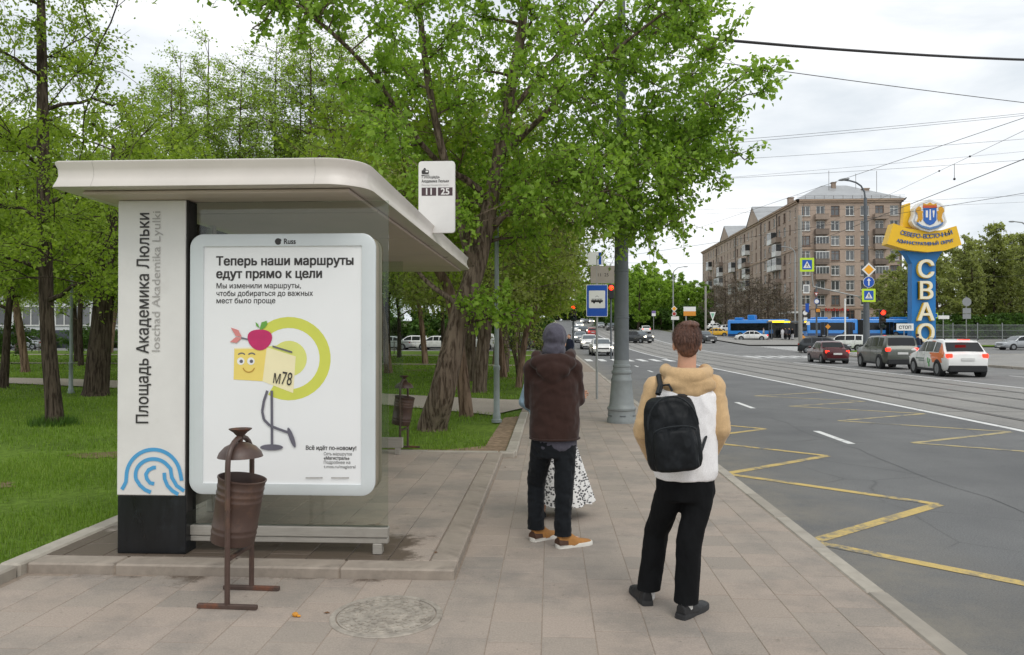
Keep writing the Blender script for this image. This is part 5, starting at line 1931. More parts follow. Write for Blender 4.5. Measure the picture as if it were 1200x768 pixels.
def put_windows(spots_, org, u, nrm, rz):
    org, u, nrm = Vector(org), Vector(u), Vector(nrm)
    for ci, f, xc, s0, ww in spots_:
        st = rb.choice('aabbc' if (ci + f) % 3 else 'abccb')
        fm, pmh = window_meshes(ww, WH, st)
        o = obj('window', fm, bld)
        o.location = org + u * xc + Vector((0, 0, s0)) - nrm * .2 - Vector((CX, CY, GB))
        o.rotation_euler = (0, 0, rz)
        obj('pane', pmh, o)
rb = random.Random(88)
BZ = Z1 - FH - GB          # bottom row floor height over ground
BASE = -.6
# front facade, facing the camera
wf = [FW / 7] * 7
og = (CX, CY, GB + BASE)
sp_f = facade(og, (1, 0, 0), (0, -1, 0), wf, 'front_wall', M_BRICK, [WW] * 7, BZ - BASE, NF)
put_windows(sp_f, og, (1, 0, 0), (0, -1, 0), 0)
# long side facade along the street, facing -x
ncs = 26
ws = [SL / ncs] * ncs
og2 = (CX, CY + SL, GB + BASE)
wins = [0.9 if (ncs - 1 - i) in (0, 1, 7, 8, 9, 15, 16, 17, 24) else 1.5 for i in range(ncs)]
sp_s = facade(og2, (0, -1, 0), (-1, 0, 0), ws, 'side_wall', M_BRICK, wins, BZ - BASE, NF)
put_windows(sp_s, og2, (0, -1, 0), (-1, 0, 0), R(-90))
# other walls
b = MB()
zt = BZ + NF * FH + .9
b.add([(FW, 0, BASE), (FW, 16, BASE), (FW, 16, zt), (FW, 0, zt)], [(0, 1, 2, 3)])
b.add([(FW, 16, BASE), (15, 16, BASE), (15, 16, zt), (FW, 16, zt)], [(0, 1, 2, 3)])
b.add([(15, 16, BASE), (15, SL, BASE), (15, SL, zt), (15, 16, zt)], [(0, 1, 2, 3)])
b.add([(15, SL, BASE), (0, SL, BASE), (0, SL, zt), (15, SL, zt)], [(0, 1, 2, 3)])
b.build('rear_wall', M_BRICK2, bld, smooth=False)
# cornice, string courses, plinth
b = MB()
b.box(-.55, FW + .55, -.55, -.002, zt - .05, zt + .28)
b.box(-.55, -.002, -.55, SL + .4, zt - .052, zt + .278)
b.box(-.28, FW + .28, -.28, -.001, zt - .42, zt - .06)
b.box(-.28, -.001, -.28, SL + .2, zt - .421, zt - .061)
b.build('cornice', M_TRIM, bld, smooth=False)
b = MB()
for f in (1, 5):
    z = BZ + f * FH + .12
    b.box(-.14, FW + .1, -.14, -.001, z, z + .3)
    b.box(-.14, -.001, -.14, SL, z - .001, z + .299)
b.build('string_course', M_TRIM, bld, smooth=False)
b = MB()
b.box(-.10, FW + .08, -.10, -.001, BASE, BZ + .5)
b.box(-.10, -.001, -.098, SL, BASE, BZ + .499)
b.build('plinth', M_PLINTHW, bld, smooth=False)
# corner quoins as recessed vertical joint
b = MB()
for x in (1.0,):
    b.box(x, x + .12, -.03, -.001, BZ + .5, zt - .42)
b.box(-.03, -.001, 1.4, 1.52, BZ + .5, zt - .42)
b.box(-.04, -.001, 8.2, 8.34, BZ + .5, zt - .42)
b.build('pilaster_edge', M_BRICK2, bld, smooth=False)
# hipped metal roof
zr = zt + .28
rh = 4.4
b = MB()
v = [(-.6, -.6, zr), (FW + .6, -.6, zr), (FW + .6, 16.6, zr), (-.6, 16.6, zr), (7.5, 8, zr + rh), (FW - 8, 8, zr + rh)]
b.add(v, [(0, 1, 5, 4), (1, 2, 5), (2, 3, 4, 5), (3, 0, 4)])
b.build('roof', M_METALROOF, bld, smooth=False)
b = MB()
v = [(-.6, 12, zr - .01), (15.6, 12, zr - .01), (15.6, SL + .6, zr - .01), (-.6, SL + .6, zr - .01), (7.5, 12, zr + 3.6), (7.5, SL - 8, zr + 3.6)]
b.add(v, [(0, 4, 5, 3), (1, 2, 5, 4), (3, 5, 2), (0, 1, 4)])
b.build('wing_roof', M_METALROOF, bld, smooth=False)
b = MB()
x = 1.2
while x < FW:
    b.box(x, x + .06, -.5, -.44, zr, zr + .7)
    x += 1.9
b.box(-.5, FW + .5, -.49, -.45, zr + .66, zr + .7)
b.box(-.5, FW + .5, -.488, -.452, zr + .36, zr + .4)
b.build('roof_railing', M_DRAIN, bld, smooth=False)
# gables on the side wing
for gy, gw, gh in ((33.0, 11.0, 4.3), (63, 11.0, 3.9)):
    b = MB()
    b.prism([(-gw / 2, 0), (gw / 2, 0), (0, gh)], (-.25, gy, zt - .02), (0, -1, 0), (0, 0, 1), .35)
    b.build('gable', M_BRICK, bld, smooth=False)
    b = MB()
    for s in (-1, 1):
        b.add([(-.7, gy + s * (gw / 2 + .5), zt + .0), (8, gy + s * (gw / 2 + .5), zt + .0), (8, gy, zt + gh + .25), (-.7, gy, zt + gh + .25)], [(0, 1, 2, 3)])
        b.add([(-.7, gy + s * (gw / 2 + .5), zt - .25), (-.7, gy, zt + gh), (-.7, gy, zt + gh + .25), (-.7, gy + s * (gw / 2 + .5), zt + .0)], [(0, 1, 2, 3)])
    b.build('gable_roof', M_METALROOF, bld, smooth=False)
for (x, y, s, h) in ((9.5, 6.5, .8, 4.6), (15.5, 5, 1.3, 2.9), (6, 24, 1.2, 4.6), (7, 45, 1.3, 4.6), (6, 58, 1.2, 4.6), (7, 80, 1.2, 4.4)):
    b = MB().box(x - s / 2, x + s / 2, y - s / 2, y + s / 2, zr, zr + h)
    b.box(x - s / 2 - .1, x + s / 2 + .1, y - s / 2 - .1, y + s / 2 + .1, zr + h + .004, zr + h + .2)
    b.build('chimney', M_BRICK2, bld, smooth=False)
b = MB()
for x, y, h in ((8, 5, 7), (14, 6, 6.5), (17.5, 4, 6.6)):
    b.cyl((x, y, zr + 2), (x, y, zr + h), .05, n=5)
b.build('aerial', M_DRAIN, bld)
for x in (FW - .25,):
    b = MB()
    b.cyl((x, -.2, 0), (x, -.2, zt - .6), .11, n=8)
    b.cyl((x, -.2, zt - .6), (x + .9, -.7, zt + .4), .13, n=8)
    b.build('drainpipe', M_DRAIN, bld)
b = MB()
for y in (14.5, 27, 52, 75):
    b.cyl((-.15, y, 0), (-.15, y, zt - .3), .1, n=6)
b.build('drainpipe', M_DRAIN, bld)
# balconies
balm = {}
def balcony(x, z, w, d, glazed, rz, shade):
    o = thing('balcony', None, None, (x[0], x[1], z), rz)
    del_ = [k for k in o.keys()]
    o.parent = bld
    key = (w, d, shade)
    if key not in balm:
        bb = MB()
        bb.box(-w / 2, w / 2, -d, -.01, -.16, 0)
        bb.box(-w / 2, w / 2, -d, -d + .09, .002, .95)
        bb.box(-w / 2, -w / 2 + .09, -d + .092, -.01, .002, .95)
        bb.box(w / 2 - .09, w / 2, -d + .092, -.01, .002, .95)
        bb.box(-w / 2 - .04, w / 2 + .04, -d - .04, -d + .12, .953, 1.02)
        balm[key] = bb.mesh('parapet', [M_CONC, M_CONC2, M_WFRAME][shade], smooth=False)
    obj('parapet', balm[key], o)
    if glazed:
        k2 = (w, d, 'g')
        if k2 not in balm:
            bb = MB()
            n_ = 4
            for i in range(n_ + 1):
                xx = -w / 2 + .03 + (w - .13) * i / n_
                bb.box(xx, xx + .07, -d + .01, -d + .08, 1.022, 2.35)
            bb.box(-w / 2, w / 2, -d + .005, -d + .085, 2.353, 2.45)
            bb.box(-w / 2, w / 2, -d, -.01, 2.455, 2.53)
            pp_ = MB().box(-w / 2 + .05, w / 2 - .05, -d + .04, -d + .05, 1.025, 2.35)
            for s in (-1, 1):
                pp_.box(s * (w / 2 - .05) - .005, s * (w / 2 - .05) + .005, -d + .1, -.02, 1.025, 2.35)
            balm[k2] = (bb.mesh('glazing_frame', M_WFRAME, smooth=False), pp_.mesh('glazing', M_PANE, smooth=False))
        obj('glazing_frame', balm[k2][0], o)
        obj('glazing', balm[k2][1], o)
    return o
M_CONC2 = pm('dark_balcony_panel', '#776a60', .85, var=.2, vs=1.2, bm=.2, bs=12)
cw = FW / 7
for col in (1, 5):
    for f in range(2, 8):
        balcony(((col + .5) * cw, 0), BZ + f * FH + .12, 2.7, 1.15, (col == 1 and f in (4, 5, 3)) or (col == 5 and f in (3, 5)), 0, 1 if (f + col) % 2 else 0)
cs = SL / ncs
for col, fl_ in ((3, (3, 4, 5, 6)), (4, (2, 4, 5, 6)), (10, (2, 3, 4, 5, 6)), (11, (3, 5)), (14, (3, 4, 5)), (18, (2, 3, 4, 5, 6)), (19, (4, 5)), (22, (3, 4, 5, 6)), (23, (4,))):
    for f in fl_:
        balcony((0, (col + .5) * cs), BZ + f * FH + .12, 3.1, 1.25, (f * 7 + col) % 3 != 0, R(-90), 2 if (f + col) % 3 else 0)
# shop canopy on the corner and red shop band
b = MB().box(-2.6, -.1, -1.5, 5, 3.3 + .4, 3.65 + .4)
b.build('canopy', M_WFRAME, bld, smooth=False)
M_RED = pm('red_sign', '#a8352c', .5, var=.15, vs=2, bm=0)
b = MB()
for k in range(9):
    b.box(5.2 + k * .55, 5.2 + k * .55 + .36, -.34, -.25, BZ + FH - .35, BZ + FH + .25 - .1 * (k % 3))
b.build('shop_sign', M_RED, bld, smooth=False)

# ---- office building far behind the park on the left
M_OFFW = pm('office_white_panel', '#c9cccd', .6, var=.06, vs=.5, bm=0)
M_OFFG = pm('office_grey_plinth', '#4a4e57', .8, var=.1, vs=1, bm=.1, bs=6)
off = thing('office_building', 'low white office building with wide windows and dark grey plinth behind the park', 'building', (-46, 86, gz(86)))
b = MB().box(-40, 3, 0, 14, 2.0, 9.5)
b.build('wall', M_OFFW, off, smooth=False)
MB().box(-40.05, 3.05, -.05, 14, -.5, 1.98).build('plinth', M_OFFG, off, smooth=False)
of = MB()
w, h = 4.4, 2.4
for z in (0, h - .12):
    of.box(-w / 2, w / 2, -.12, .0, z, z + .12)
for k in range(5):
    xx = -w / 2 + (w - .1) * k / 4
    of.box(xx, xx + .1, -.118, -.002, .122, h - .122)
ofm = of.mesh('window', M_WFRAME, smooth=False)
opm = MB().add([(-w / 2 + .05, -.04, .1), (w / 2 - .05, -.04, .1), (w / 2 - .05, -.04, h - .1), (-w / 2 + .05, -.04, h - .1)], [(0, 1, 2, 3)]).mesh('pane', M_PANE, smooth=False)
for r_ in range(2):
    for k in range(8):
        o = obj('window', ofm, off, (-37 + k * 5.2, -.02, 2.5 + r_ * 3.4))
        obj('pane', opm, o)
MB().box(-40.3, 3.3, -.4, 14, 9.5, 9.9).build('roof_edge', M_OFFG, off, smooth=False)
# low dark fence of the park
fence = thing('park_fence', 'low dark fence along the far side of the park', 'fence', (-50, 66, gz(66)))
ff = MB().cyl((0, 0, 0), (0, 0, 1.1), .04, n=6).mesh('post', M_DRAIN)
fr_ = MB().box(0, 3.0, -.02, .02, .95, 1.0).mesh('rail', M_DRAIN, smooth=False)
for k in range(13):
    obj('post', ff, fence, (k * 3.0, 0, 0))
    obj('rail', fr_, fence, (k * 3.0, 0, .05))

# ---- long mesh fence on the right
M_FENCE = pm('grey_fence_steel', '#8a8d8d', .5, metal=.3, var=.1, vs=2, bm=0)
FYR = 96
fz = gz(FYR)
fence2 = thing('steel_fence', 'long grey steel mesh fence behind the blue pylon', 'fence', (XA(1088, FYR), FYR, fz))
fpost = MB().cbox(-.05, .05, -.05, .05, 0, 2.7, .01).mesh('post', M_FENCE)
bb = MB()
for k in range(24):
    bb.box(.05 + k * .12, .068 + k * .12, -.009, .009, .15, 2.5)
for z in (.3, 1.0, 1.75, 2.42):
    bb.box(.05, 2.95, -.012, .012, z, z + .04)
fpan = bb.mesh('mesh_panel', M_FENCE, smooth=False)
for k in range(14):
    obj('post', fpost, fence2, (k * 3.0, 0, 0))
    obj('mesh_panel', fpan, fence2, (k * 3.0, 0, 0))

# ================================================================== BLUE DISTRICT PYLON
M_PYB = pm('pylon_blue', '#1673b8', .45, var=.07, vs=.6, bm=.03, bs=6)
M_PYBD = pm('pylon_side_blue', '#2a6fa5', .45, var=.07, vs=.6, bm=.03, bs=6)
M_GOLD = pm('golden_yellow', '#edbd1c', .45, var=.06, vs=.8, bm=.03)
M_CREAM = pm('cream_letter', '#efe6c9', .5, var=.04, bm=0)
M_PYW = pm('crest_white', '#e8e6e0', .5, var=.04, bm=0)
M_GOLD2 = pm('deep_gold', '#d39a20', .5, var=.1, vs=3, bm=0)
M_LETBL = pm('letter_blue', '#48669a', .5, bm=0)
PY = 62.0
def py_(px, py):
    q_ = P(px, py, PY)
    return (q_.x - pyo.x, q_.z - pyo.z)
q = P(1082, 416, PY)
pyo = Vector((q.x, PY, gz(PY)))
pylon = thing('district_pylon', 'tall blue pylon with vertical white letters and yellow crest board', 'pylon', pyo)
def pslab(pts, y, t, mat, name, ang=30):
    return MB().prism(pts, (0, y + t, 0), (1, 0, 0), (0, 0, 1), t).build(name, mat, pylon, ang=ang)
sh = [py_(1068.5, 418), py_(1096.5, 418), py_(1096.5, 308), py_(1102, 298), py_(1108, 291), py_(1056, 291), py_(1063, 299), py_(1069, 309)]
pslab(sh, 0, .75, M_PYB, 'column')
yb = [py_(1036, 287), py_(1060, 294), py_(1083, 296.5), py_(1104, 294.5), py_(1122.5, 288), py_(1116.5, 266), py_(1100, 271), py_(1082, 272), py_(1060, 269), py_(1043.5, 263)]
pslab(yb, -.55, 1.0, M_GOLD, 'name_board')
def ys_(pts, y, t, mat, name):
    return pslab([py_(*p) for p in pts][::-1], y, t, mat, name)
ys_([(1057, 266), (1059, 240), (1066, 238), (1066, 247), (1072, 256), (1080, 269)], -.1, .5, M_GOLD, 'crest_wing')
cr_out = [(1066, 246), (1071, 240), (1078, 237.5), (1084, 235.5), (1090, 238), (1097, 240), (1102, 245), (1101, 252), (1104, 262), (1101, 267), (1094, 271), (1084, 273.5), (1074, 271), (1066, 266), (1063, 261), (1066, 253)]
ys_(cr_out, -.75, .6, M_PYW, 'crest_board')
cr_in = [(1083.5 + (x - 1083.5) * .90, 255 + (y - 255) * .90) for x, y in cr_out]
ys_(cr_in, -.80, .06, pm('crest_rim_grey', '#b9bcc2', .5, bm=0), 'crest_rim')
cr_in = [(1083.5 + (x - 1083.5) * .84, 255 + (y - 255) * .84) for x, y in cr_out]
ys_(cr_in, -.83, .04, M_PYW, 'crest_field')
ys_([(1076, 246), (1091, 246), (1091, 260), (1088, 264), (1083.5, 266), (1079, 264), (1076, 260)], -.87, .05, pm('shield_blue', '#2763b5', .45, bm=0), 'crest_shield')
ys_([(1075.5, 243), (1091.5, 243), (1091.5, 246), (1075.5, 246)], -.88, .05, pm('crest_red', '#c9552c', .5, bm=0), 'crest_crown')
ys_([(1076, 240.5), (1080, 242), (1083.5, 239.5), (1087, 242), (1091, 240.5), (1091, 243), (1076, 243)], -.885, .05, M_GOLD2, 'crest_crown')
for k_, pts_ in enumerate(([(1078.5, 249), (1081, 249), (1081, 257), (1078.5, 257)], [(1083, 247.5), (1084.2, 247.5), (1084.6, 260), (1082.6, 260)], [(1086.3, 249), (1088.8, 249), (1088, 257), (1087, 257)])):
    ys_(pts_, -.885, .02, M_PYW, 'crest_charge')
lion = [(1068, 262), (1070, 257), (1069, 252), (1067, 250), (1068, 246), (1071, 244), (1073.5, 246), (1073, 249), (1075.5, 250), (1074.5, 253), (1075, 258), (1073, 262), (1071.5, 259), (1070.5, 262.5)]
ys_(lion, -.88, .05, M_GOLD2, 'crest_supporter')
ys_([(2 * 1083.5 - x, y) for x, y in lion][::-1], -.88, .05, M_GOLD2, 'crest_supporter')
rb_ = [(1068, 262), (1074, 266), (1083.5, 268.5), (1093, 266), (1099, 262), (1098, 265), (1093, 268.5), (1083.5, 271), (1074, 268.5), (1069, 265)]
ys_(rb_, -.885, .03, pm('ribbon_blue', '#5a7fb0', .5, bm=0), 'crest_ribbon')
def arc_text(txt, x0, x1, yc, sag, h, mat, y):
    n_ = len(txt)
    for i, ch in enumerate(txt):
        if ch == ' ':
            continue
        t = (i + .5) / n_
        px_ = x0 + (x1 - x0) * t
        u_ = (t - .5) * 2
        pyy = yc - sag * u_ * u_
        a_ = py_(px_, pyy)
        sl = -2 * sag * u_ / ((x1 - x0) / 2)
        lettering(ch, h, mat, pylon, (a_[0], y, a_[1]), (R(90), math.atan(sl), 0), align='CENTER', depth=.03, bold=.004)
arc_text('СЕВЕРО-ВОСТОЧНЫЙ', 1051, 1112, 280.5, 5.0, .47, M_LETBL, -.57)
arc_text('АДМИНИСТРАТИВНЫЙ ОКРУГ', 1047, 1114, 288.6, 4.2, .35, M_LETBL, -.57)
for ch, y1 in (('С', 325.5), ('В', 350.5), ('А', 375.5), ('О', 400)):
    a_ = py_(1083.5, y1)
    lettering(ch, 1.95, M_GOLD, pylon, (a_[0] - .04, -.11, a_[1] - .03), align='CENTER', depth=.10, bold=.045, name='letter')
    lettering(ch, 1.95, M_CREAM, pylon, (a_[0], -.25, a_[1]), align='CENTER', depth=.045, bold=.03, name='letter')

# ================================================================== ROAD SIGNS, SIGNALS, LAMPS
M_LIMEB = pm('fluorescent_border', '#c3e32a', .45, var=.03, bm=0)
M_YEL = pm('sign_yellow', '#f0a818', .45, var=.03, bm=0)
M_STEELPOLE = pm('dark_steel_pole', '#60656a', .55, metal=.2, var=.12, vs=3, bm=.05)
M_POSTG = pm('concrete_pole', '#9a9790', .8, var=.12, vs=2, bm=.2, bs=30)
M_REDLIT = pm('red_lamp', '#ff3a20', .4, var=.02, bm=0, emit='#ff2a14', es=3.0)
M_SIGNBACK = pm('sign_back_grey', '#8e9091', .5, metal=.3, var=.06, bm=0)
def onpole(root, pts, y, t, mat, name):
    return MB().prism(pts, (0, y + t, 0), (1, 0, 0), (0, 0, 1), t).build(name, mat, root, ang=30)
def sq(cx_, cz_, w, h=None, r=.03):
    h = h or w
    return rrect(cx_ - w / 2, cx_ + w / 2, cz_ - h / 2, cz_ + h / 2, r, 3)
def ped_sign(root, cx_, cz_, w, y):
    onpole(root, sq(cx_, cz_, w), y, .03, M_LIMEB, 'sign_border')
    onpole(root, sq(cx_, cz_, w * .70), y - .004, .004, M_SIGNBLUE, 'sign_plate')
    s_ = w * .28
    onpole(root, [(cx_ - s_, cz_ - s_ * .85), (cx_ + s_, cz_ - s_ * .85), (cx_, cz_ + s_ * .95)], y - .008, .003, M_SIGNWHITE, 'triangle')
    b_ = MB()
    f = lambda pl_, k: b_.prism([(cx_ + x * w, cz_ + z * w) for x, z in pl_], (0, y - .008 - .001 * k, 0), (1, 0, 0), (0, 0, 1), .002)
    f(circle(.005, .10, .026, 10), 0)
    f([(-.03, -.03), (.03, -.03), (.03, .07), (-.025, .07)], 1)
    f([(-.03, -.03), (-.10, -.19), (-.065, -.19), (.0, -.05)], 2)
    f([(.0, -.04), (.07, -.19), (.105, -.19), (.035, -.02)], 3)
    f([(.02, .06), (.09, -.0), (.08, -.02), (.02, .03)], 4)
    f([(-.02, .06), (-.09, .0), (-.08, -.02), (-.02, .03)], 5)
    b_.build('walker', M_SIGNBLACK, root, smooth=False)
# lamp post with mast arm
MY = 55.0
q = P(1015.5, 420, MY)
mx_ = Vector((q.x, MY, gz(MY)))
def mo(px, py):
    p_ = P(px, py, MY)
    return (p_.x - mx_.x, p_.z - mx_.z)
mast = thing('street_lamp', 'tall dark street lamp post with curved head carrying stacked road signs', 'street lamp', mx_)
zt_ = mo(1014, 232)[1]
MB().tube([(0, 0, 0), (0, 0, 4), (mo(1015, 300)[0], 0, mo(1015, 300)[1]), (mo(1014, 232)[0], 0, zt_)], [.26, .2, .15, .11], 14).build('post', M_STEELPOLE, mast)
pts = [mo(1014, 234), mo(1013, 225), mo(1009, 218), mo(1003, 214), mo(996, 212), mo(988, 211)]
MB().tube([(x, 0, z) for x, z in pts], .06, 8).build('arm', M_STEELPOLE, mast)
a_ = mo(989, 210.5)
MB().sphere((a_[0], 0, a_[1]), (.42, .16, .10), 12, 6, M=Matrix.Rotation(R(-8), 3, 'Y')).build('lamp_head', M_SIGNBACK, mast)
c1, c2 = mo(1012, 349), mo(953, 336)
MB().tube([(c1[0], 0, c1[1]), (c2[0], 0, c2[1])], .045, 8).build('mast_arm', M_GALV, mast)
c1, c2 = mo(1014, 354), mo(1003, 346.5)
MB().tube([(c1[0], 0, c1[1]), (c2[0], 0, c2[1])], .035, 8).build('brace', M_GALV, mast)
c2b = mo(953, 336.5)
a_ = mo(945.5, 310.5)
c2x = c2[0]
MB().tube([(mo(953, 336)[0], 0, mo(953, 336)[1]), (a_[0] + .3, .04, a_[1])], .04, 8).build('sign_bracket', M_GALV, mast)
ped_sign(mast, a_[0], a_[1], 1.0, -.06)
a_ = mo(1016.5, 316.5)
dm = lambda r: [(a_[0] + r, a_[1]), (a_[0], a_[1] + r), (a_[0] - r, a_[1]), (a_[0], a_[1] - r)]
onpole(mast, dm(.50), -.24, .03, M_SIGNWHITE, 'priority_sign')
onpole(mast, dm(.36), -.245, .005, M_YEL, 'priority_centre')
a_ = mo(1016.5, 331)
onpole(mast, circle(a_[0], a_[1], .40, 24), -.24, .03, M_SIGNWHITE, 'arrow_sign_rim')
onpole(mast, circle(a_[0], a_[1], .375, 24), -.245, .005, M_SIGNBLUE, 'arrow_sign')
onpole(mast, [(a_[0] - .045, a_[1] - .26), (a_[0] + .045, a_[1] - .26), (a_[0] + .045, a_[1] + .1), (a_[0] + .14, a_[1] + .1), (a_[0], a_[1] + .28), (a_[0] - .14, a_[1] + .1), (a_[0] - .045, a_[1] + .1)], -.25, .004, M_SIGNWHITE, 'arrow')
a_ = mo(1016.5, 346.5)
ped_sign(mast, a_[0], a_[1], .95, -.24)
MB().cbox(-.03, .03, -.23, -.12, mo(1016, 350)[1], mo(1016, 312)[1], .005).build('clamp', M_GALV, mast)

def signal(label, px, ybase, ytop, Y, w, lit=True):
    q_ = P(px, ybase, Y)
    t = thing('traffic_light', label, 'traffic light', (q_.x, Y, gz(Y)), 0, 'traffic lights showing red')
    z1 = ZA(ytop, Y, px) - gz(Y)
    hh = w * 3
    MB().cyl((0, 0, 0), (0, 0, z1 - .05), .07, n=10).build('post', M_STEELPOLE, t)
    MB().cbox(-w / 2, w / 2, -.32, -.075, z1 - hh, z1, .04).build('housing', M_SIGNBLACK, t, ang=30)
    for k, mm_ in enumerate((M_REDLIT, pm('dark_amber_lens', '#3a2c14', .25, bm=0), pm('dark_green_lens', '#12261c', .25, bm=0))):
        zc_ = z1 - w * (.5 + k)
        b_ = MB().lathe([(.0, .0), (w * .39, .0), (w * .36, .03), (w * .2, .055), (.005, .065)], 18)
        b_.xf(Matrix.Translation((0, -.322, zc_)) @ Matrix.Rotation(R(90), 4, 'X'))
        b_.build('lens', mm_, t)
        v_ = MB()
        ring = [[(w * .42 * math.cos(R(a2)), -.322 - d_, zc_ + w * .42 * math.sin(R(a2))) for a2 in range(0, 181, 20)] for d_ in (0, .17)]
        v_.loft(ring, False, False)
        v_.build('visor', M_SIGNBLACK, t)
    return t
signal('traffic light showing a big red lamp left of the blue pylon', 1033, 415, 363, 57, .46)
signal('traffic light with red lamp at the kerb above the hooded man', 672, 420, 356, 46, .36)
q = P(715.5, 400, 49)
sg = thing('hanging_signal', 'small red signal hanging beside the lamp pole behind the stop sign', 'traffic light', (XA(716, 52), 52, 0), 0, 'traffic lights showing red')
MB().tube([(0, 0, 0), (0, 0, ZA(328, 52)), (-.05, 0, ZA(326, 52))], .06, 8).build('post', M_STEELPOLE, sg)
zc_ = ZA(338, 52)
MB().cbox(-.2, .2, -.3, -.06, zc_ - .75, zc_ + .25, .03).build('housing', M_SIGNBLACK, sg, ang=30)
b = MB().lathe([(0, 0), (.17, 0), (.12, .05), (.005, .07)], 16)
b.xf(Matrix.Translation((0, -.302, zc_)) @ Matrix.Rotation(R(90), 4, 'X'))
b.build('lens', M_REDLIT, sg)

def small_sign(name, label, cat, px, ybase, Y, items, pole_r=.04, top=None, mat=None):
    q_ = P(px, ybase, Y)
    t = thing(name, label, cat, (q_.x, Y, gz(Y)))
    tops = min([i[2] - i[4] / 2 for i in items] + ([top] if top else []))
    MB().cyl((0, 0, -.1), (0, 0, ZA(tops, Y) - gz(Y)), pole_r, n=8).build('post', mat or M_GALV, t)
    for k, (shape, ix, iy, w, h, m1, m2) in enumerate(items):
        a__ = P(ix, iy, Y)
        x_, z_ = a__.x - q_.x, a__.z - gz(Y)
        ww, hh = w * Y / 870, h * Y / 870
        f = pole_r + .05
        if shape == 'rect':
            onpole(t, sq(x_, z_, ww, hh, .02), -f, .03, m1, 'sign_plate')
            if m2:
                onpole(t, sq(x_, z_, ww * .74, hh * .74, .02), -f - .005, .005, m2, 'sign_field')
        elif shape == 'half':
            onpole(t, sq(x_, z_ + hh / 4, ww, hh / 2, .01), -f, .03, m1, 'sign_plate')
            onpole(t, sq(x_, z_ - hh / 4 - .003, ww, hh / 2, .01), -f, .03, m2, 'sign_plate')
        elif shape == 'disc':
            onpole(t, circle(x_, z_, ww / 2, 18), -f, .03, m1, 'sign_plate')
            if m2:
                onpole(t, circle(x_, z_, ww / 2 * .8, 18), -f - .005, .005, m2, 'sign_field')
        elif shape == 'diamond':
            onpole(t, [(x_ + ww / 2, z_), (x_, z_ + ww / 2), (x_ - ww / 2, z_), (x_, z_ - ww / 2)], -f, .03, m1, 'sign_plate')
            onpole(t, [(x_ + ww * .36, z_), (x_, z_ + ww * .36), (x_ - ww * .36, z_), (x_, z_ - ww * .36)], -f - .005, .005, m2, 'sign_field')
        elif shape == 'tri':
            onpole(t, [(x_ - ww / 2, z_ + hh / 2), (x_, z_ - hh / 2), (x_ + ww / 2, z_ + hh / 2)], -f, .03, m1, 'sign_plate')
            onpole(t, [(x_ - ww * .3, z_ + hh * .36), (x_, z_ - hh * .22), (x_ + ww * .3, z_ + hh * .36)], -f - .005, .005, m2, 'sign_field')
    return t
M_GREENB = pm('sign_green_panel', '#7fb59a', .5, var=.05, bm=0)
M_ORNG = pm('orange_sign', '#d9902e', .5, var=.1, vs=6, bm=0)
M_PURP = pm('muted_purple_sign', '#7c6aa0', .5, bm=0)
t = small_sign('stop_line_sign', 'white stop line plate left of the blue pylon foot', 'road sign', 1059.5, 417, 60.5, [('rect', 1060, 383.5, 19, 8, M_SIGNWHITE, None)])
a_ = P(1060, 385.5, 60.5)
lettering('СТОП', .34, M_SIGNBLACK, t, (a_.x - t.location.x, -.10, a_.z - t.location.z), align='CENTER', depth=.004, bold=.006)
small_sign('road_sign', 'round grey sign backs with two plates on a post right of the pylon', 'road sign', 1132.5, 405, 80, [('disc', 1132.5, 354, 10, 10, M_SIGNBACK, None), ('rect', 1132.5, 364.5, 9, 6, M_SIGNBACK, None), ('rect', 1132.5, 371, 9, 5.5, M_SIGNBACK, None)])
small_sign('billboard', 'small white and orange billboard on a post left of the apartment block', 'billboard', 804, 388, 128, [('half', 808, 365, 14, 10.5, M_SIGNWHITE, M_ORNG)], .12)
small_sign('road_sign', 'yellow diamond sign with white plates on the far curved lamp post', 'road sign', 789, 388, 131, [('diamond', 790, 362, 7, 7, M_SIGNWHITE, M_YEL), ('disc', 790, 368, 5, 5, M_SIGNWHITE, M_RED), ('rect', 791, 373, 9, 4, M_SIGNWHITE, None)], .06)
small_sign('shield_sign', 'pale green shield shaped sign left of the bare trees', 'road sign', 835, 392, 110, [('tri', 835, 371, 7, 10, M_SIGNWHITE, M_GREENB), ('disc', 835, 378, 4.5, 4.5, M_SIGNWHITE, None)], .05)
small_sign('road_sign', 'small purple and white sign at the far bend beside the lamp pole', 'road sign', 766, 383, 140, [('half', 766, 367.5, 4.5, 6, M_PURP, M_SIGNWHITE)], .05)
small_sign('concrete_pole', 'thick concrete pole with many small signs in front of the apartment block', 'pole', 938, 401, 74, [('rect', 944, 339, 7, 10, M_SIGNWHITE, M_SIGNBACK), ('rect', 945, 361, 4, 10, M_SIGNBLUE, None), ('disc', 942.5, 367, 5, 5, M_SIGNWHITE, None), ('rect', 943, 374, 4, 3.5, M_SIGNWHITE, None), ('rect', 946, 379, 4, 4, M_SIGNWHITE, None)], .19, top=255, mat=M_POSTG)
small_sign('sign_post', 'thin grey post with blue round sign and dark camera box before the blue bus', 'road sign', 957, 402, 76, [('disc', 956.5, 353.5, 6, 6, M_SIGNBLUE, M_SIGNWHITE), ('tri', 956, 345.5, 5, 5, M_RED, M_SIGNWHITE), ('rect', 958, 364, 6, 5, M_SIGNBLACK, M_ORNG)], .09, mat=M_STEELPOLE, top=334)
small_sign('flag_pole', 'thin white bare pole standing before the blue articulated bus', 'pole', 990.5, 401, 90, [('rect', 990.5, 352, 1.2, 2, M_SIGNWHITE, None)], .09, mat=M_SIGNWHITE)
small_sign('roadworks_sign', 'small orange triangle sign among the cars before the blue bus', 'road sign', 970, 396, 100, [('diamond', 970, 383, 6, 6, M_ORNG, M_ORNG)], .04)
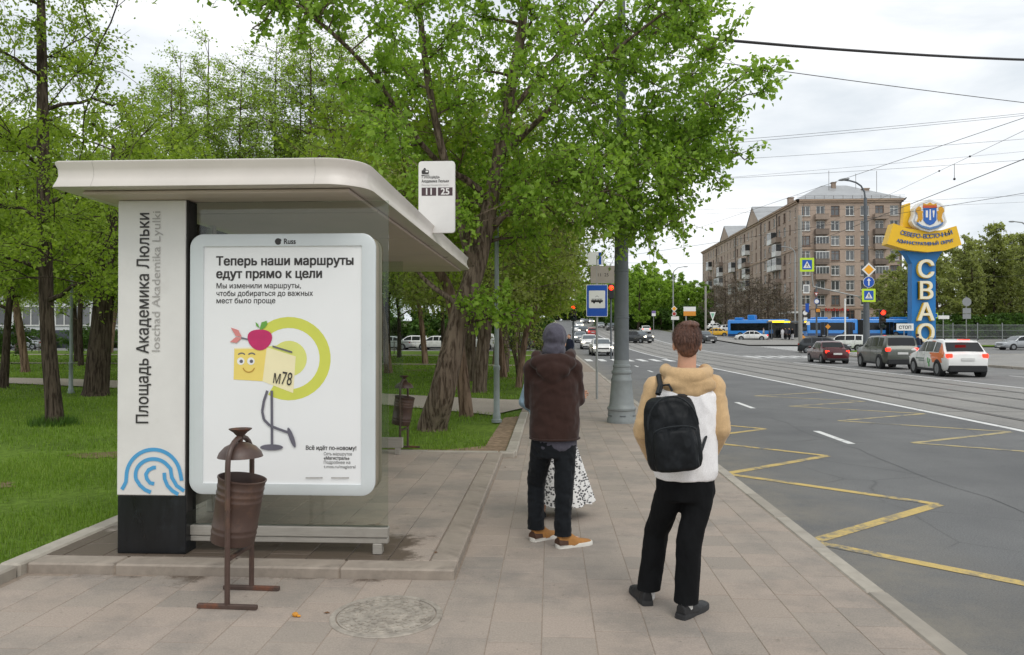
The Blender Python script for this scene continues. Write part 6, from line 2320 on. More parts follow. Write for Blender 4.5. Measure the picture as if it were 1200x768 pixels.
small_sign('road_sign', 'low white name plate on the fence right of the pylon', 'road sign', 1105.5, 405, 84, [('rect', 1105.5, 372, 12, 4, M_SIGNWHITE, None), ('rect', 1096, 370, 5, 6, M_LIMEB, M_SIGNBLUE)], .05)
small_sign('concrete_pole', 'plain concrete pole left of the bare trees and apartment block', 'pole', 827, 391, 122, [('rect', 827, 340, .8, 1, M_POSTG, None)], .16, mat=M_POSTG, top=336)
def curved_lamp(label, px, ybase, ytop, dx, Y):
    q_ = P(px, ybase, Y)
    t = thing('street_lamp', label, 'street lamp', (q_.x, Y, gz(Y)), 0, 'curved street lamps across the road')
    z1 = ZA(ytop, Y) - gz(Y)
    s_ = Y / 870
    MB().tube([(0, 0, -.1), (0, 0, z1 - 9 * s_), (dx * s_ * .06, 0, z1 - 5 * s_), (dx * s_ * .35, 0, z1 - 1.2 * s_), (dx * s_ * .8, 0, z1)], [.13, .10, .09, .07, .06], 8).build('post', M_GALV, t)
    MB().sphere((dx * s_ * .95, 0, z1), (abs(dx) * s_ * .2, .16, .1), 10, 6).build('lamp_head', M_SIGNBACK, t)
curved_lamp('far curved street lamp before the green trees', 789, 388, 313.5, 15, 132)
curved_lamp('curved street lamp at the far right over the silver estate car', 1206, 404, 264, -19, 86)
curved_lamp('short curved street lamp in front of the block corner', 932, 396, 291, -14, 118)

# ================================================================== WIRES
M_WIRE = pm('black_cable', '#2f2c2d', .6, var=.1, bm=0)
def wire(label, a, b_, r, sag, n=14):
    a, b_ = Vector(a), Vector(b_)
    pts_ = []
    for i in range(n + 1):
        t = i / n
        p_ = a.lerp(b_, t)
        p_.z -= 4 * sag * t * (1 - t)
        pts_.append(p_)
    o = MB().tube(pts_, r, 5).build('overhead_wire', M_WIRE)
    return tag(o, label, 'wire', 'overhead wires across the sky')
lpq = bpy.data.objects['lamp_pole'].location
wire('thick black cable bundle leaving the lamp pole, topmost across the sky', (lpq.x, lpq.y, ZA(37, lpq.y)), P(1420, 72, 22), 0.0320, .22)
wire('second wire from the top, slanting down to the right', (lpq.x, lpq.y, ZA(58, lpq.y)), P(1420, 144, 24), 0.0090, .1)
wire('thin third wire rising gently to the right', P(700, 176, 30), P(1330, 119, 30), 0.0075, .12)
wire('thin wire just under the third, nearly parallel', P(700, 180, 31), P(1330, 121, 31), 0.0075, .12)
wire('thin level wire over the middle of the open sky', P(690, 196, 40), P(1330, 152, 40), 0.0083, .15)
wire('faint wire below the middle wire', P(690, 221, 44), P(1330, 165, 44), 0.0067, .1)
wire('thin wire above the block roof, almost level', P(690, 217, 48), P(1330, 178, 48), 0.0097, .15)
wire('thin wire touching the top of the curved lamp', P(700, 250, 60), P(1330, 222, 60), 0.0090, .15)
wire('lowest thin level wire behind the pylon crest', P(700, 254, 66), P(1330, 231, 66), 0.0090, .15)
wire('steep tram wire, left of two rising to the upper right', P(690, 309, 150), P(1330, 94, 22), 0.0105, .12)
wire('heavy contact wire rising steeply over the pylon crest', P(850, 325, 140), P(1330, 135, 18), 0.0135, .02)
wire('support wire with insulators crossing behind the contact wire', P(930, 280, 100), P(1330, 91, 26), 0.0097, .08)
wire('low dark wire in front of the apartment block', P(690, 306, 72), P(1330, 205, 34), 0.0120, .12)
wire('long level wire low across the apartment block', P(700, 308, 88), P(1330, 300, 88), 0.0150, .35)
wire('second level wire across the block above the bus', P(790, 334, 96), P(1330, 318, 96), 0.0135, .2)
wa, wb = P(930, 280, 100), P(1330, 91, 26)
def on_wire(px):
    best = min((i / 400 for i in range(401)), key=lambda t: abs(proj(wa.lerp(wb, t))[0] - px))
    p_ = wa.lerp(wb, best)
    p_.z -= 4 * .08 * best * (1 - best)
    return p_
for px, lab in ((1101, 'lower small dark insulator bead on the rising support wire'), (1136, 'upper small dark insulator bead on the rising support wire')):
    tag(MB().sphere((0, 0, 0), .055, 8, 6).build('insulator', M_WIRE, loc=on_wire(px)), lab, 'insulator')
q1 = on_wire(1119)
b = MB()
b.cyl(q1, q1 - Vector((0, 0, .85)), .014, n=5)
b.sphere(q1 - Vector((0, 0, .85)), .07, 8, 6)
tag(b.build('insulator', M_WIRE), 'hanger with dark insulator between the support wire and the contact wire', 'insulator')

# ================================================================== VEHICLES
M_TYRE = pm('tyre_rubber', '#1d1d1e', .85, var=.15, vs=12, bm=.15, bs=60)
M_RIM = pm('alloy_rim', '#8c8f92', .35, metal=.7, var=.1, vs=10, bm=0)
M_CARGLASS = pm('car_window_glass', '#14181b', .08, var=.2, vs=1.5, bm=0, spec=.45)
M_CARGLASS_L = pm('reflecting_windscreen', '#4c565c', .06, var=.3, vs=1.2, bm=0, spec=.9)
M_BPLASTIC = pm('black_bumper_plastic', '#202123', .6, var=.12, vs=6, bm=.1, bs=50)
M_HEAD = pm('headlamp_glass', '#c8cccf', .12, var=.1, vs=20, bm=0, coat=.5)
M_HEADLIT = pm('lit_headlamp', '#fff3dc', .2, var=.02, bm=0, emit='#fff0d0', es=14.0)
M_TAIL = pm('tail_lamp_red', '#8e1414', .2, var=.15, vs=20, bm=0, coat=.5)
M_TAILLIT = pm('lit_tail_lamp', '#ff3322', .25, var=.05, bm=0, emit='#ff2a18', es=2.2)
M_PLATEW = pm('number_plate_white', '#d5d5d2', .5, var=.05, bm=0)
M_CHROME = pm('chrome_strip', '#a9adb0', .2, metal=.9, var=.05, bm=0)
def paint(name, col, met=.0, dirt='#6a655e', d=.35):
    return pm(name, col, .32, metal=met, var=.05, vs=2, bm=.015, bs=200, coat=.6, dirt=dirt, dirt_amt=d, rvar=.05)
def lerp_prof(pr, x):
    for (x0, z0), (x1, z1) in zip(pr[:-1], pr[1:]):
        if x0 <= x <= x1:
            return z0 + (z1 - z0) * (x - x0) / max(1e-6, x1 - x0)
    return pr[-1][1] if x > pr[-1][0] else pr[0][1]
# side silhouettes: (fraction of length from the tail, fraction of height) top line; windows between pillars
KINDS = {
    'sedan':  dict(top=[(0, .50), (.02, .62), (.17, .66), (.20, .675), (.33, .955), (.42, 1.0), (.56, 1.0), (.62, .96), (.755, .665), (.80, .64), (.95, .55), (.99, .46), (1, .36)], belt=.645, win=[(.235, .40), (.415, .54), (.555, .715)], ws=(.62, .755), rw=(.20, .33)),
    'boxy':   dict(top=[(0, .52), (.01, .66), (.19, .68), (.215, .69), (.29, .95), (.36, 1.0), (.56, 1.0), (.60, .97), (.71, .69), (.74, .67), (.97, .62), (.995, .55), (1, .36)], belt=.665, win=[(.26, .41), (.425, .56), (.575, .665)], ws=(.60, .71), rw=(.215, .29)),
    'suv':    dict(top=[(0, .48), (.012, .62), (.025, .66), (.055, .93), (.10, .98), (.30, 1.0), (.55, .985), (.615, .955), (.73, .675), (.78, .65), (.94, .60), (.985, .52), (1, .40)], belt=.645, win=[(.11, .235), (.255, .44), (.455, .66)], ws=(.615, .73), rw=(.025, .055)),
    'hatch':  dict(top=[(0, .46), (.015, .60), (.05, .645), (.15, .93), (.19, .97), (.36, 1.0), (.54, 1.0), (.61, .955), (.755, .665), (.80, .635), (.94, .56), (.985, .47), (1, .36)], belt=.64, win=[(.17, .29), (.31, .50), (.515, .69)], ws=(.61, .755), rw=(.05, .15)),
    'estate': dict(top=[(0, .46), (.012, .60), (.035, .64), (.11, .93), (.15, .965), (.30, 1.0), (.55, 1.0), (.62, .955), (.755, .66), (.80, .63), (.95, .55), (.99, .46), (1, .36)], belt=.635, win=[(.12, .265), (.285, .465), (.48, .69)], ws=(.62, .755), rw=(.035, .11)),
}
def make_car(label, loc, rz, kind, pmat, dims, clear=.2, wr=.32, head=False, tail=False, glass=None, cat='car', name='parked_car', group=None, lower=None, plate=True, detail=True, roof_mat=None, rails=False):
    L, W, H = dims
    K = KINDS[kind]
    glass = glass or M_CARGLASS
    t = thing(name, label, cat, loc, rz, group)
    xs = sorted(set([p[0] for p in K['top']] + [i / 26 for i in range(27)] + [.004, .996]))
    belt = K['belt'] * H
    def hw(u):
        e = abs(u - .5) * 2
        return W / 2 * (1 - .05 * e ** 3 - .13 * max(0, e - .84) / .16 * max(0, e - .84) / .16)
    rear_x = K['top']
    def sect(u):
        zt = lerp_prof(K['top'], u) * H
        w = hw(u)
        zb = clear + .02 + (.10 * max(0, (abs(u - .5) - .40) / .10) if True else 0)
        bz = min(belt, zt - .02)
        g = max(0., zt - belt) / (H - belt)
        we = w * (.95 - .17 * g)
        rd = .06 if g > .15 else .02
        pts_ = [(0, zb), (w * .90, zb), (w * .975, zb + .10), (w * 1.0, zb + (bz - zb) * .45), (w * .995, zb + (bz - zb) * .72), (w * .955, bz), (we, max(bz + .004, zt - rd)), (we * .93, zt - .012), (we * .5, zt + .006), (0, zt + .012)]
        return pts_, we, bz, zt
    rings = []
    for u in xs:
        s_, *_ = sect(u)
        x = (u - .5) * L
        right = [(x, -y, z) for y, z in s_]
        left = [(x, y, z) for y, z in s_[::-1][1:-1]]
        rings.append(right + left)
    b = MB().loft(rings)
    b.build('body', pmat, t, ang=32)
    # side glass
    for s in (-1, 1):
        for (a, c) in K['win']:
            m_ = MB()
            rows = []
            n_ = 7
            for i in range(n_ + 1):
                u = a + (c - a) * i / n_
                s_, we, bz, zt = sect(u)
                p5, p6 = s_[5], s_[6]
                if p6[1] - p5[1] < .10:
                    lo_, hi_ = .1, .55
                else:
                    lo_, hi_ = .06, .93
                rows.append([((u - .5) * L, s * (p5[0] + (p6[0] - p5[0]) * q_ + .007), p5[1] + (p6[1] - p5[1]) * q_) for q_ in (lo_, (lo_ + hi_) / 2, hi_)])
            m_.loft(rows, False, False)
            m_.build('window', glass, t, smooth=True)
    def cross_glass(u0, u1, nm, k0, k1):
        rows = []
        for i in range(7):
            u = u0 + (u1 - u0) * (k0 + (k1 - k0) * i / 6)
            s_, we, bz, zt = sect(u)
            x = (u - .5) * L
            nx = .008 * (1 if u > .5 else -1)
            rows.append([(x + nx, y, zt + .010 + (.012 if abs(y) < we * .3 else .004)) for y in (-we * .88, -we * .5, 0, we * .5, we * .88)])
        MB().loft(rows, False, False).build(nm, M_CARGLASS_L if nm == 'windscreen' and glass is M_CARGLASS else glass, t)
    cross_glass(*K['ws'], 'windscreen', .04, .93)
    cross_glass(*K['rw'], 'rear_window', .10, .93)
    # wheels
    wb0, wb1 = .185 * L - L / 2 + .0, .80 * L - L / 2
    for x in (wb0, wb1):
        for s in (-1, 1):
            y = s * (W / 2 - .105)
            ar = MB().lathe([(wr * 1.0, -.11), (wr * 1.17, -.11), (wr * 1.19, .098), (wr * 1.13, .112), (wr * 1.0, .112), (.01, .10)], 20)
            ar.xf(Matrix.Translation((x, y, wr)) @ Matrix.Rotation(R(-90) * s, 4, 'X'))
            ar.build('wheel_arch', lower or M_BPLASTIC if lower else M_BPLASTIC, t)
            w_ = MB().lathe([(wr * .62, -.10), (wr * .92, -.10), (wr, -.07), (wr, .085), (wr * .94, .118), (wr * .66, .118), (wr * .63, .10)], 22)
            w_.xf(Matrix.Translation((x, y, wr)) @ Matrix.Rotation(R(-90) * s, 4, 'X'))
            wo = w_.build('wheel', M_TYRE, t)
            rim = MB().lathe([(wr * .66, .112), (wr * .60, .105), (wr * .58, .07), (.01, .068)], 18)
            for k in range(5):
                a_ = 2 * math.pi * k / 5
                q_ = MB().box(.02, wr * .61, -.028, .028, .075, .116)
                q_.xf(Matrix.Rotation(a_, 4, 'Z'))
                rim.add(q_.v, q_.f)
            rim.xf(Matrix.Translation((x, y, wr)) @ Matrix.Rotation(R(-90) * s, 4, 'X'))
            rim.build('rim', M_RIM, wo)
    # bumpers / lower cladding
    zb = clear
    for u, sg in ((0.0, -1), (1.0, 1)):
        b = MB()
        ws_ = hw(u)
        x = (u - .5) * L
        b.cbox(min(x - sg * .25, x + sg * .03), max(x - sg * .25, x + sg * .03), -ws_ * 1.0, ws_ * 1.0, zb, zb + (.30 if lower else .17), .04)
        b.build('bumper', lower or M_BPLASTIC, t)
    for s in (-1, 1):
        b = MB()
        b.cbox(wb0 + wr * 1.1, wb1 - wr * 1.1, min(s * (W / 2 - .14), s * (W / 2 - .008)), max(s * (W / 2 - .14), s * (W / 2 - .008)), zb - .01, zb + .12, .02)
        b.build('sill', M_BPLASTIC, t)
    # lamps
    for s in (-1, 1):
        u = .985
        zz = lerp_prof(K['top'], .95) * H - .11
        b = MB().sphere(((.952 - .5) * L, s * hw(.95) * .78, zz), (.17, .20, .075), 12, 8)
        b.build('headlight', M_HEADLIT if head else M_HEAD, t)
        zz = (K['belt'] * H - .08) if kind in ('suv', 'hatch', 'estate') else .56 * H
        b = MB().cbox(-L / 2 - .012 + .02, -L / 2 + .22, s * (hw(.02) * .98) - .22 if s > 0 else s * hw(.02) * .98 - .02, s * hw(.02) * .98 + .02 if s > 0 else s * (hw(.02) * .98) + .22, zz - .13, zz + .05, .03)
        b.build('taillight', M_TAILLIT if tail else M_TAIL, t)
        b = MB().sphere(((K['ws'][1] - .035 - .5) * L, s * (W / 2 + .09), belt + .07), (.07, .12, .075), 10, 6)
        b.build('mirror', pmat, t)
        for (a, c) in K['win'][1:]:
            b = MB().cbox((a + .012 - .5) * L, (a + .012 - .5) * L + .17, min(s * (W / 2 - .01), s * (W / 2 + .018)), max(s * (W / 2 - .01), s * (W / 2 + .018)), belt - .13, belt - .10, .008)
            b.build('door_handle', pmat, t)
    if detail:
        # door gaps
        b = MB()
        for s in (-1, 1):
            for u in (K['win'][1][0] - .008, K['win'][2][0] - .008, K['win'][2][1] + .012):
                s_, *_ = sect(u)
                x = (u - .5) * L
                pr = [(x, s * (y + .004), z) for y, z in s_[2:6]]
                pr2 = [(x + .014, s * (y + .004), z) for y, z in s_[2:6]]
                b.loft([pr, pr2], False, False)
        tag(b.build('door_gap', M_BPLASTIC, t, smooth=False), kind='stuff')
        b = MB()
        b.cbox(L / 2 - .03, L / 2 + .006, -W * .27, W * .27, .38 * H, .46 * H, .02)
        b.build('grille', M_BPLASTIC, t)
    if plate:
        zz = .44 * H if kind not in ('boxy', 'sedan') else .40 * H
        MB().cbox(-L / 2 - .034, -L / 2 - .006, -.26, .26, zz, zz + .115, .004).build('number_plate', M_PLATEW, t)
        MB().cbox(L / 2 + .031, L / 2 + .04, -.26, .26, clear + .12, clear + .235, .003).build('number_plate', M_PLATEW, t)
    if rails:
        b = MB()
        for s in (-1, 1):
            yy = s * W * .36
            b.tube([(-.36 * L, yy, H - .01), (-.32 * L, yy, H + .045), (.02 * L, yy, H + .05), (.06 * L, yy, H - .01)], .02, 6)
        b.build('roof_rail', M_BPLASTIC, t)
    return t, sect, hw
RD = -.12
def rl(px, Y, dz=RD):
    return (XA(px, Y), Y, gz(Y) + dz)
UP = R(90)
GQ = 'cars waiting on the far carriageway'
P_WHITE = paint('white_car_paint', '#e4e4e1')
P_MAROON = paint('maroon_car_paint', '#4e1418', dirt='#5b4a45', d=.3)
P_GREEN = paint('grey_green_car_paint', '#50544d', .3, dirt='#6a6659', d=.5)
P_DARK = paint('dark_grey_car_paint', '#33373b', .3)
P_SILVER = paint('silver_car_paint', '#a9adb0', .45)
P_YELLOW = paint('taxi_yellow_paint', '#e9b31c')
P_BLACK = paint('black_car_paint', '#17191b')
P_RED = paint('red_car_paint', '#a02018')
P_ORANGE = paint('orange_wrap', '#e8722c')
P_LIME = pm('green_print', '#4aa64c', .4, bm=0)
# white crossover with orange rear quarter
c, sect, hwf = make_car('white crossover with orange rear pillar and green print, nearest car on the right', (17.95, 34.7, RD), UP - R(6), 'hatch', P_WHITE, (4.4, 1.86, 1.62), .22, .345, tail=True, lower=M_BPLASTIC, group=GQ, name='crossover_car', rails=True)
L, W, H = 4.4, 1.86, 1.62
for s in (-1, 1):
    rows = []
    for i in range(9):
        u0 = .13 + .055 * 0
        f = i / 8
        # slanted orange band from the roof down to the rear wheel
        row = []
        for g_ in (0, .33, .66, 1):
            u = (.075 + .045 * f) + ((.215 + .05 * f) * g_)
            s_, we, bz, zt = sect(u)
            p5, p6 = s_[5], s_[6]
            pts_ = [s_[3], s_[4], p5]
            z = s_[3][1] + (p5[1] - s_[3][1]) * f
            y = np.interp(z, [p_[1] for p_ in pts_], [p_[0] for p_ in pts_])
            row.append(((u - .5) * L, s * (y + .006), z))
        rows.append(row)
    MB().loft(rows, False, False).build('orange_panel', P_ORANGE, c)
    rows = []
    for u in (.052, .08, .11, .14, .165):
        s_, we, bz, zt = sect(u)
        rows.append([((u - .5) * L, s * (y + .006), z) for y, z in (s_[4], s_[5], s_[6])])
    MB().loft(rows, False, False).build('orange_panel', P_ORANGE, c)
    rows = []
    for u in (.305, .34, .37, .40):
        s_, we, bz, zt = sect(u)
        rows.append([((u - .5) * L, s * (s_[5][0] + (s_[6][0] - s_[5][0]) * q_ + .012), s_[5][1] + (s_[6][1] - s_[5][1]) * q_) for q_ in (.94, 1.0)] )
    MB().loft(rows, False, False).build('orange_panel', P_ORANGE, c)
    b = MB()
    def side_pt(u, z, o_=.007):
        s_, *_ = sect(u)
        y = np.interp(z, [s_[2][1], s_[3][1], s_[4][1], s_[5][1]], [s_[2][0], s_[3][0], s_[4][0], s_[5][0]])
        return ((u - .5) * L, s * (y + o_), z)
    for (u0, u1, z0, z1) in ((.37, .40, .40, .62), (.395, .42, .55, .80), (.35, .375, .60, .75)):
        b.add([side_pt(u0, z0), side_pt(u1, z0), side_pt(u1, z1), side_pt(u0, z1)], [(0, 1, 2, 3)])
    b.build('green_print', P_LIME, c, smooth=False)
    b = MB()
    for z0 in (.72, .62):
        for k in range(9 if z0 > .7 else 6):
            u0 = .50 + k * .026
            b.add([side_pt(u0, z0), side_pt(u0 + .018, z0), side_pt(u0 + .018, z0 + .055), side_pt(u0, z0 + .055)], [(0, 1, 2, 3)])
    b.build('dark_print', pm('grey_green_print', '#5d7a6c', .5, bm=0), c, smooth=False)
MB().cbox(-L / 2 + .38, -L / 2 + .50, -.22, .22, H - .035, H + .0, .01).build('brake_light', M_TAILLIT, c)
make_car('muddy grey-green off-road car with one bright tail light in the middle of the queue', (18.55, 42.1, RD), UP - R(4), 'suv', P_GREEN, (4.6, 1.84, 1.80), .26, .37, tail=True, lower=M_BPLASTIC, group=GQ, name='offroad_car')
make_car('small dark red boxy saloon at the front of the queue', (18.1, 49.6, RD), UP - R(3), 'boxy', P_MAROON, (4.1, 1.62, 1.42), .19, .29, tail=True, group=GQ, name='saloon_car')
# moving traffic on the junction
make_car('dark grey estate car with pale windscreen crossing behind the dark red saloon', rl(966, 72), R(-25), 'estate', P_DARK, (4.6, 1.8, 1.52), group='cars crossing the junction', name='estate_car')
make_car('white people carrier with tail light just right of the dark estate car', rl(989, 79), R(150), 'suv', P_WHITE, (4.6, 1.85, 1.68), tail=True, group='cars crossing the junction', name='minivan')
make_car('white saloon turning left in front of the blue bus', rl(880.5, 112), R(163), 'sedan', P_WHITE, (4.7, 1.82, 1.45), group='cars crossing the junction', name='saloon_car', tail=True)
make_car('yellow taxi partly hidden behind the young man\'s head', rl(838, 128), R(172), 'sedan', P_YELLOW, (4.6, 1.82, 1.46), group='cars crossing the junction', name='taxi')
make_car('dark crossover just left of the yellow taxi, behind the young man\'s head', rl(824, 104), R(-70), 'suv', P_DARK, (4.5, 1.85, 1.65), group='cars crossing the junction', name='crossover_car')
make_car('dark grey crossover with pale bonnet right of the lamp pole', rl(748, 104), R(-52), 'suv', P_DARK, (4.5, 1.85, 1.66), head=True, group='cars crossing the junction', name='crossover_car')
make_car('white car climbing away right of the lamp pole, beyond the dark crossover', rl(756, 146), UP, 'hatch', P_WHITE, (4.3, 1.8, 1.5), tail=True, group='cars crossing the junction', name='hatchback_car')
make_car('silver estate car at the far right before the fence', rl(1196, 82), R(185), 'estate', P_SILVER, (4.7, 1.8, 1.52), group='cars crossing the junction', name='estate_car')
make_car('small white hatchback parked under the bare trees', (XA(853, 148), 148, gz(148) + .02), R(10), 'hatch', P_WHITE, (4.2, 1.78, 1.5), group='cars parked at the block', name='hatchback_car')
make_car('tiny white car at the far left of the bare trees', (XA(838, 165), 165, gz(165) + .02), R(10), 'hatch', P_WHITE, (4.2, 1.78, 1.5), group='cars parked at the block', name='hatchback_car')
GO = 'oncoming cars with headlights on the near carriageway'
DN = R(-90)
make_car('white oncoming car with bright headlights, nearest of the near lane', rl(704, 66), DN + R(2), 'sedan', P_WHITE, (4.6, 1.8, 1.47), head=True, group=GO, name='oncoming_car')
make_car('white oncoming car second from the crossing', rl(690, 84), DN, 'hatch', P_WHITE, (4.4, 1.84, 1.62), head=True, group=GO, name='oncoming_car')
make_car('pale oncoming car third in the near lane', rl(680, 106), DN, 'sedan', P_SILVER, (4.5, 1.8, 1.5), head=True, group=GO, name='oncoming_car')
make_car('dark red car with tail lights beyond the second white car', rl(694, 128), UP, 'hatch', P_RED, (4.3, 1.8, 1.55), tail=True, group=GO, name='distant_car')
make_car('dark car left of the dark red one', rl(683, 136), DN, 'suv', P_BLACK, (4.5, 1.85, 1.65), head=True, group=GO, name='distant_car')
make_car('black car on the uphill road just left of the lamp pole', rl(716, 166), DN, 'suv', P_BLACK, (4.6, 1.88, 1.72), group=GO, name='distant_car')
make_car('silver car on the uphill road above the queue', rl(704, 190), DN, 'sedan', P_SILVER, (4.5, 1.8, 1.47), group=GO, name='distant_car')
for k, (px, Y, pm__, lab) in enumerate(((693, 255, P_WHITE, 'far white car near the top of the hill'), (687, 250, P_BLACK, 'far dark car beside the far white one'), (683, 262, P_WHITE, 'farthest pale car on the left of the road'), (699, 275, P_SILVER, 'far silver car at the hill top'), (679, 190, P_WHITE, 'pale car by the kerb beyond the signal'), (676, 150, P_WHITE, 'pale car with headlights half behind the signal post'))):
    make_car(lab, rl(px, Y), DN, ('hatch', 'sedan')[k % 2], pm__, (4.4, 1.8, 1.52), head=(k in (0, 2, 4, 5)), group=GO, name='distant_car', detail=False)
GP = 'cars parked beyond the park'
for k, (px, Y, a, kd, pm__, lab, hh) in enumerate(((556, 78, 185, 'suv', P_WHITE, 'white high car parked beyond the park right of the leaning trunk', 1.75), (512, 78, 175, 'sedan', P_WHITE, 'white saloon parked beyond the park left of the leaning trunk', 1.48), (484, 79, 182, 'hatch', P_WHITE, 'white hatchback parked left of the white saloon', 1.5), (458, 78, 178, 'sedan', P_SILVER, 'silver saloon parked beside the shelter glass edge', 1.46), (602, 79, 180, 'hatch', P_DARK, 'dark hatchback parked behind the red-barked trees', 1.5), (30, 78, 180, 'sedan', P_SILVER, 'silver saloon parked before the office building', 1.46))):
    make_car(lab, (XA(px, Y), Y, gz(Y) - .03), R(a), kd, pm__, (4.5, 1.82, hh), group=GP, name='parked_car', detail=False)

# ---- buses
P_BUS = paint('city_bus_blue', '#1f7fd0', dirt='#3c5c78', d=.25)
P_BUSD = paint('bus_dark_skirt', '#153a66', dirt='#3c4a58', d=.3)
M_DISPLAY = pm('amber_display', '#e8c020', .4, bm=0, emit='#f0c81e', es=1.6)
def bus_body(t, x0, x1, W, H, front, nwin, doors):
    b = MB()
    y = W / 2
    sec = [(-y, .32), (-y, H - .25), (-y + .10, H - .06), (-y + .30, H), (y - .30, H), (y - .10, H - .06), (y, H - .25), (y, .32)]
    rings = []
    for x, k in ((x0, .955), (x0 + .06, .985), (x0 + .2, 1.0), (x1 - .3, 1.0), (x1 - .1, .98), (x1, .94)):
        rings.append([(x, yy * k, .32 + (z - .32) * (k if z > 1 else 1)) for yy, z in sec])
    b.loft(rings)
    b.build('body', P_BUS, t, ang=30)
    MB().cbox(x0 + .05, x1 - .05, -y - .012, y + .012, .28, .72, .03).build('skirt', P_BUSD, t)
    seg = (x1 - x0 - 1.0) / nwin
    for s in (-1, 1):
        MB().box(x0 + .45, x1 - .45, s * (y + .006) - .006, s * (y + .006) + .006, 1.22, 2.42).build('window_band', M_CARGLASS, t, smooth=False)
        for k in range(nwin):
            xa = x0 + .5 + k * seg
            MB().cbox(xa + .06, xa + seg - .06, s * (y + .018) - .008, s * (y + .018) + .008, 1.3, 2.36, .03).build('window', M_CARGLASS, t)
    for xd in doors:
        d_ = MB().cbox(xd - .62, xd + .62, y + .008, y + .036, .40, 2.5, .02).build('door', M_CARGLASS, t)
        for k in (-.6, 0, .6):
            MB().cbox(xd + k - .03, xd + k + .03, y + .037, y + .052, .42, 2.48, .008).build('door_frame', P_BUSD, d_)
    if front:
        MB().cbox(x1 - .06, x1 + .015, -y * .86, y * .86, 1.05, 2.35, .05).build('windscreen', M_CARGLASS, t)
        MB().cbox(x1 - .05, x1 + .01, -y * .7, y * .7, 2.42, 2.72, .03).build('route_display', M_DISPLAY, t)
        for s in (-1, 1):
            MB().sphere((x1 - .02, s * y * .74, .72), (.07, .22, .12), 10, 6).build('headlight', M_HEAD, t)
            MB().tube([(x1 - .1, s * y, 2.6), (x1 + .25, s * (y + .2), 2.45), (x1 + .28, s * (y + .22), 1.9)], .06, 6).build('mirror', M_BPLASTIC, t)
    def wheels(xs_):
        for x in xs_:
            for s in (-1, 1):
                w_ = MB().lathe([(.30, -.14), (.46, -.14), (.5, -.1), (.5, .1), (.46, .15), (.30, .15), (.26, .06), (.01, .05)], 20)
                w_.xf(Matrix.Translation((x, s * (y - .12), .5)) @ Matrix.Rotation(R(-90) * s, 4, 'X'))
                wo = w_.build('wheel', M_TYRE, t)
                h_ = MB().lathe([(.30, .151), (.24, .10), (.10, .09), (.08, .14), (.01, .145)], 14)
                h_.xf(Matrix.Translation((x, s * (y - .12), .5)) @ Matrix.Rotation(R(-90) * s, 4, 'X'))
                h_.build('rim', M_RIM, wo)
    return wheels
q = rl(889, 121)
bus1 = thing('city_bus', 'blue city bus at the stop in front of the bare trees with people boarding', 'bus', q, R(-28), 'blue city buses')
bus_body(bus1, -4.6, 4.6, 2.5, 3.0, True, 6, (3.6, 0))([-2.6, 2.9])
MB().cbox(-1.6, -.4, -.7, .7, 3.0, 3.75, .08).build('roof_unit', P_BUS, bus1)
MB().cbox(-3.6, -2.4, -.8, .8, 3.0, 3.35, .08).build('roof_unit', P_BUS, bus1)
MB().cbox(1.8, 4.2, -1.262, -1.25, 2.5, 2.78, .005).build('route_display', M_DISPLAY, bus1)
q = rl(1006, 124)
bus2 = thing('articulated_bus', 'long blue articulated bus behind the street lamp and pylon', 'bus', q, R(180), 'blue city buses')
bus_body(bus2, -8.4, -.6, 2.5, 3.05, False, 5, (-4.4,))([-5.4])
bus_body(bus2, .6, 8.6, 2.5, 3.05, True, 5, (5.9, 2.0))([2.6, 6.0])
rings = []
for k in range(13):
    x = -.62 + 1.24 * k / 12
    f = 1.0 if k % 2 else .93
    rings.append([(x, yy * f, z) for yy, z in ((-1.2, .5), (-1.2, 2.9), (1.2, 2.9), (1.2, .5))])
MB().loft(rings).build('bellows', M_BPLASTIC, bus2, smooth=False)
for x in (-6.4, -3.0, 3.0, 6.3):
    MB().cbox(x - 1.1, x + 1.1, -.9, .9, 3.05, 3.33, .08).build('roof_unit', P_BUS, bus2)
shel = thing('far_bus_shelter', 'dark far bus shelter with yellow lit sign right of the blue bus', 'bus shelter', rl(922, 112, .03))
b = MB()
for x in (-2.2, 2.2):
    for y in (0, 1.3):
        b.cbox(x - .05, x + .05, y - .05, y + .05, 0, 2.5, .01)
b.build('post', M_STEELPOLE, shel)
MB().cbox(-2.5, 2.5, -.3, 1.6, 2.5, 2.75, .03).build('roof', M_STEELPOLE, shel)
MB().cbox(-2.2, .4, -.33, -.31, 2.52, 2.73, .005).build('lit_sign', M_DISPLAY, shel)
MB().box(-2.15, 2.15, 1.29, 1.31, .3, 2.4).build('rear_pane', M_CARGLASS, shel, smooth=False)

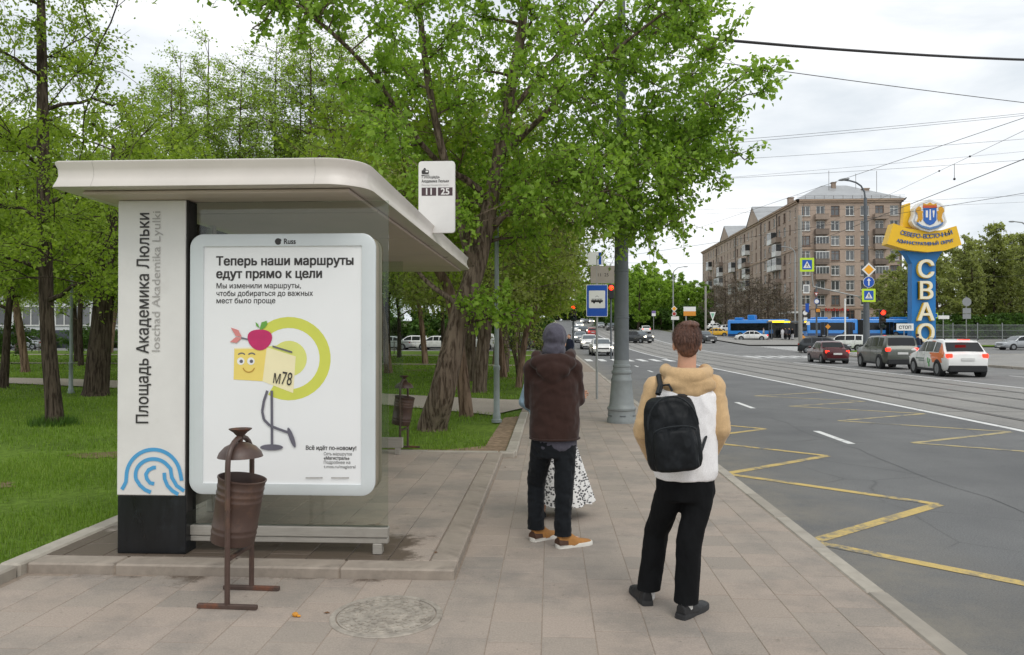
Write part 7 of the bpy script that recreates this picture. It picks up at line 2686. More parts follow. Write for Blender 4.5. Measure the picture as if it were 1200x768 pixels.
# ================================================================== PEOPLE
def capsule(mb, a, b_, ra, rb_, n=14, k=5):
    """tapered round-ended limb piece; radii may be (rx, ry) pairs across the limb"""
    a, b_ = Vector(a), Vector(b_)
    ax = b_ - a
    L_ = ax.length
    t = ax / L_ if L_ > 1e-6 else Vector((0, 0, 1))
    u = t.cross(Vector((0, 1, 0)))
    if u.length < .2:
        u = t.cross(Vector((1, 0, 0)))
    u.normalize()
    w = t.cross(u)
    ra = ra if hasattr(ra, '__len__') else (ra, ra)
    rb_ = rb_ if hasattr(rb_, '__len__') else (rb_, rb_)
    rings = []
    for i in range(k):
        f = math.sin(math.pi / 2 * (i + .3) / k)
        d = -math.cos(math.pi / 2 * (i + .3) / k) * min(ra)
        rings.append([a + t * d + (u * math.cos(2 * math.pi * j / n) * ra[0] + w * math.sin(2 * math.pi * j / n) * ra[1]) * f for j in range(n)])
    for i in range(k - 1, -1, -1):
        f = math.sin(math.pi / 2 * (i + .3) / k)
        d = math.cos(math.pi / 2 * (i + .3) / k) * min(rb_)
        rings.append([b_ + t * d + (u * math.cos(2 * math.pi * j / n) * rb_[0] + w * math.sin(2 * math.pi * j / n) * rb_[1]) * f for j in range(n)])
    mb.loft(rings)

def chain(mb, pts, rad):
    for (a, b_), (ra, rb_) in zip(zip(pts[:-1], pts[1:]), zip(rad[:-1], rad[1:])):
        capsule(mb, a, b_, ra, rb_)

def ell_stack(mb, rows, n=28):
    """closed stack of horizontal ellipses: (cx, cy, z, rx, ry)"""
    mb.loft([[(cx + rx * math.cos(2 * math.pi * j / n), cy + ry * math.sin(2 * math.pi * j / n), z) for j in range(n)] for cx, cy, z, rx, ry in rows])

def fuse(mb, name, mat, parent, voxel=.012, smooth=6, folds=0., fscale=(9, 9, 5), seed=0, fold_fn=None, zmin=None):
    """one continuous skin over the pieces (voxel union, relaxed), then creased"""
    me = bpy.data.meshes.new("raw")
    me.from_pydata(mb.v, [], mb.f)
    o = bpy.data.objects.new("raw", me)
    COL.objects.link(o)
    md = o.modifiers.new("r", 'REMESH')
    md.mode = 'VOXEL'
    md.voxel_size = voxel
    if smooth:
        sm = o.modifiers.new("s", 'SMOOTH')
        sm.factor = .5
        sm.iterations = smooth
    bpy.context.view_layer.update()
    dg = bpy.context.evaluated_depsgraph_get()
    out_ = bpy.data.meshes.new_from_object(o.evaluated_get(dg))
    bpy.data.objects.remove(o)
    bpy.data.meshes.remove(me)
    if folds:
        nr = [v.normal.copy() for v in out_.vertices]
        for v, nn in zip(out_.vertices, nr):
            c = v.co
            p_ = Vector((c.x * fscale[0] + seed, c.y * fscale[1], c.z * fscale[2]))
            d = mnoise.noise(p_) + .5 * mnoise.noise(p_ * 2.1)
            d = (1 - abs(d) * 1.8)           # ridged: cloth creases
            a = folds * (fold_fn(c) if fold_fn else 1.)
            v.co = c + nn * (d - .5) * a
    if zmin is not None:                # cloth ends in a straight hem
        for v in out_.vertices:
            if v.co.z < zmin:
                v.co.z = zmin + (v.co.z - zmin) * .04
    out_.name = name
    out_.materials.clear()
    out_.materials.append(mat)
    out_.polygons.foreach_set("use_smooth", [True] * len(out_.polygons))
    return obj(name, out_, parent)

def hand(mb, wrist, direction, palm_n, curl=.5, s=1.0, thumb_side=1):
    """palm, four unequal fingers bent at the knuckles and a side thumb"""
    w = Vector(wrist)
    d = Vector(direction).normalized()
    n_ = Vector(palm_n).normalized()
    n_ = (n_ - d * n_.dot(d)).normalized()
    sd = d.cross(n_) * thumb_side
    capsule(mb, w, w + d * .075 * s, (.030 * s, .017 * s), (.036 * s, .015 * s))
    for k, (off, ln) in enumerate(((.030, .072), (.010, .080), (-.010, .074), (-.029, .058))):
        base_ = w + d * .088 * s + sd * off * s
        dirv = d
        p0 = base_
        for j, fr_ in enumerate((.45, .32, .23)):
            an = curl * (.5 + .35 * j)
            dirv = (d * math.cos(an) + n_ * math.sin(an)).normalized()
            p1 = p0 + dirv * ln * fr_ * s
            capsule(mb, p0, p1, (.0088 - .0008 * j) * s, (.008 - .0008 * j) * s, 8, 3)
            p0 = p1
    th = (d * .62 + sd * .7 + n_ * .25).normalized()
    p0 = w + d * .025 * s + sd * .028 * s
    p1 = p0 + th * .042 * s
    capsule(mb, p0, p1, .0115 * s, .010 * s, 8, 3)
    th2 = (th + d * .6 + n_ * .3).normalized()
    capsule(mb, p1, p1 + th2 * .032 * s, .0098 * s, .008 * s, 8, 3)

def head(mb, c, f=Vector((0, 1, 0)), s=1.0):
    """skull, jaw, nose, ears, brow; c = middle of the head, f = facing direction"""
    c = Vector(c)
    f = Vector(f).normalized()
    up = Vector((0, 0, 1))
    r_ = f.cross(up).normalized()
    M3 = Matrix((r_, f, up)).transposed()
    def at(x, y, z):
        return c + r_ * x * s + f * y * s + up * z * s
    mb.sphere(at(0, -.012, .022), (.074 * s, .094 * s, .092 * s), 20, 14, M=M3)
    mb.sphere(at(0, .022, -.035), (.060 * s, .068 * s, .078 * s), 18, 12, M=M3)
    mb.sphere(at(0, .066, -.094), (.024 * s, .022 * s, .02 * s), 10, 8, M=M3)          # chin
    capsule(mb, at(0, .088, .010), at(0, .104, -.030), .010 * s, .015 * s, 10, 3)       # nose
    mb.sphere(at(0, .082, -.066), (.026 * s, .012 * s, .011 * s), 10, 6, M=M3)          # lips
    for e in (-1, 1):
        mb.sphere(at(e * .030, .078, .026), (.024 * s, .013 * s, .009 * s), 10, 6, M=M3)   # brow
        mb.sphere(at(e * .078, -.008, -.012), (.012 * s, .022 * s, .034 * s), 10, 8, M=M3)  # ear
        mb.sphere(at(e * .043, .062, -.030), (.026 * s, .020 * s, .022 * s), 10, 8, M=M3)  # cheek
    return at

def eyes(at, s, parent):
    b_ = MB()
    for e in (-1, 1):
        b_.sphere(at(e * .030, .0755, .008), .0115 * s, 10, 8)
    b_.build('eyes', M_EYE, parent)
    b_ = MB()
    for e in (-1, 1):
        b_.sphere(at(e * .030, .0845, .008), .0048 * s, 8, 6)
    b_.build('irises', M_IRIS, parent)

M_SKIN = pm('skin', '#c99a80', .55, var=.07, vs=18, bm=.05, bs=180, dirt='#bd7f69', dirt_amt=.3)
M_EYE = pm('eye_white', '#dedad4', .2, var=.02, bm=0)
M_IRIS = pm('iris', '#4a3626', .2, var=.05, bm=0)
def hair_mat(name, c0, c1):
    m, n, b = new_mat(name)
    t = noise_tex(n, 60, 5, .7, stretch=(1.6, 1.6, .12))
    n.links.new(ramp(n, t, .3, .7, C(c0), C(c1)), b.inputs["Base Color"])
    b.inputs["Roughness"].default_value = .5
    bump(n, b, t, .8, .006)
    return m
M_HAIR = hair_mat('brown_hair', '#35211a', '#7d5441')
M_HAIRD = hair_mat('dark_hair', '#231a15', '#46352b')
def cloth_mat(name, col, weave=260, var=.14, rough=.88, fold=.25, vs=5, sheen=.15):
    m, n, b = new_mat(name)
    c = C(col)
    t = noise_tex(n, vs, 6, .65)
    o = ramp(n, t, .3, .7, tuple(x * (1 - var) for x in c), tuple(min(1, x * (1 + var)) for x in c))
    w1 = noise_tex(n, weave, 2, .6)
    o = mixc(n, 1.0, o, ramp(n, w1, .3, .7, (.85,) * 3, (1.15,) * 3), 'MULTIPLY')
    n.links.new(o, b.inputs["Base Color"])
    b.inputs["Roughness"].default_value = rough
    b.inputs["Sheen Weight"].default_value = sheen
    b.inputs["Specular IOR Level"].default_value = .2
    f = noise_tex(n, 11, 2, .4, stretch=(1, 1, .55))
    f = ramp(n, f, .38, .60)
    mm = n.nodes.new("ShaderNodeMath")
    mm.operation = 'MULTIPLY_ADD'
    n.links.new(f, mm.inputs[0])
    mm.inputs[1].default_value = 1.6
    m3 = n.nodes.new("ShaderNodeMath")
    m3.operation = 'MULTIPLY'
    n.links.new(w1, m3.inputs[0])
    m3.inputs[1].default_value = .12
    n.links.new(m3.outputs[0], mm.inputs[2])
    bump(n, b, mm.outputs[0], min(1., fold * 2.2), .012)
    return m
M_BEIGE = cloth_mat('beige_cotton', '#c8a87e', fold=.12)
M_WHITEC = cloth_mat('white_cotton', '#eceaea', fold=.12, var=.05)
M_BLACKC = cloth_mat('black_trouser_cloth', '#0e0f11', fold=.18, var=.2, sheen=0)
M_BPACK = cloth_mat('black_nylon', '#15181b', weave=320, rough=.5, fold=.3, sheen=0)
M_BPACK2 = cloth_mat('black_nylon_trim', '#24282b', weave=320, rough=.45, fold=.1, sheen=0)
M_SHOE = pm('black_shoe_leather', '#1c1c1e', .55, var=.2, vs=20, bm=.15, bs=90)
M_SOLE = pm('dark_rubber_sole', '#2a2a2b', .8, var=.1, bm=.1)
M_SOCK = cloth_mat('white_sock', '#d9d7d4', var=.05)
M_BROWNC = cloth_mat('dark_brown_jacket_cloth', '#35231e', fold=.1, var=.14)
M_GREYC = cloth_mat('grey_marl_cotton', '#4d4b55', fold=.25, var=.1, weave=180)
M_JEAN = cloth_mat('dark_denim', '#16191d', fold=.15, var=.2, sheen=.05)
M_TAN = pm('tan_suede', '#a5733c', .85, var=.15, vs=18, bm=.25, bs=120)
M_TANB = pm('brown_shoe_trim', '#4a3020', .8, var=.15, vs=18, bm=.15)
M_WSOLE = pm('white_sole', '#d8d4cb', .7, var=.06, vs=14, bm=.1)
M_DENIML = cloth_mat('pale_denim', '#8fa9bb', fold=.25, var=.1)

def shoe(parent, heel, yaw, upper, sole, L_=.285, hi=.10, name='shoe', toe_col=None):
    """heel position on the ground, yaw = heading of the toe from +y (clockwise positive)"""
    M = Matrix.Translation(heel) @ Matrix.Rotation(-yaw, 4, 'Z')
    mb = MB()
    rows = []
    for y, w, z in ((-.02, .034, hi), (.03, .041, hi * 1.02), (.09, .044, hi * .86), (.15, .049, .066), (.21, .050, .052), (.25, .043, .044), (.272, .028, .036)):
        y *= L_ / .285
        rows.append([(w * math.cos(R(a)), y, .012 + max(0, z - .012) * math.sin(R(a))) for a in range(0, 181, 15)])
    mb.loft(rows, True, True)
    mb.xf(M)
    o = fuse(mb, name, upper, parent, .007, 4, 0.0010, (30, 30, 30))
    sb = MB()
    out_ = []
    for y, w in ((-.032, .020), (-.025, .034), (.02, .042), (.10, .043), (.17, .052), (.23, .049), (.268, .034), (.283, .015)):
        out_.append((w, y * L_ / .285))
    loop = [(x, y) for x, y in out_] + [(-x, y) for x, y in out_[::-1]]
    sb.loft([[(x, y, z) for x, y in loop] for z in (0, .022)] + [[(x * .93, y * .985, .03) for x, y in loop]])
    sb.xf(M)
    sb.build('sole', sole, o, ang=40)
    return o

# ------------------------------------------------------------------ young man with backpack, seen from behind
hA = G(757, 706)
hB = G(800, 722)
oa = Vector(((hA.x + hB.x) / 2, (hA.y + hB.y) / 2, 0))
man = thing('person', 'young man in beige and white hooded jacket and black trousers waiting at the kerb', 'person', oa)
lf = Vector((hA.x, hA.y, 0)) - oa
rf = Vector((hB.x, hB.y, 0)) - oa
YA = oa.y
def pa(px, py, dy=0):
    q_ = P(px, py, YA + dy)
    return Vector((q_.x - oa.x, dy, q_.z))
hip = pa(803, 566)
hipL, hipR = hip + Vector((-.088, .01, -.02)), hip + Vector((.090, 0, -.02))
chest = pa(800, 478)
neck = pa(804, 437)
hd = pa(805.5, 403) + Vector((0, .01, 0))
shL, shR = pa(768, 456), pa(836, 454)
kneeL, kneeR = Vector((lf.x + .072, lf.y + .03, .44)), Vector((rf.x + .045, rf.y + .03, .44))
ankL, ankR = lf + Vector((.015, .01, .085)), rf + Vector((.02, .01, .085))
elL, elR = pa(757, 505, .0), pa(841, 502, -.02)
wrL, wrR = pa(765, 535, .22), pa(828, 537, .20)
b = MB()
at = head(b, hd, (.12, 1, .02), 1.0)
capsule(b, neck - Vector((0, 0, .05)), hd - Vector((0, .01, .06)), .062, .056)
ell_stack(b, [(hip.x, 0, hip.z - .06, .12, .08), (hip.x, 0, hip.z, .15, .095), (hip.x, 0, hip.z + .14, .145, .10), (chest.x, 0, chest.z, .17, .11), (chest.x, 0, chest.z + .13, .165, .095), (neck.x, 0, neck.z - .03, .10, .07), (neck.x, 0, neck.z, .05, .05)])
for sh_, el_, wr_, sg in ((shL, elL, wrL, -1), (shR, elR, wrR, 1)):
    chain(b, [sh_, el_, wr_], [.052, .042, .028])
    dirh = (wr_ - el_).normalized()
    hand(b, wr_, dirh + Vector((-sg * .5, 0, 0)), (0, -sg * 0, -1), .7, 1.0, sg)
for h_, k_, a__ in ((hipL, kneeL, ankL), (hipR, kneeR, ankR)):
    chain(b, [h_, k_, a__], [.085, .052, .036])
capsule(b, ankL - Vector((0, .02, .03)), ankL + Vector((-.01, .12, -.05)), .03, .028)
capsule(b, ankR - Vector((0, .02, .03)), ankR + Vector((.08, .10, -.05)), .03, .028)
fuse(b, 'body', M_SKIN, man, .0065, 3)
eyes(at, 1.0, man)
# hair: cropped brown cap, fuller on top
b = MB()
b.sphere(at(0, -.016, .044), (.0815, .098, .086), 24, 16)
b.sphere(at(0, -.055, -.005), (.070, .052, .078), 18, 12)
b.sphere(at(0, .03, .10), (.066, .07, .036), 16, 10)
b.sphere(at(.012, -.03, .115), (.06, .066, .028), 16, 10)
fuse(b, 'hair', M_HAIR, man, .0055, 2, 0.0042, (44, 44, 13), 3)
def strands(at_, parent, n_, mat, seed, L0=.03, crop=-.06):
    rg_ = np.random.default_rng(seed)
    mb = MB()
    k = 0
    while k < n_:
        d = Vector(rg_.normal(0, 1, 3)).normalized()
        if d.y > .62 and d.z < .55:
            continue
        if d.z < -.55:
            continue
        p = Vector((d.x * .0815, -.018 + d.y * .099, .040 + d.z * .088))
        if p.z < crop and p.y > -.02:
            continue
        down = Vector((d.x * .3 + .25 * (1 if d.x > -.1 else -.6) * max(0, d.z), -.35 * max(0, d.z) + .1, -.9 + .7 * max(0, d.z)))
        tdir = (down - d * down.dot(d)).normalized() + Vector(rg_.normal(0, .16, 3))
        sd = d.cross(tdir).normalized() * .0011
        L_ = L0 * rg_.uniform(.6, 1.3)
        b0 = at_(*p)
        m0 = at_(*(p + tdir * L_ * .5 + d * .006))
        e0 = at_(*(p + tdir * L_ + d * .003))
        mb.add([b0 - sd, b0 + sd, m0 + sd, m0 - sd, e0], [(0, 1, 2, 3), (3, 2, 4)])
        k += 1
    tag(mb.build('hair_strands', mat, parent), kind='stuff')
strands(at, man, 5200, M_HAIR, 5)
# trousers: straight black, hems over the shoes
b = MB()
ell_stack(b, [(hip.x, .0, hip.z - .10, .168, .13), (hip.x, .0, hip.z - .03, .178, .133), (hip.x, 0, hip.z + .07, .174, .12)])
for h_, k_, a__ in ((hipL, kneeL, ankL), (hipR, kneeR, ankR)):
    hem_ = a__ + Vector((0, -.005, -.02))
    top_ = h_ + Vector((0, 0, -.03))
    chain(b, [top_, top_.lerp(k_, .45), k_, hem_], [(.092, .112), (.086, .100), (.079, .086), (.074, .080)])
fuse(b, 'trousers', M_BLACKC, man, .011, 4, 0.0050, (10, 10, 6), 4, zmin=.085)
for a__, yw in ((ankL, R(-12)), (ankR, R(38))):
    sb = MB()
    capsule(sb, a__ + Vector((0, -.01, -.04)), a__ + Vector((0, -.01, .09)), .042, .043)
    sb.build('sock', M_SOCK, man)
shoe(man, lf + Vector((0, -.04, 0)), R(-10), M_SHOE, M_SOLE, .285)
shoe(man, rf + Vector((-.01, -.04, 0)), R(40), M_SHOE, M_SOLE, .285)
# jacket trunk (white), raglan sleeves and hood (beige)
b = MB()
hem = pa(803, 560)
ell_stack(b, [(hem.x, -.0, hem.z - .005, .185, .135), (hem.x, 0, hem.z + .05, .200, .148), (hem.x - .01, 0, hem.z + .22, .205, .15), (chest.x, 0, chest.z, .225, .155), (chest.x + .01, 0, chest.z + .09, .215, .145), (neck.x, 0, neck.z - .06, .155, .115), (neck.x, 0, neck.z - .0, .085, .085)])
fuse(b, 'jacket_body', M_WHITEC, man, .011, 5, 0.0050, (9, 9, 5), 8)
for sh_, el_, wr_, sg, sd_ in ((shL, elL, wrL, -1, 12), (shR, elR, wrR, 1, 17)):
    b = MB()
    top = neck + Vector((sg * .085, .0, -.045))
    chain(b, [top, sh_ + Vector((-sg * .005, 0, .005)), el_ + Vector((sg * .01, 0, 0)), wr_ - (wr_ - el_).normalized() * .03], [(.055, .065), (.078, .088), (.070, .074), (.056, .058)])
    capsule(b, sh_ + Vector((-sg * .035, 0, -.06)), el_, .076, .070)
    fuse(b, 'sleeve', M_BEIGE, man, .011, 4, 0.0067, (8, 8, 11), sd_)
    cf = MB()
    dcf = (wr_ - el_).normalized()
    capsule(cf, wr_ - dcf * .05, wr_ - dcf * .0, .056, .05)
    cf.build('cuff', M_BEIGE, man)
b = MB()
hc = neck + Vector((0, -.055, -.022))
for k in range(13):
    a0, a1 = math.pi * (k / 12) + math.pi, math.pi * ((k + 1) / 12) + math.pi
    def hp(a_):
        return hc + Vector((.128 * math.cos(a_), .07 + .125 * math.sin(a_), .004 + .035 * (1 + math.sin(a_))))
    f = math.sin(a0 - math.pi)
    capsule(b, hp(a0), hp(a1), .034 + .020 * f, .034 + .020 * math.sin(a1 - math.pi))
b.sphere(hc + Vector((0, -.035, -.045)), (.165, .062, .070), 20, 12)
b.sphere(hc + Vector((0, -.045, -.085)), (.115, .052, .060), 18, 10)
capsule(b, hc + Vector((-.12, .07, .04)), hc + Vector((-.06, .15, -.03)), .04, .035)
capsule(b, hc + Vector((.12, .07, .04)), hc + Vector((.06, .15, -.03)), .04, .035)
fuse(b, 'hood', M_BEIGE, man, .009, 6, 0.0045, (6, 6, 15), 23)
b = MB()
capsule(b, neck + Vector((-.0, -.012, -.03)), neck + Vector((0, -.008, -.012)), (.074, .071), (.066, .064))
b.build('collar', M_WHITEC, man)
# backpack on his back
bp = thing('backpack', 'black backpack worn low on the back of the young man at the kerb', 'backpack', oa + Vector((0, 0, 0)))
bc_ = pa(787, 504, -.21)
b = MB()
rows = []
tilt = R(6)
for z, w, d in ((-.245, .128, .055), (-.235, .150, .075), (-.19, .166, .098), (-.08, .168, .105), (.06, .162, .100), (.14, .152, .090), (.185, .135, .075), (.21, .10, .05)):
    z, w, d = z * .94, w * .96, d * .92
    rows.append([(w * math.copysign(abs(math.cos(t_)) ** .62, math.cos(t_)), d * math.copysign(abs(math.sin(t_)) ** .7, math.sin(t_)), z) for t_ in [2 * math.pi * j / 36 for j in range(36)]])
b.loft(rows)
MT = Matrix.Translation(bc_) @ Matrix.Rotation(-tilt, 4, 'Y') @ Matrix.Rotation(R(-5), 4, 'X')
b.xf(MT)
fuse(b, 'bag', M_BPACK, bp, .009, 3, 0.0029, (12, 12, 9), 31)
b = MB()
rows = []
for z, w, d in ((-.235, .10, .085), (-.22, .128, .118), (-.10, .134, .128), (-.01, .125, .122), (.015, .10, .10)):
    rows.append([(w * math.copysign(abs(math.cos(t_)) ** .55, math.cos(t_)), -.012 + d * math.copysign(abs(math.sin(t_)) ** .6, math.sin(t_)), z) for t_ in [2 * math.pi * j / 32 for j in range(32)]])
b.loft(rows)
b.xf(MT)
fuse(b, 'front_pocket', M_BPACK, bp, .009, 2, 0.0025, (12, 12, 9), 37)
b = MB()
def arcz(z0, w, hgt, y):
    return [(w * math.cos(R(a_)), y - .02 * math.sin(R(a_)), z0 + hgt * math.sin(R(a_))) for a_ in range(0, 181, 12)]
zp = MB().tube(arcz(.02, .145, .175, -.078), .005, 6)
zp.tube(arcz(-.005, .118, .03, -.118), .0045, 6)
zp.xf(MT)
zp.build('zip', M_BPACK2, bp)
b = MB()
tp_ = MT @ Vector((-.05, .03, .215))
b.tube([tp_, pa(774, 452, -.13), pa(772, 441, -.04), pa(771, 446, .06), pa(775, 480, .15), pa(777, 520, .13)], [(.017)] * 6, 8)
for i in range(len(b.v)):
    pass
b.build('strap', M_BPACK2, bp)
b = MB()
b.tube([MT @ Vector((.07, .05, .19)), pa(820, 462, -.115), pa(824, 452, -.05), pa(826, 455, .06), pa(826, 490, .13)], .015, 8)
b.build('strap', M_BPACK2, bp)
b = MB()
b.tube([MT @ Vector((.14, .02, -.18)), pa(824, 522, -.17), pa(830, 503, -.08), pa(832, 490, .06)], .009, 6)
b.tube([MT @ Vector((-.14, .02, -.2)), pa(762, 525, -.15), pa(763, 508, .02)], .009, 6)
b.build('webbing', M_BPACK2, bp)
b = MB().tube([MT @ Vector((-.035, .02, .225)), MT @ Vector((-.02, .03, .265)), MT @ Vector((.02, .03, .265)), MT @ Vector((.035, .02, .225))], .008, 6)
b.build('grab_handle', M_BPACK2, bp)

# ------------------------------------------------------------------ hooded man in a brown jacket, arms folded
hA, hB = G(631, 633), G(661, 641)
ob_ = Vector(((hA.x + hB.x) / 2, (hA.y + hB.y) / 2, 0))
m2 = thing('person', 'man in dark brown jacket with grey hood up, arms folded, tan shoes', 'person', ob_)
lf, rf = Vector((hA.x, hA.y, 0)) - ob_, Vector((hB.x, hB.y, 0)) - ob_
YB = ob_.y
def pb(px, py, dy=0):
    q_ = P(px, py, YB + dy)
    return Vector((q_.x - ob_.x, dy, q_.z))
hip = pb(649, 515)
hipL, hipR = hip + Vector((-.09, 0, 0)), hip + Vector((.09, 0, 0))
chest = pb(649, 450)
neck = pb(648, 415)
hd = pb(649.5, 401) + Vector((.01, .03, .0))
shL, shR = pb(624, 432), pb(672, 432)
kneeL, kneeR = Vector((lf.x - .02, lf.y + .05, .46)), Vector((rf.x - .0, rf.y + .04, .46))
ankL, ankR = lf + Vector((-.02, .01, .09)), rf + Vector((-.01, .01, .09))
elL, elR = pb(624, 472, .06), pb(676, 468, .04)
wrL, wrR = pb(668, 466, .20), pb(636, 464, .24)
b = MB()
at = head(b, hd, (.25, 1, -.15), 1.0)
capsule(b, neck - Vector((0, 0, .06)), hd - Vector((0, .02, .05)), .06, .055)
ell_stack(b, [(hip.x, 0, hip.z - .12, .14, .095), (hip.x, 0, hip.z, .16, .105), (hip.x, 0, hip.z + .14, .145, .10), (chest.x, 0, chest.z, .175, .11), (chest.x, 0, chest.z + .10, .165, .09), (neck.x, 0, neck.z - .03, .10, .07), (neck.x, 0, neck.z, .05, .05)])
for sh_, el_, wr_, sg in ((shL, elL, wrL, -1), (shR, elR, wrR, 1)):
    chain(b, [sh_, el_, wr_], [.052, .042, .028])
    hand(b, wr_, (wr_ - el_) + Vector((0, .0, .02)), (0, -1, 0), .55, 1.0, sg)
for h_, k_, a__ in ((hipL, kneeL, ankL), (hipR, kneeR, ankR)):
    chain(b, [h_, k_, a__], [.085, .052, .036])
capsule(b, ankL + Vector((0, -.02, -.03)), ankL + Vector((.10, .07, -.05)), .03, .028)
capsule(b, ankR + Vector((0, -.02, -.03)), ankR + Vector((.11, .06, -.05)), .03, .028)
fuse(b, 'body', M_SKIN, m2, .0065, 3)
eyes(at, 1.0, m2)
b = MB()
b.sphere(at(0, -.012, .04), (.078, .094, .084), 20, 14)
fuse(b, 'hair', M_HAIRD, m2, .007, 2, 0.0025, (40, 40, 14))
# knitted grey hood over the head
b = MB()
b.sphere(at(0, -.026, .036), (.098, .118, .118), 24, 16)
b.sphere(at(0, -.05, -.07), (.094, .10, .10), 20, 14)
capsule(b, at(0, -.04, -.13), at(0, -.02, -.20), (.10, .10), (.13, .12))
cut = MB()
fuse(b, 'hood', M_GREYC, m2, .008, 4, 0.0050, (10, 10, 14), 41)
# brown jacket, its own hood lying back
b = MB()
hem = pb(650, 515)
ell_stack(b, [(hem.x, 0, hem.z, .200, .15), (hem.x, 0, hem.z + .06, .204, .15), (hem.x, 0, hem.z + .25, .200, .145), (chest.x, 0, chest.z, .21, .145), (chest.x, 0, chest.z + .11, .168, .12), (neck.x, 0, neck.z - .05, .13, .105), (neck.x, 0, neck.z - .01, .10, .095)])
for sh_, el_, wr_, sg in ((shL, elL, wrL, -1), (shR, elR, wrR, 1)):
    chain(b, [sh_ + Vector((-sg * .05, 0, .0)), sh_, el_, wr_ - (wr_ - el_).normalized() * .05], [.07, .076, .068, .055])
b.sphere(neck + Vector((0, -.075, -.07)), (.185, .075, .085), 22, 12)
capsule(b, neck + Vector((-.13, -.03, -.02)), neck + Vector((-.11, .10, -.02)), .05, .045)
capsule(b, neck + Vector((.13, -.03, -.02)), neck + Vector((.15, .09, .0)), .05, .042)
b.sphere(neck + Vector((0, -.115, -.125)), (.135, .058, .085), 20, 12)
b.sphere(neck + Vector((0, -.125, -.18)), (.08, .045, .06), 16, 10)
fuse(b, 'jacket', M_BROWNC, m2, .010, 4, 0.0076, (7, 7, 8), 45, zmin=hem.z)
b = MB()
b.tube([(hem.x + .200 * math.cos(2 * math.pi * j / 40), .150 * math.sin(2 * math.pi * j / 40), hem.z + .012) for j in range(41)], .008, 6)
b.build('jacket_hem', M_BROWNC, m2)
b = MB()
ell_stack(b, [(hem.x, 0, hem.z - .085, .165, .122), (hem.x, 0, hem.z - .06, .178, .13), (hem.x, 0, hem.z + .06, .178, .128)])
fuse(b, 'shirt', M_GREYC, m2, .010, 4, 0.0050, (11, 11, 3), 51)
b = MB()
ell_stack(b, [(hip.x, 0, hip.z - .14, .16, .12), (hip.x, 0, hip.z - .05, .172, .128), (hip.x, 0, hip.z + .05, .168, .12)])
for h_, k_, a__ in ((hipL, kneeL, ankL), (hipR, kneeR, ankR)):
    chain(b, [h_ + Vector((0, 0, -.04)), k_, a__ + Vector((0, -.01, .10))], [(.098, .11), (.078, .084), (.066, .07)])
    capsule(b, a__ + Vector((0, -.01, .0)), a__ + Vector((0, -.01, .10)), (.070, .074), (.072, .076))
fuse(b, 'jeans', M_JEAN, m2, .010, 3, 0.0076, (11, 11, 13), 55, zmin=.095)
for f_, yw in ((lf, R(50)), (rf, R(62))):
    s_ = shoe(m2, f_ + Vector((-.03, -.03, 0)), yw, M_TAN, M_WSOLE, .29, .13)
    tb = MB()
    M_ = Matrix.Translation(f_ + Vector((-.03, -.03, 0))) @ Matrix.Rotation(-yw, 4, 'Z')
    rows = []
    for y in (-.026, .05):
        rows.append([((.046 + .002) * math.cos(R(a_)), y, .03 + .05 * max(0, math.sin(R(a_)))) for a_ in range(0, 181, 15)])
    tb.loft(rows)
    tb.xf(M_)
    tb.build('heel_trim', M_TANB, s_)

# ------------------------------------------------------------------ woman hidden behind him: pale denim jacket, patterned skirt
wq = G(656, 607)
ow = Vector((wq.x - .085, wq.y + .05, 0))
w = thing('person', 'woman in pale blue jacket and black-white patterned skirt behind the hooded man', 'person', ow)
b = MB()
hd = Vector((0, .02, 1.50))
at = head(b, hd, (.1, 1, 0), .95)
capsule(b, (0, -.005, 1.30), (0, .01, 1.44), .05, .048)
ell_stack(b, [(0, 0, .82, .14, .10), (0, 0, .92, .16, .11), (0, 0, 1.06, .125, .09), (0, 0, 1.2, .15, .10), (0, 0, 1.32, .14, .08), (0, 0, 1.36, .05, .05)])
for sg in (-1, 1):
    el_, wr_ = Vector((sg * .225, .02, 1.06)), Vector((sg * .16, .22, .98))
    chain(b, [(sg * .165, 0, 1.30), el_, wr_], [.045, .036, .024])
    hand(b, wr_, (wr_ - el_), (-sg, 0, 0), .6, .9, -sg)
    chain(b, [(sg * .085, 0, .86), (sg * .08, .02, .46), (sg * .075, 0, .08)], [.078, .05, .033])
    capsule(b, (sg * .075, -.02, .05), (sg * .085, .12, .035), .03, .027)
fuse(b, 'body', M_SKIN, w, .0065, 3)
eyes(at, .95, w)
b = MB()
b.sphere(at(0, -.02, .035), (.084, .10, .092), 20, 14)
capsule(b, at(0, -.06, -.02), at(0, -.07, -.20), (.085, .05), (.075, .035))
fuse(b, 'hair', M_HAIRD, w, .008, 3, 0.0042, (30, 30, 8), 61)
b = MB()
ell_stack(b, [(0, 0, .90, .185, .145), (0, 0, .97, .195, .15), (0, 0, 1.2, .185, .14), (0, 0, 1.32, .16, .11), (0, 0, 1.38, .08, .08)])
for sg in (-1, 1):
    chain(b, [(sg * .15, 0, 1.30), (sg * .235, .02, 1.06), (sg * .175, .19, .985)], [.075, .062, .05])
fuse(b, 'jacket', M_DENIML, w, .011, 4, 0.0059, (9, 9, 9), 65)
m, n, bs_ = new_mat('patterned_skirt_cloth')
v1 = n.nodes.new("ShaderNodeTexVoronoi")
v1.inputs["Scale"].default_value = 34
tcn = n.nodes.new("ShaderNodeTexCoord")
mpn = n.nodes.new("ShaderNodeMapping")
mpn.inputs["Scale"].default_value = (1, 1, 1.5)
n.links.new(tcn.outputs["Object"], mpn.inputs[0])
n.links.new(mpn.outputs[0], v1.inputs["Vector"])
n.links.new(ramp(n, v1.outputs["Distance"], .34, .52, (.05, .05, .055), (.70, .69, .67)), bs_.inputs["Base Color"])
bs_.inputs["Roughness"].default_value = .9
M_SKIRT = m
b = MB()
rows = []
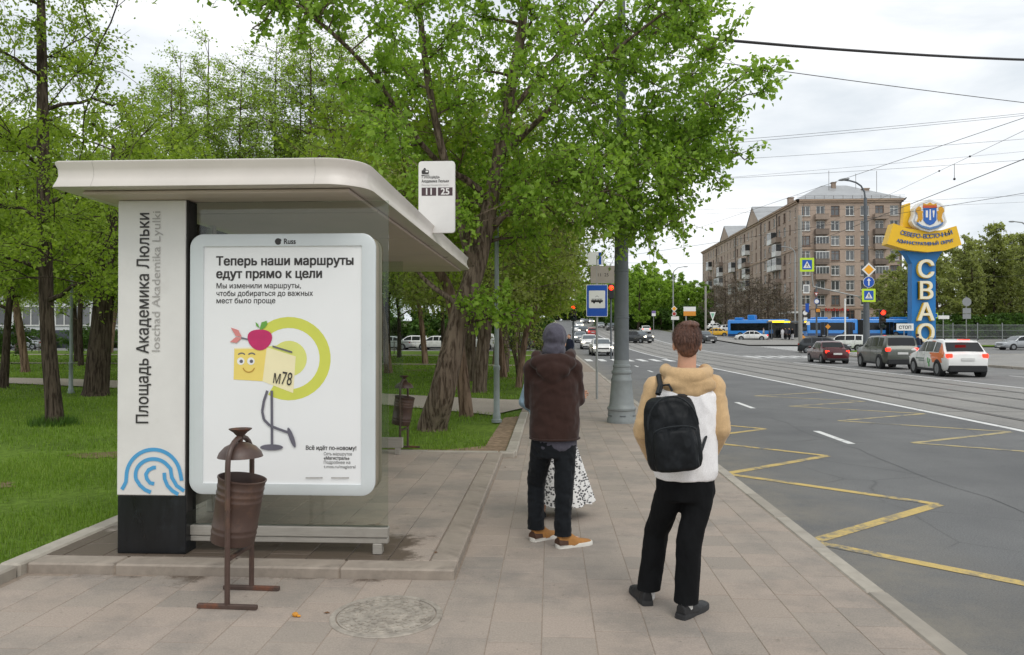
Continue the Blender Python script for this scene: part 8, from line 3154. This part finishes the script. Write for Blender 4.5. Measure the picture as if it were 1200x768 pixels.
for i in range(15):
    t_ = i / 14
    z = .98 - .84 * t_
    rr_ = .14 + .125 * t_ ** 1.1
    rows.append([((rr_ + .018 * t_ * math.sin(11 * a_) + .012 * t_ * math.sin(5 * a_ + 1)) * math.cos(a_) + .13 * t_, (rr_ * .85 + .018 * t_ * math.sin(9 * a_)) * math.sin(a_), z + .01 * math.sin(7 * a_) * t_) for a_ in [2 * math.pi * j / 72 for j in range(72)]])
b.loft(rows, False)
b.build('skirt', M_SKIRT, w, ang=80)
for sg in (-1, 1):
    shoe(w, Vector((sg * .078, -.03, 0)), R(10 * sg), M_SHOE, M_SOLE, .25, .07)

# ------------------------------------------------------------------ small far figures
def far_person(label, loc, top, legs, rz=0, h=1.72, hairm=None, group='people at the far bus stop', bag=None):
    t = thing('person', label, 'person', loc, rz, group)
    k = h / 1.75
    b_ = MB()
    head(b_, (0, .01 * k, 1.62 * k), (0, 1, 0), 1.05 * k)
    capsule(b_, (0, 0, 1.42 * k), (0, 0, 1.54 * k), .06 * k, .055 * k)
    ell_stack(b_, [(0, 0, .82 * k, .15 * k, .10 * k), (0, 0, .98 * k, .16 * k, .11 * k), (0, 0, 1.25 * k, .17 * k, .11 * k), (0, 0, 1.42 * k, .16 * k, .09 * k), (0, 0, 1.47 * k, .06 * k, .06 * k)], 16)
    for sg in (-1, 1):
        chain(b_, [(sg * .18 * k, 0, 1.39 * k), (sg * .23 * k, -.02, 1.1 * k), (sg * .2 * k, .1, .86 * k)], [.055 * k, .045 * k, .03 * k])
        hand(b_, (sg * .2 * k, .1, .86 * k), (0, .2, -1), (-sg, 0, 0), .4, k, 1)
        chain(b_, [(sg * .09 * k, 0, .85 * k), (sg * .1 * k, .03, .46 * k), (sg * .1 * k, -.01, .09 * k)], [.09 * k, .06 * k, .04 * k])
        capsule(b_, (sg * .1 * k, -.03, .045), (sg * .11 * k, .15, .04), .04 * k, .035 * k)
    fuse(b_, 'body', M_SKIN, t, .016, 2)
    b_ = MB()
    ell_stack(b_, [(0, 0, .84 * k, .19 * k, .14 * k), (0, 0, 1.0 * k, .19 * k, .14 * k), (0, 0, 1.25 * k, .20 * k, .14 * k), (0, 0, 1.42 * k, .17 * k, .11 * k), (0, 0, 1.5 * k, .08 * k, .08 * k)], 16)
    for sg in (-1, 1):
        chain(b_, [(sg * .17 * k, 0, 1.38 * k), (sg * .235 * k, -.02, 1.1 * k), (sg * .2 * k, .09, .90 * k)], [.08 * k, .066 * k, .055 * k])
    fuse(b_, 'jacket', top, t, .02, 3)
    b_ = MB()
    ell_stack(b_, [(0, 0, .78 * k, .16 * k, .12 * k), (0, 0, .92 * k, .165 * k, .12 * k)], 16)
    for sg in (-1, 1):
        chain(b_, [(sg * .09 * k, 0, .85 * k), (sg * .1 * k, .03, .46 * k), (sg * .1 * k, -.01, .13 * k)], [.11 * k, .085 * k, .07 * k])
    fuse(b_, 'trousers', legs, t, .02, 2)
    b_ = MB()
    b_.sphere((0, -.02, 1.66 * k), (.09 * k, .105 * k, .09 * k), 14, 8)
    b_.build('hair', hairm or M_HAIRD, t)
    b_ = MB()
    for sg in (-1, 1):
        b_.cbox(sg * .1 * k - .05, sg * .1 * k + .05, -.08, .2, 0, .09, .03)
    b_.build('shoes', M_SHOE, t)
    return t
M_PALEC = cloth_mat('pale_coat', '#c9c9cb')
M_BLUEC = cloth_mat('blue_coat', '#4a6f9c')
M_NAVY = cloth_mat('navy_jacket', '#1c2233')
M_OCHRE = cloth_mat('ochre_coat', '#c98a3e')
fz_ = lambda Y: gz(Y) + .03
for px, Y, top, leg, rz_, h, lab in ((895, 114, M_PALEC, M_NAVY, 1.2, 1.70, 'person in pale coat at the middle of the blue bus'),
                                  (904, 113, M_BLUEC, M_JEAN, -.6, 1.74, 'person in blue coat beside the bus front'),
                                  (917, 112, M_PALEC, M_PALEC, .4, 1.72, 'person all in white at the far bus stop'),
                                  (920.5, 112.5, M_GREYC, M_JEAN, 2.2, 1.76, 'person in grey right behind the one in white'),
                                  (925, 111, M_NAVY, M_BLACKC, 1.8, 1.78, 'person in dark clothes under the far shelter'),
                                  (928.5, 111.5, M_BLACKC, M_PALEC, -1.0, 1.70, 'rightmost waiting person, black jacket and pale trousers'),
                                  (941, 84, M_OCHRE, M_BLACKC, .3, 1.72, 'person in ochre top between the two sign poles')):
    far_person(lab, (XA(px, Y), Y, gz(Y) + (.03 if Y > 93 else -.12)), top, leg, rz_, h)
far_person('dark dressed person standing by the signal at the kerb, behind the hooded man', (XA(667, 40), 40, 0), M_NAVY, M_BLACKC, 2.6, 1.75, group='people on the pavement ahead')
far_person('person in grey half hidden beside the signal post', (XA(663, 43), 43, 0), M_GREYC, M_BLACKC, 3.0, 1.72, group='people on the pavement ahead')

# cyclist at the pylon
CYY = 50.
cq = Vector((XA(1076, CYY), CYY, .0))
bike = thing('bicycle', 'dark bicycle ridden in front of the pylon foot', 'bicycle', cq, R(75))
M_BIKE = pm('bike_frame_paint', '#2a2d33', .4, coat=.4, bm=0)
for x in (-.52, .52):
    b = MB().tube([(x + .33 * math.cos(2 * math.pi * j / 28), 0, .34 + .33 * math.sin(2 * math.pi * j / 28)) for j in range(29)], .02, 6, caps=False)
    wl = b.build('wheel', M_TYRE, bike)
    sp_ = MB()
    for k in range(10):
        a_ = math.pi * 2 * k / 10
        sp_.cyl((x, 0, .34), (x + .32 * math.cos(a_), 0, .34 + .32 * math.sin(a_)), .003, n=4)
    sp_.build('spokes', M_RIM, wl)
b = MB()
for a_, c_ in (((-.52, 0, .34), (-.05, 0, .30)), ((-.05, 0, .30), (-.18, 0, .84)), ((-.16, 0, .78), (.36, 0, .80)), ((-.05, 0, .30), (.38, 0, .70)), ((.36, 0, .88), (.52, 0, .34)), ((-.52, 0, .34), (-.16, 0, .78))):
    b.cyl(a_, c_, .018, n=8)
b.build('frame', M_BIKE, bike)
MB().cbox(-.32, -.06, -.07, .07, .86, .92, .03).build('saddle', M_BPLASTIC, bike)
MB().tube([(.30, -.28, 1.02), (.36, -.15, 1.05), (.34, 0, .98), (.36, .15, 1.05), (.30, .28, 1.02)], .014, 6).build('handlebar', M_BIKE, bike)
rider = thing('person', 'cyclist in dark jacket and blue jeans in front of the pylon foot', 'person', cq, R(75))
b = MB()
head(b, (.20, 0, 1.66), (1, 0, -.1), 1.05)
capsule(b, (.10, 0, 1.44), (.17, 0, 1.58), .06, .055)
chain(b, [(-.18, 0, .98), (-.06, 0, 1.2), (.09, 0, 1.42)], [(.15, .11), (.16, .11), (.15, .09)])
for sg in (-1, 1):
    chain(b, [(.09, sg * .18, 1.40), (.20, sg * .25, 1.2), (.30, sg * .25, 1.06)], [.055, .045, .032])
    hand(b, (.30, sg * .25, 1.06), (.3, 0, -.15), (0, 0, -1), .9, 1, sg)
    kn, fo = ((.22, sg * .11, .72), (.05, sg * .12, .22)) if sg > 0 else ((.20, sg * .11, .60), (-.10, sg * .12, .13))
    chain(b, [(-.16, sg * .09, .95), kn, fo], [.09, .06, .04])
    capsule(b, fo, (fo[0] + .16, fo[1], fo[2] - .06), .04, .035)
fuse(b, 'body', M_SKIN, rider, .014, 2)
b = MB()
chain(b, [(-.18, 0, 1.0), (-.06, 0, 1.2), (.08, 0, 1.42)], [(.18, .14), (.19, .14), (.17, .11)])
for sg in (-1, 1):
    chain(b, [(.08, sg * .17, 1.39), (.20, sg * .255, 1.2), (.28, sg * .25, 1.09)], [.08, .066, .055])
fuse(b, 'jacket', M_NAVY, rider, .018, 3)
b = MB()
capsule(b, (-.2, 0, .96), (-.12, 0, 1.02), (.17, .14), (.17, .14))
for sg in (-1, 1):
    kn, fo = ((.22, sg * .11, .72), (.05, sg * .12, .22)) if sg > 0 else ((.20, sg * .11, .60), (-.10, sg * .12, .13))
    chain(b, [(-.16, sg * .09, .95), kn, (fo[0], fo[1], fo[2] + .04)], [.11, .085, .065])
fuse(b, 'jeans', M_BLUEC, rider, .018, 2)
MB().sphere((.17, 0, 1.70), (.105, .09, .09), 14, 8).build('hair', M_HAIRD, rider)
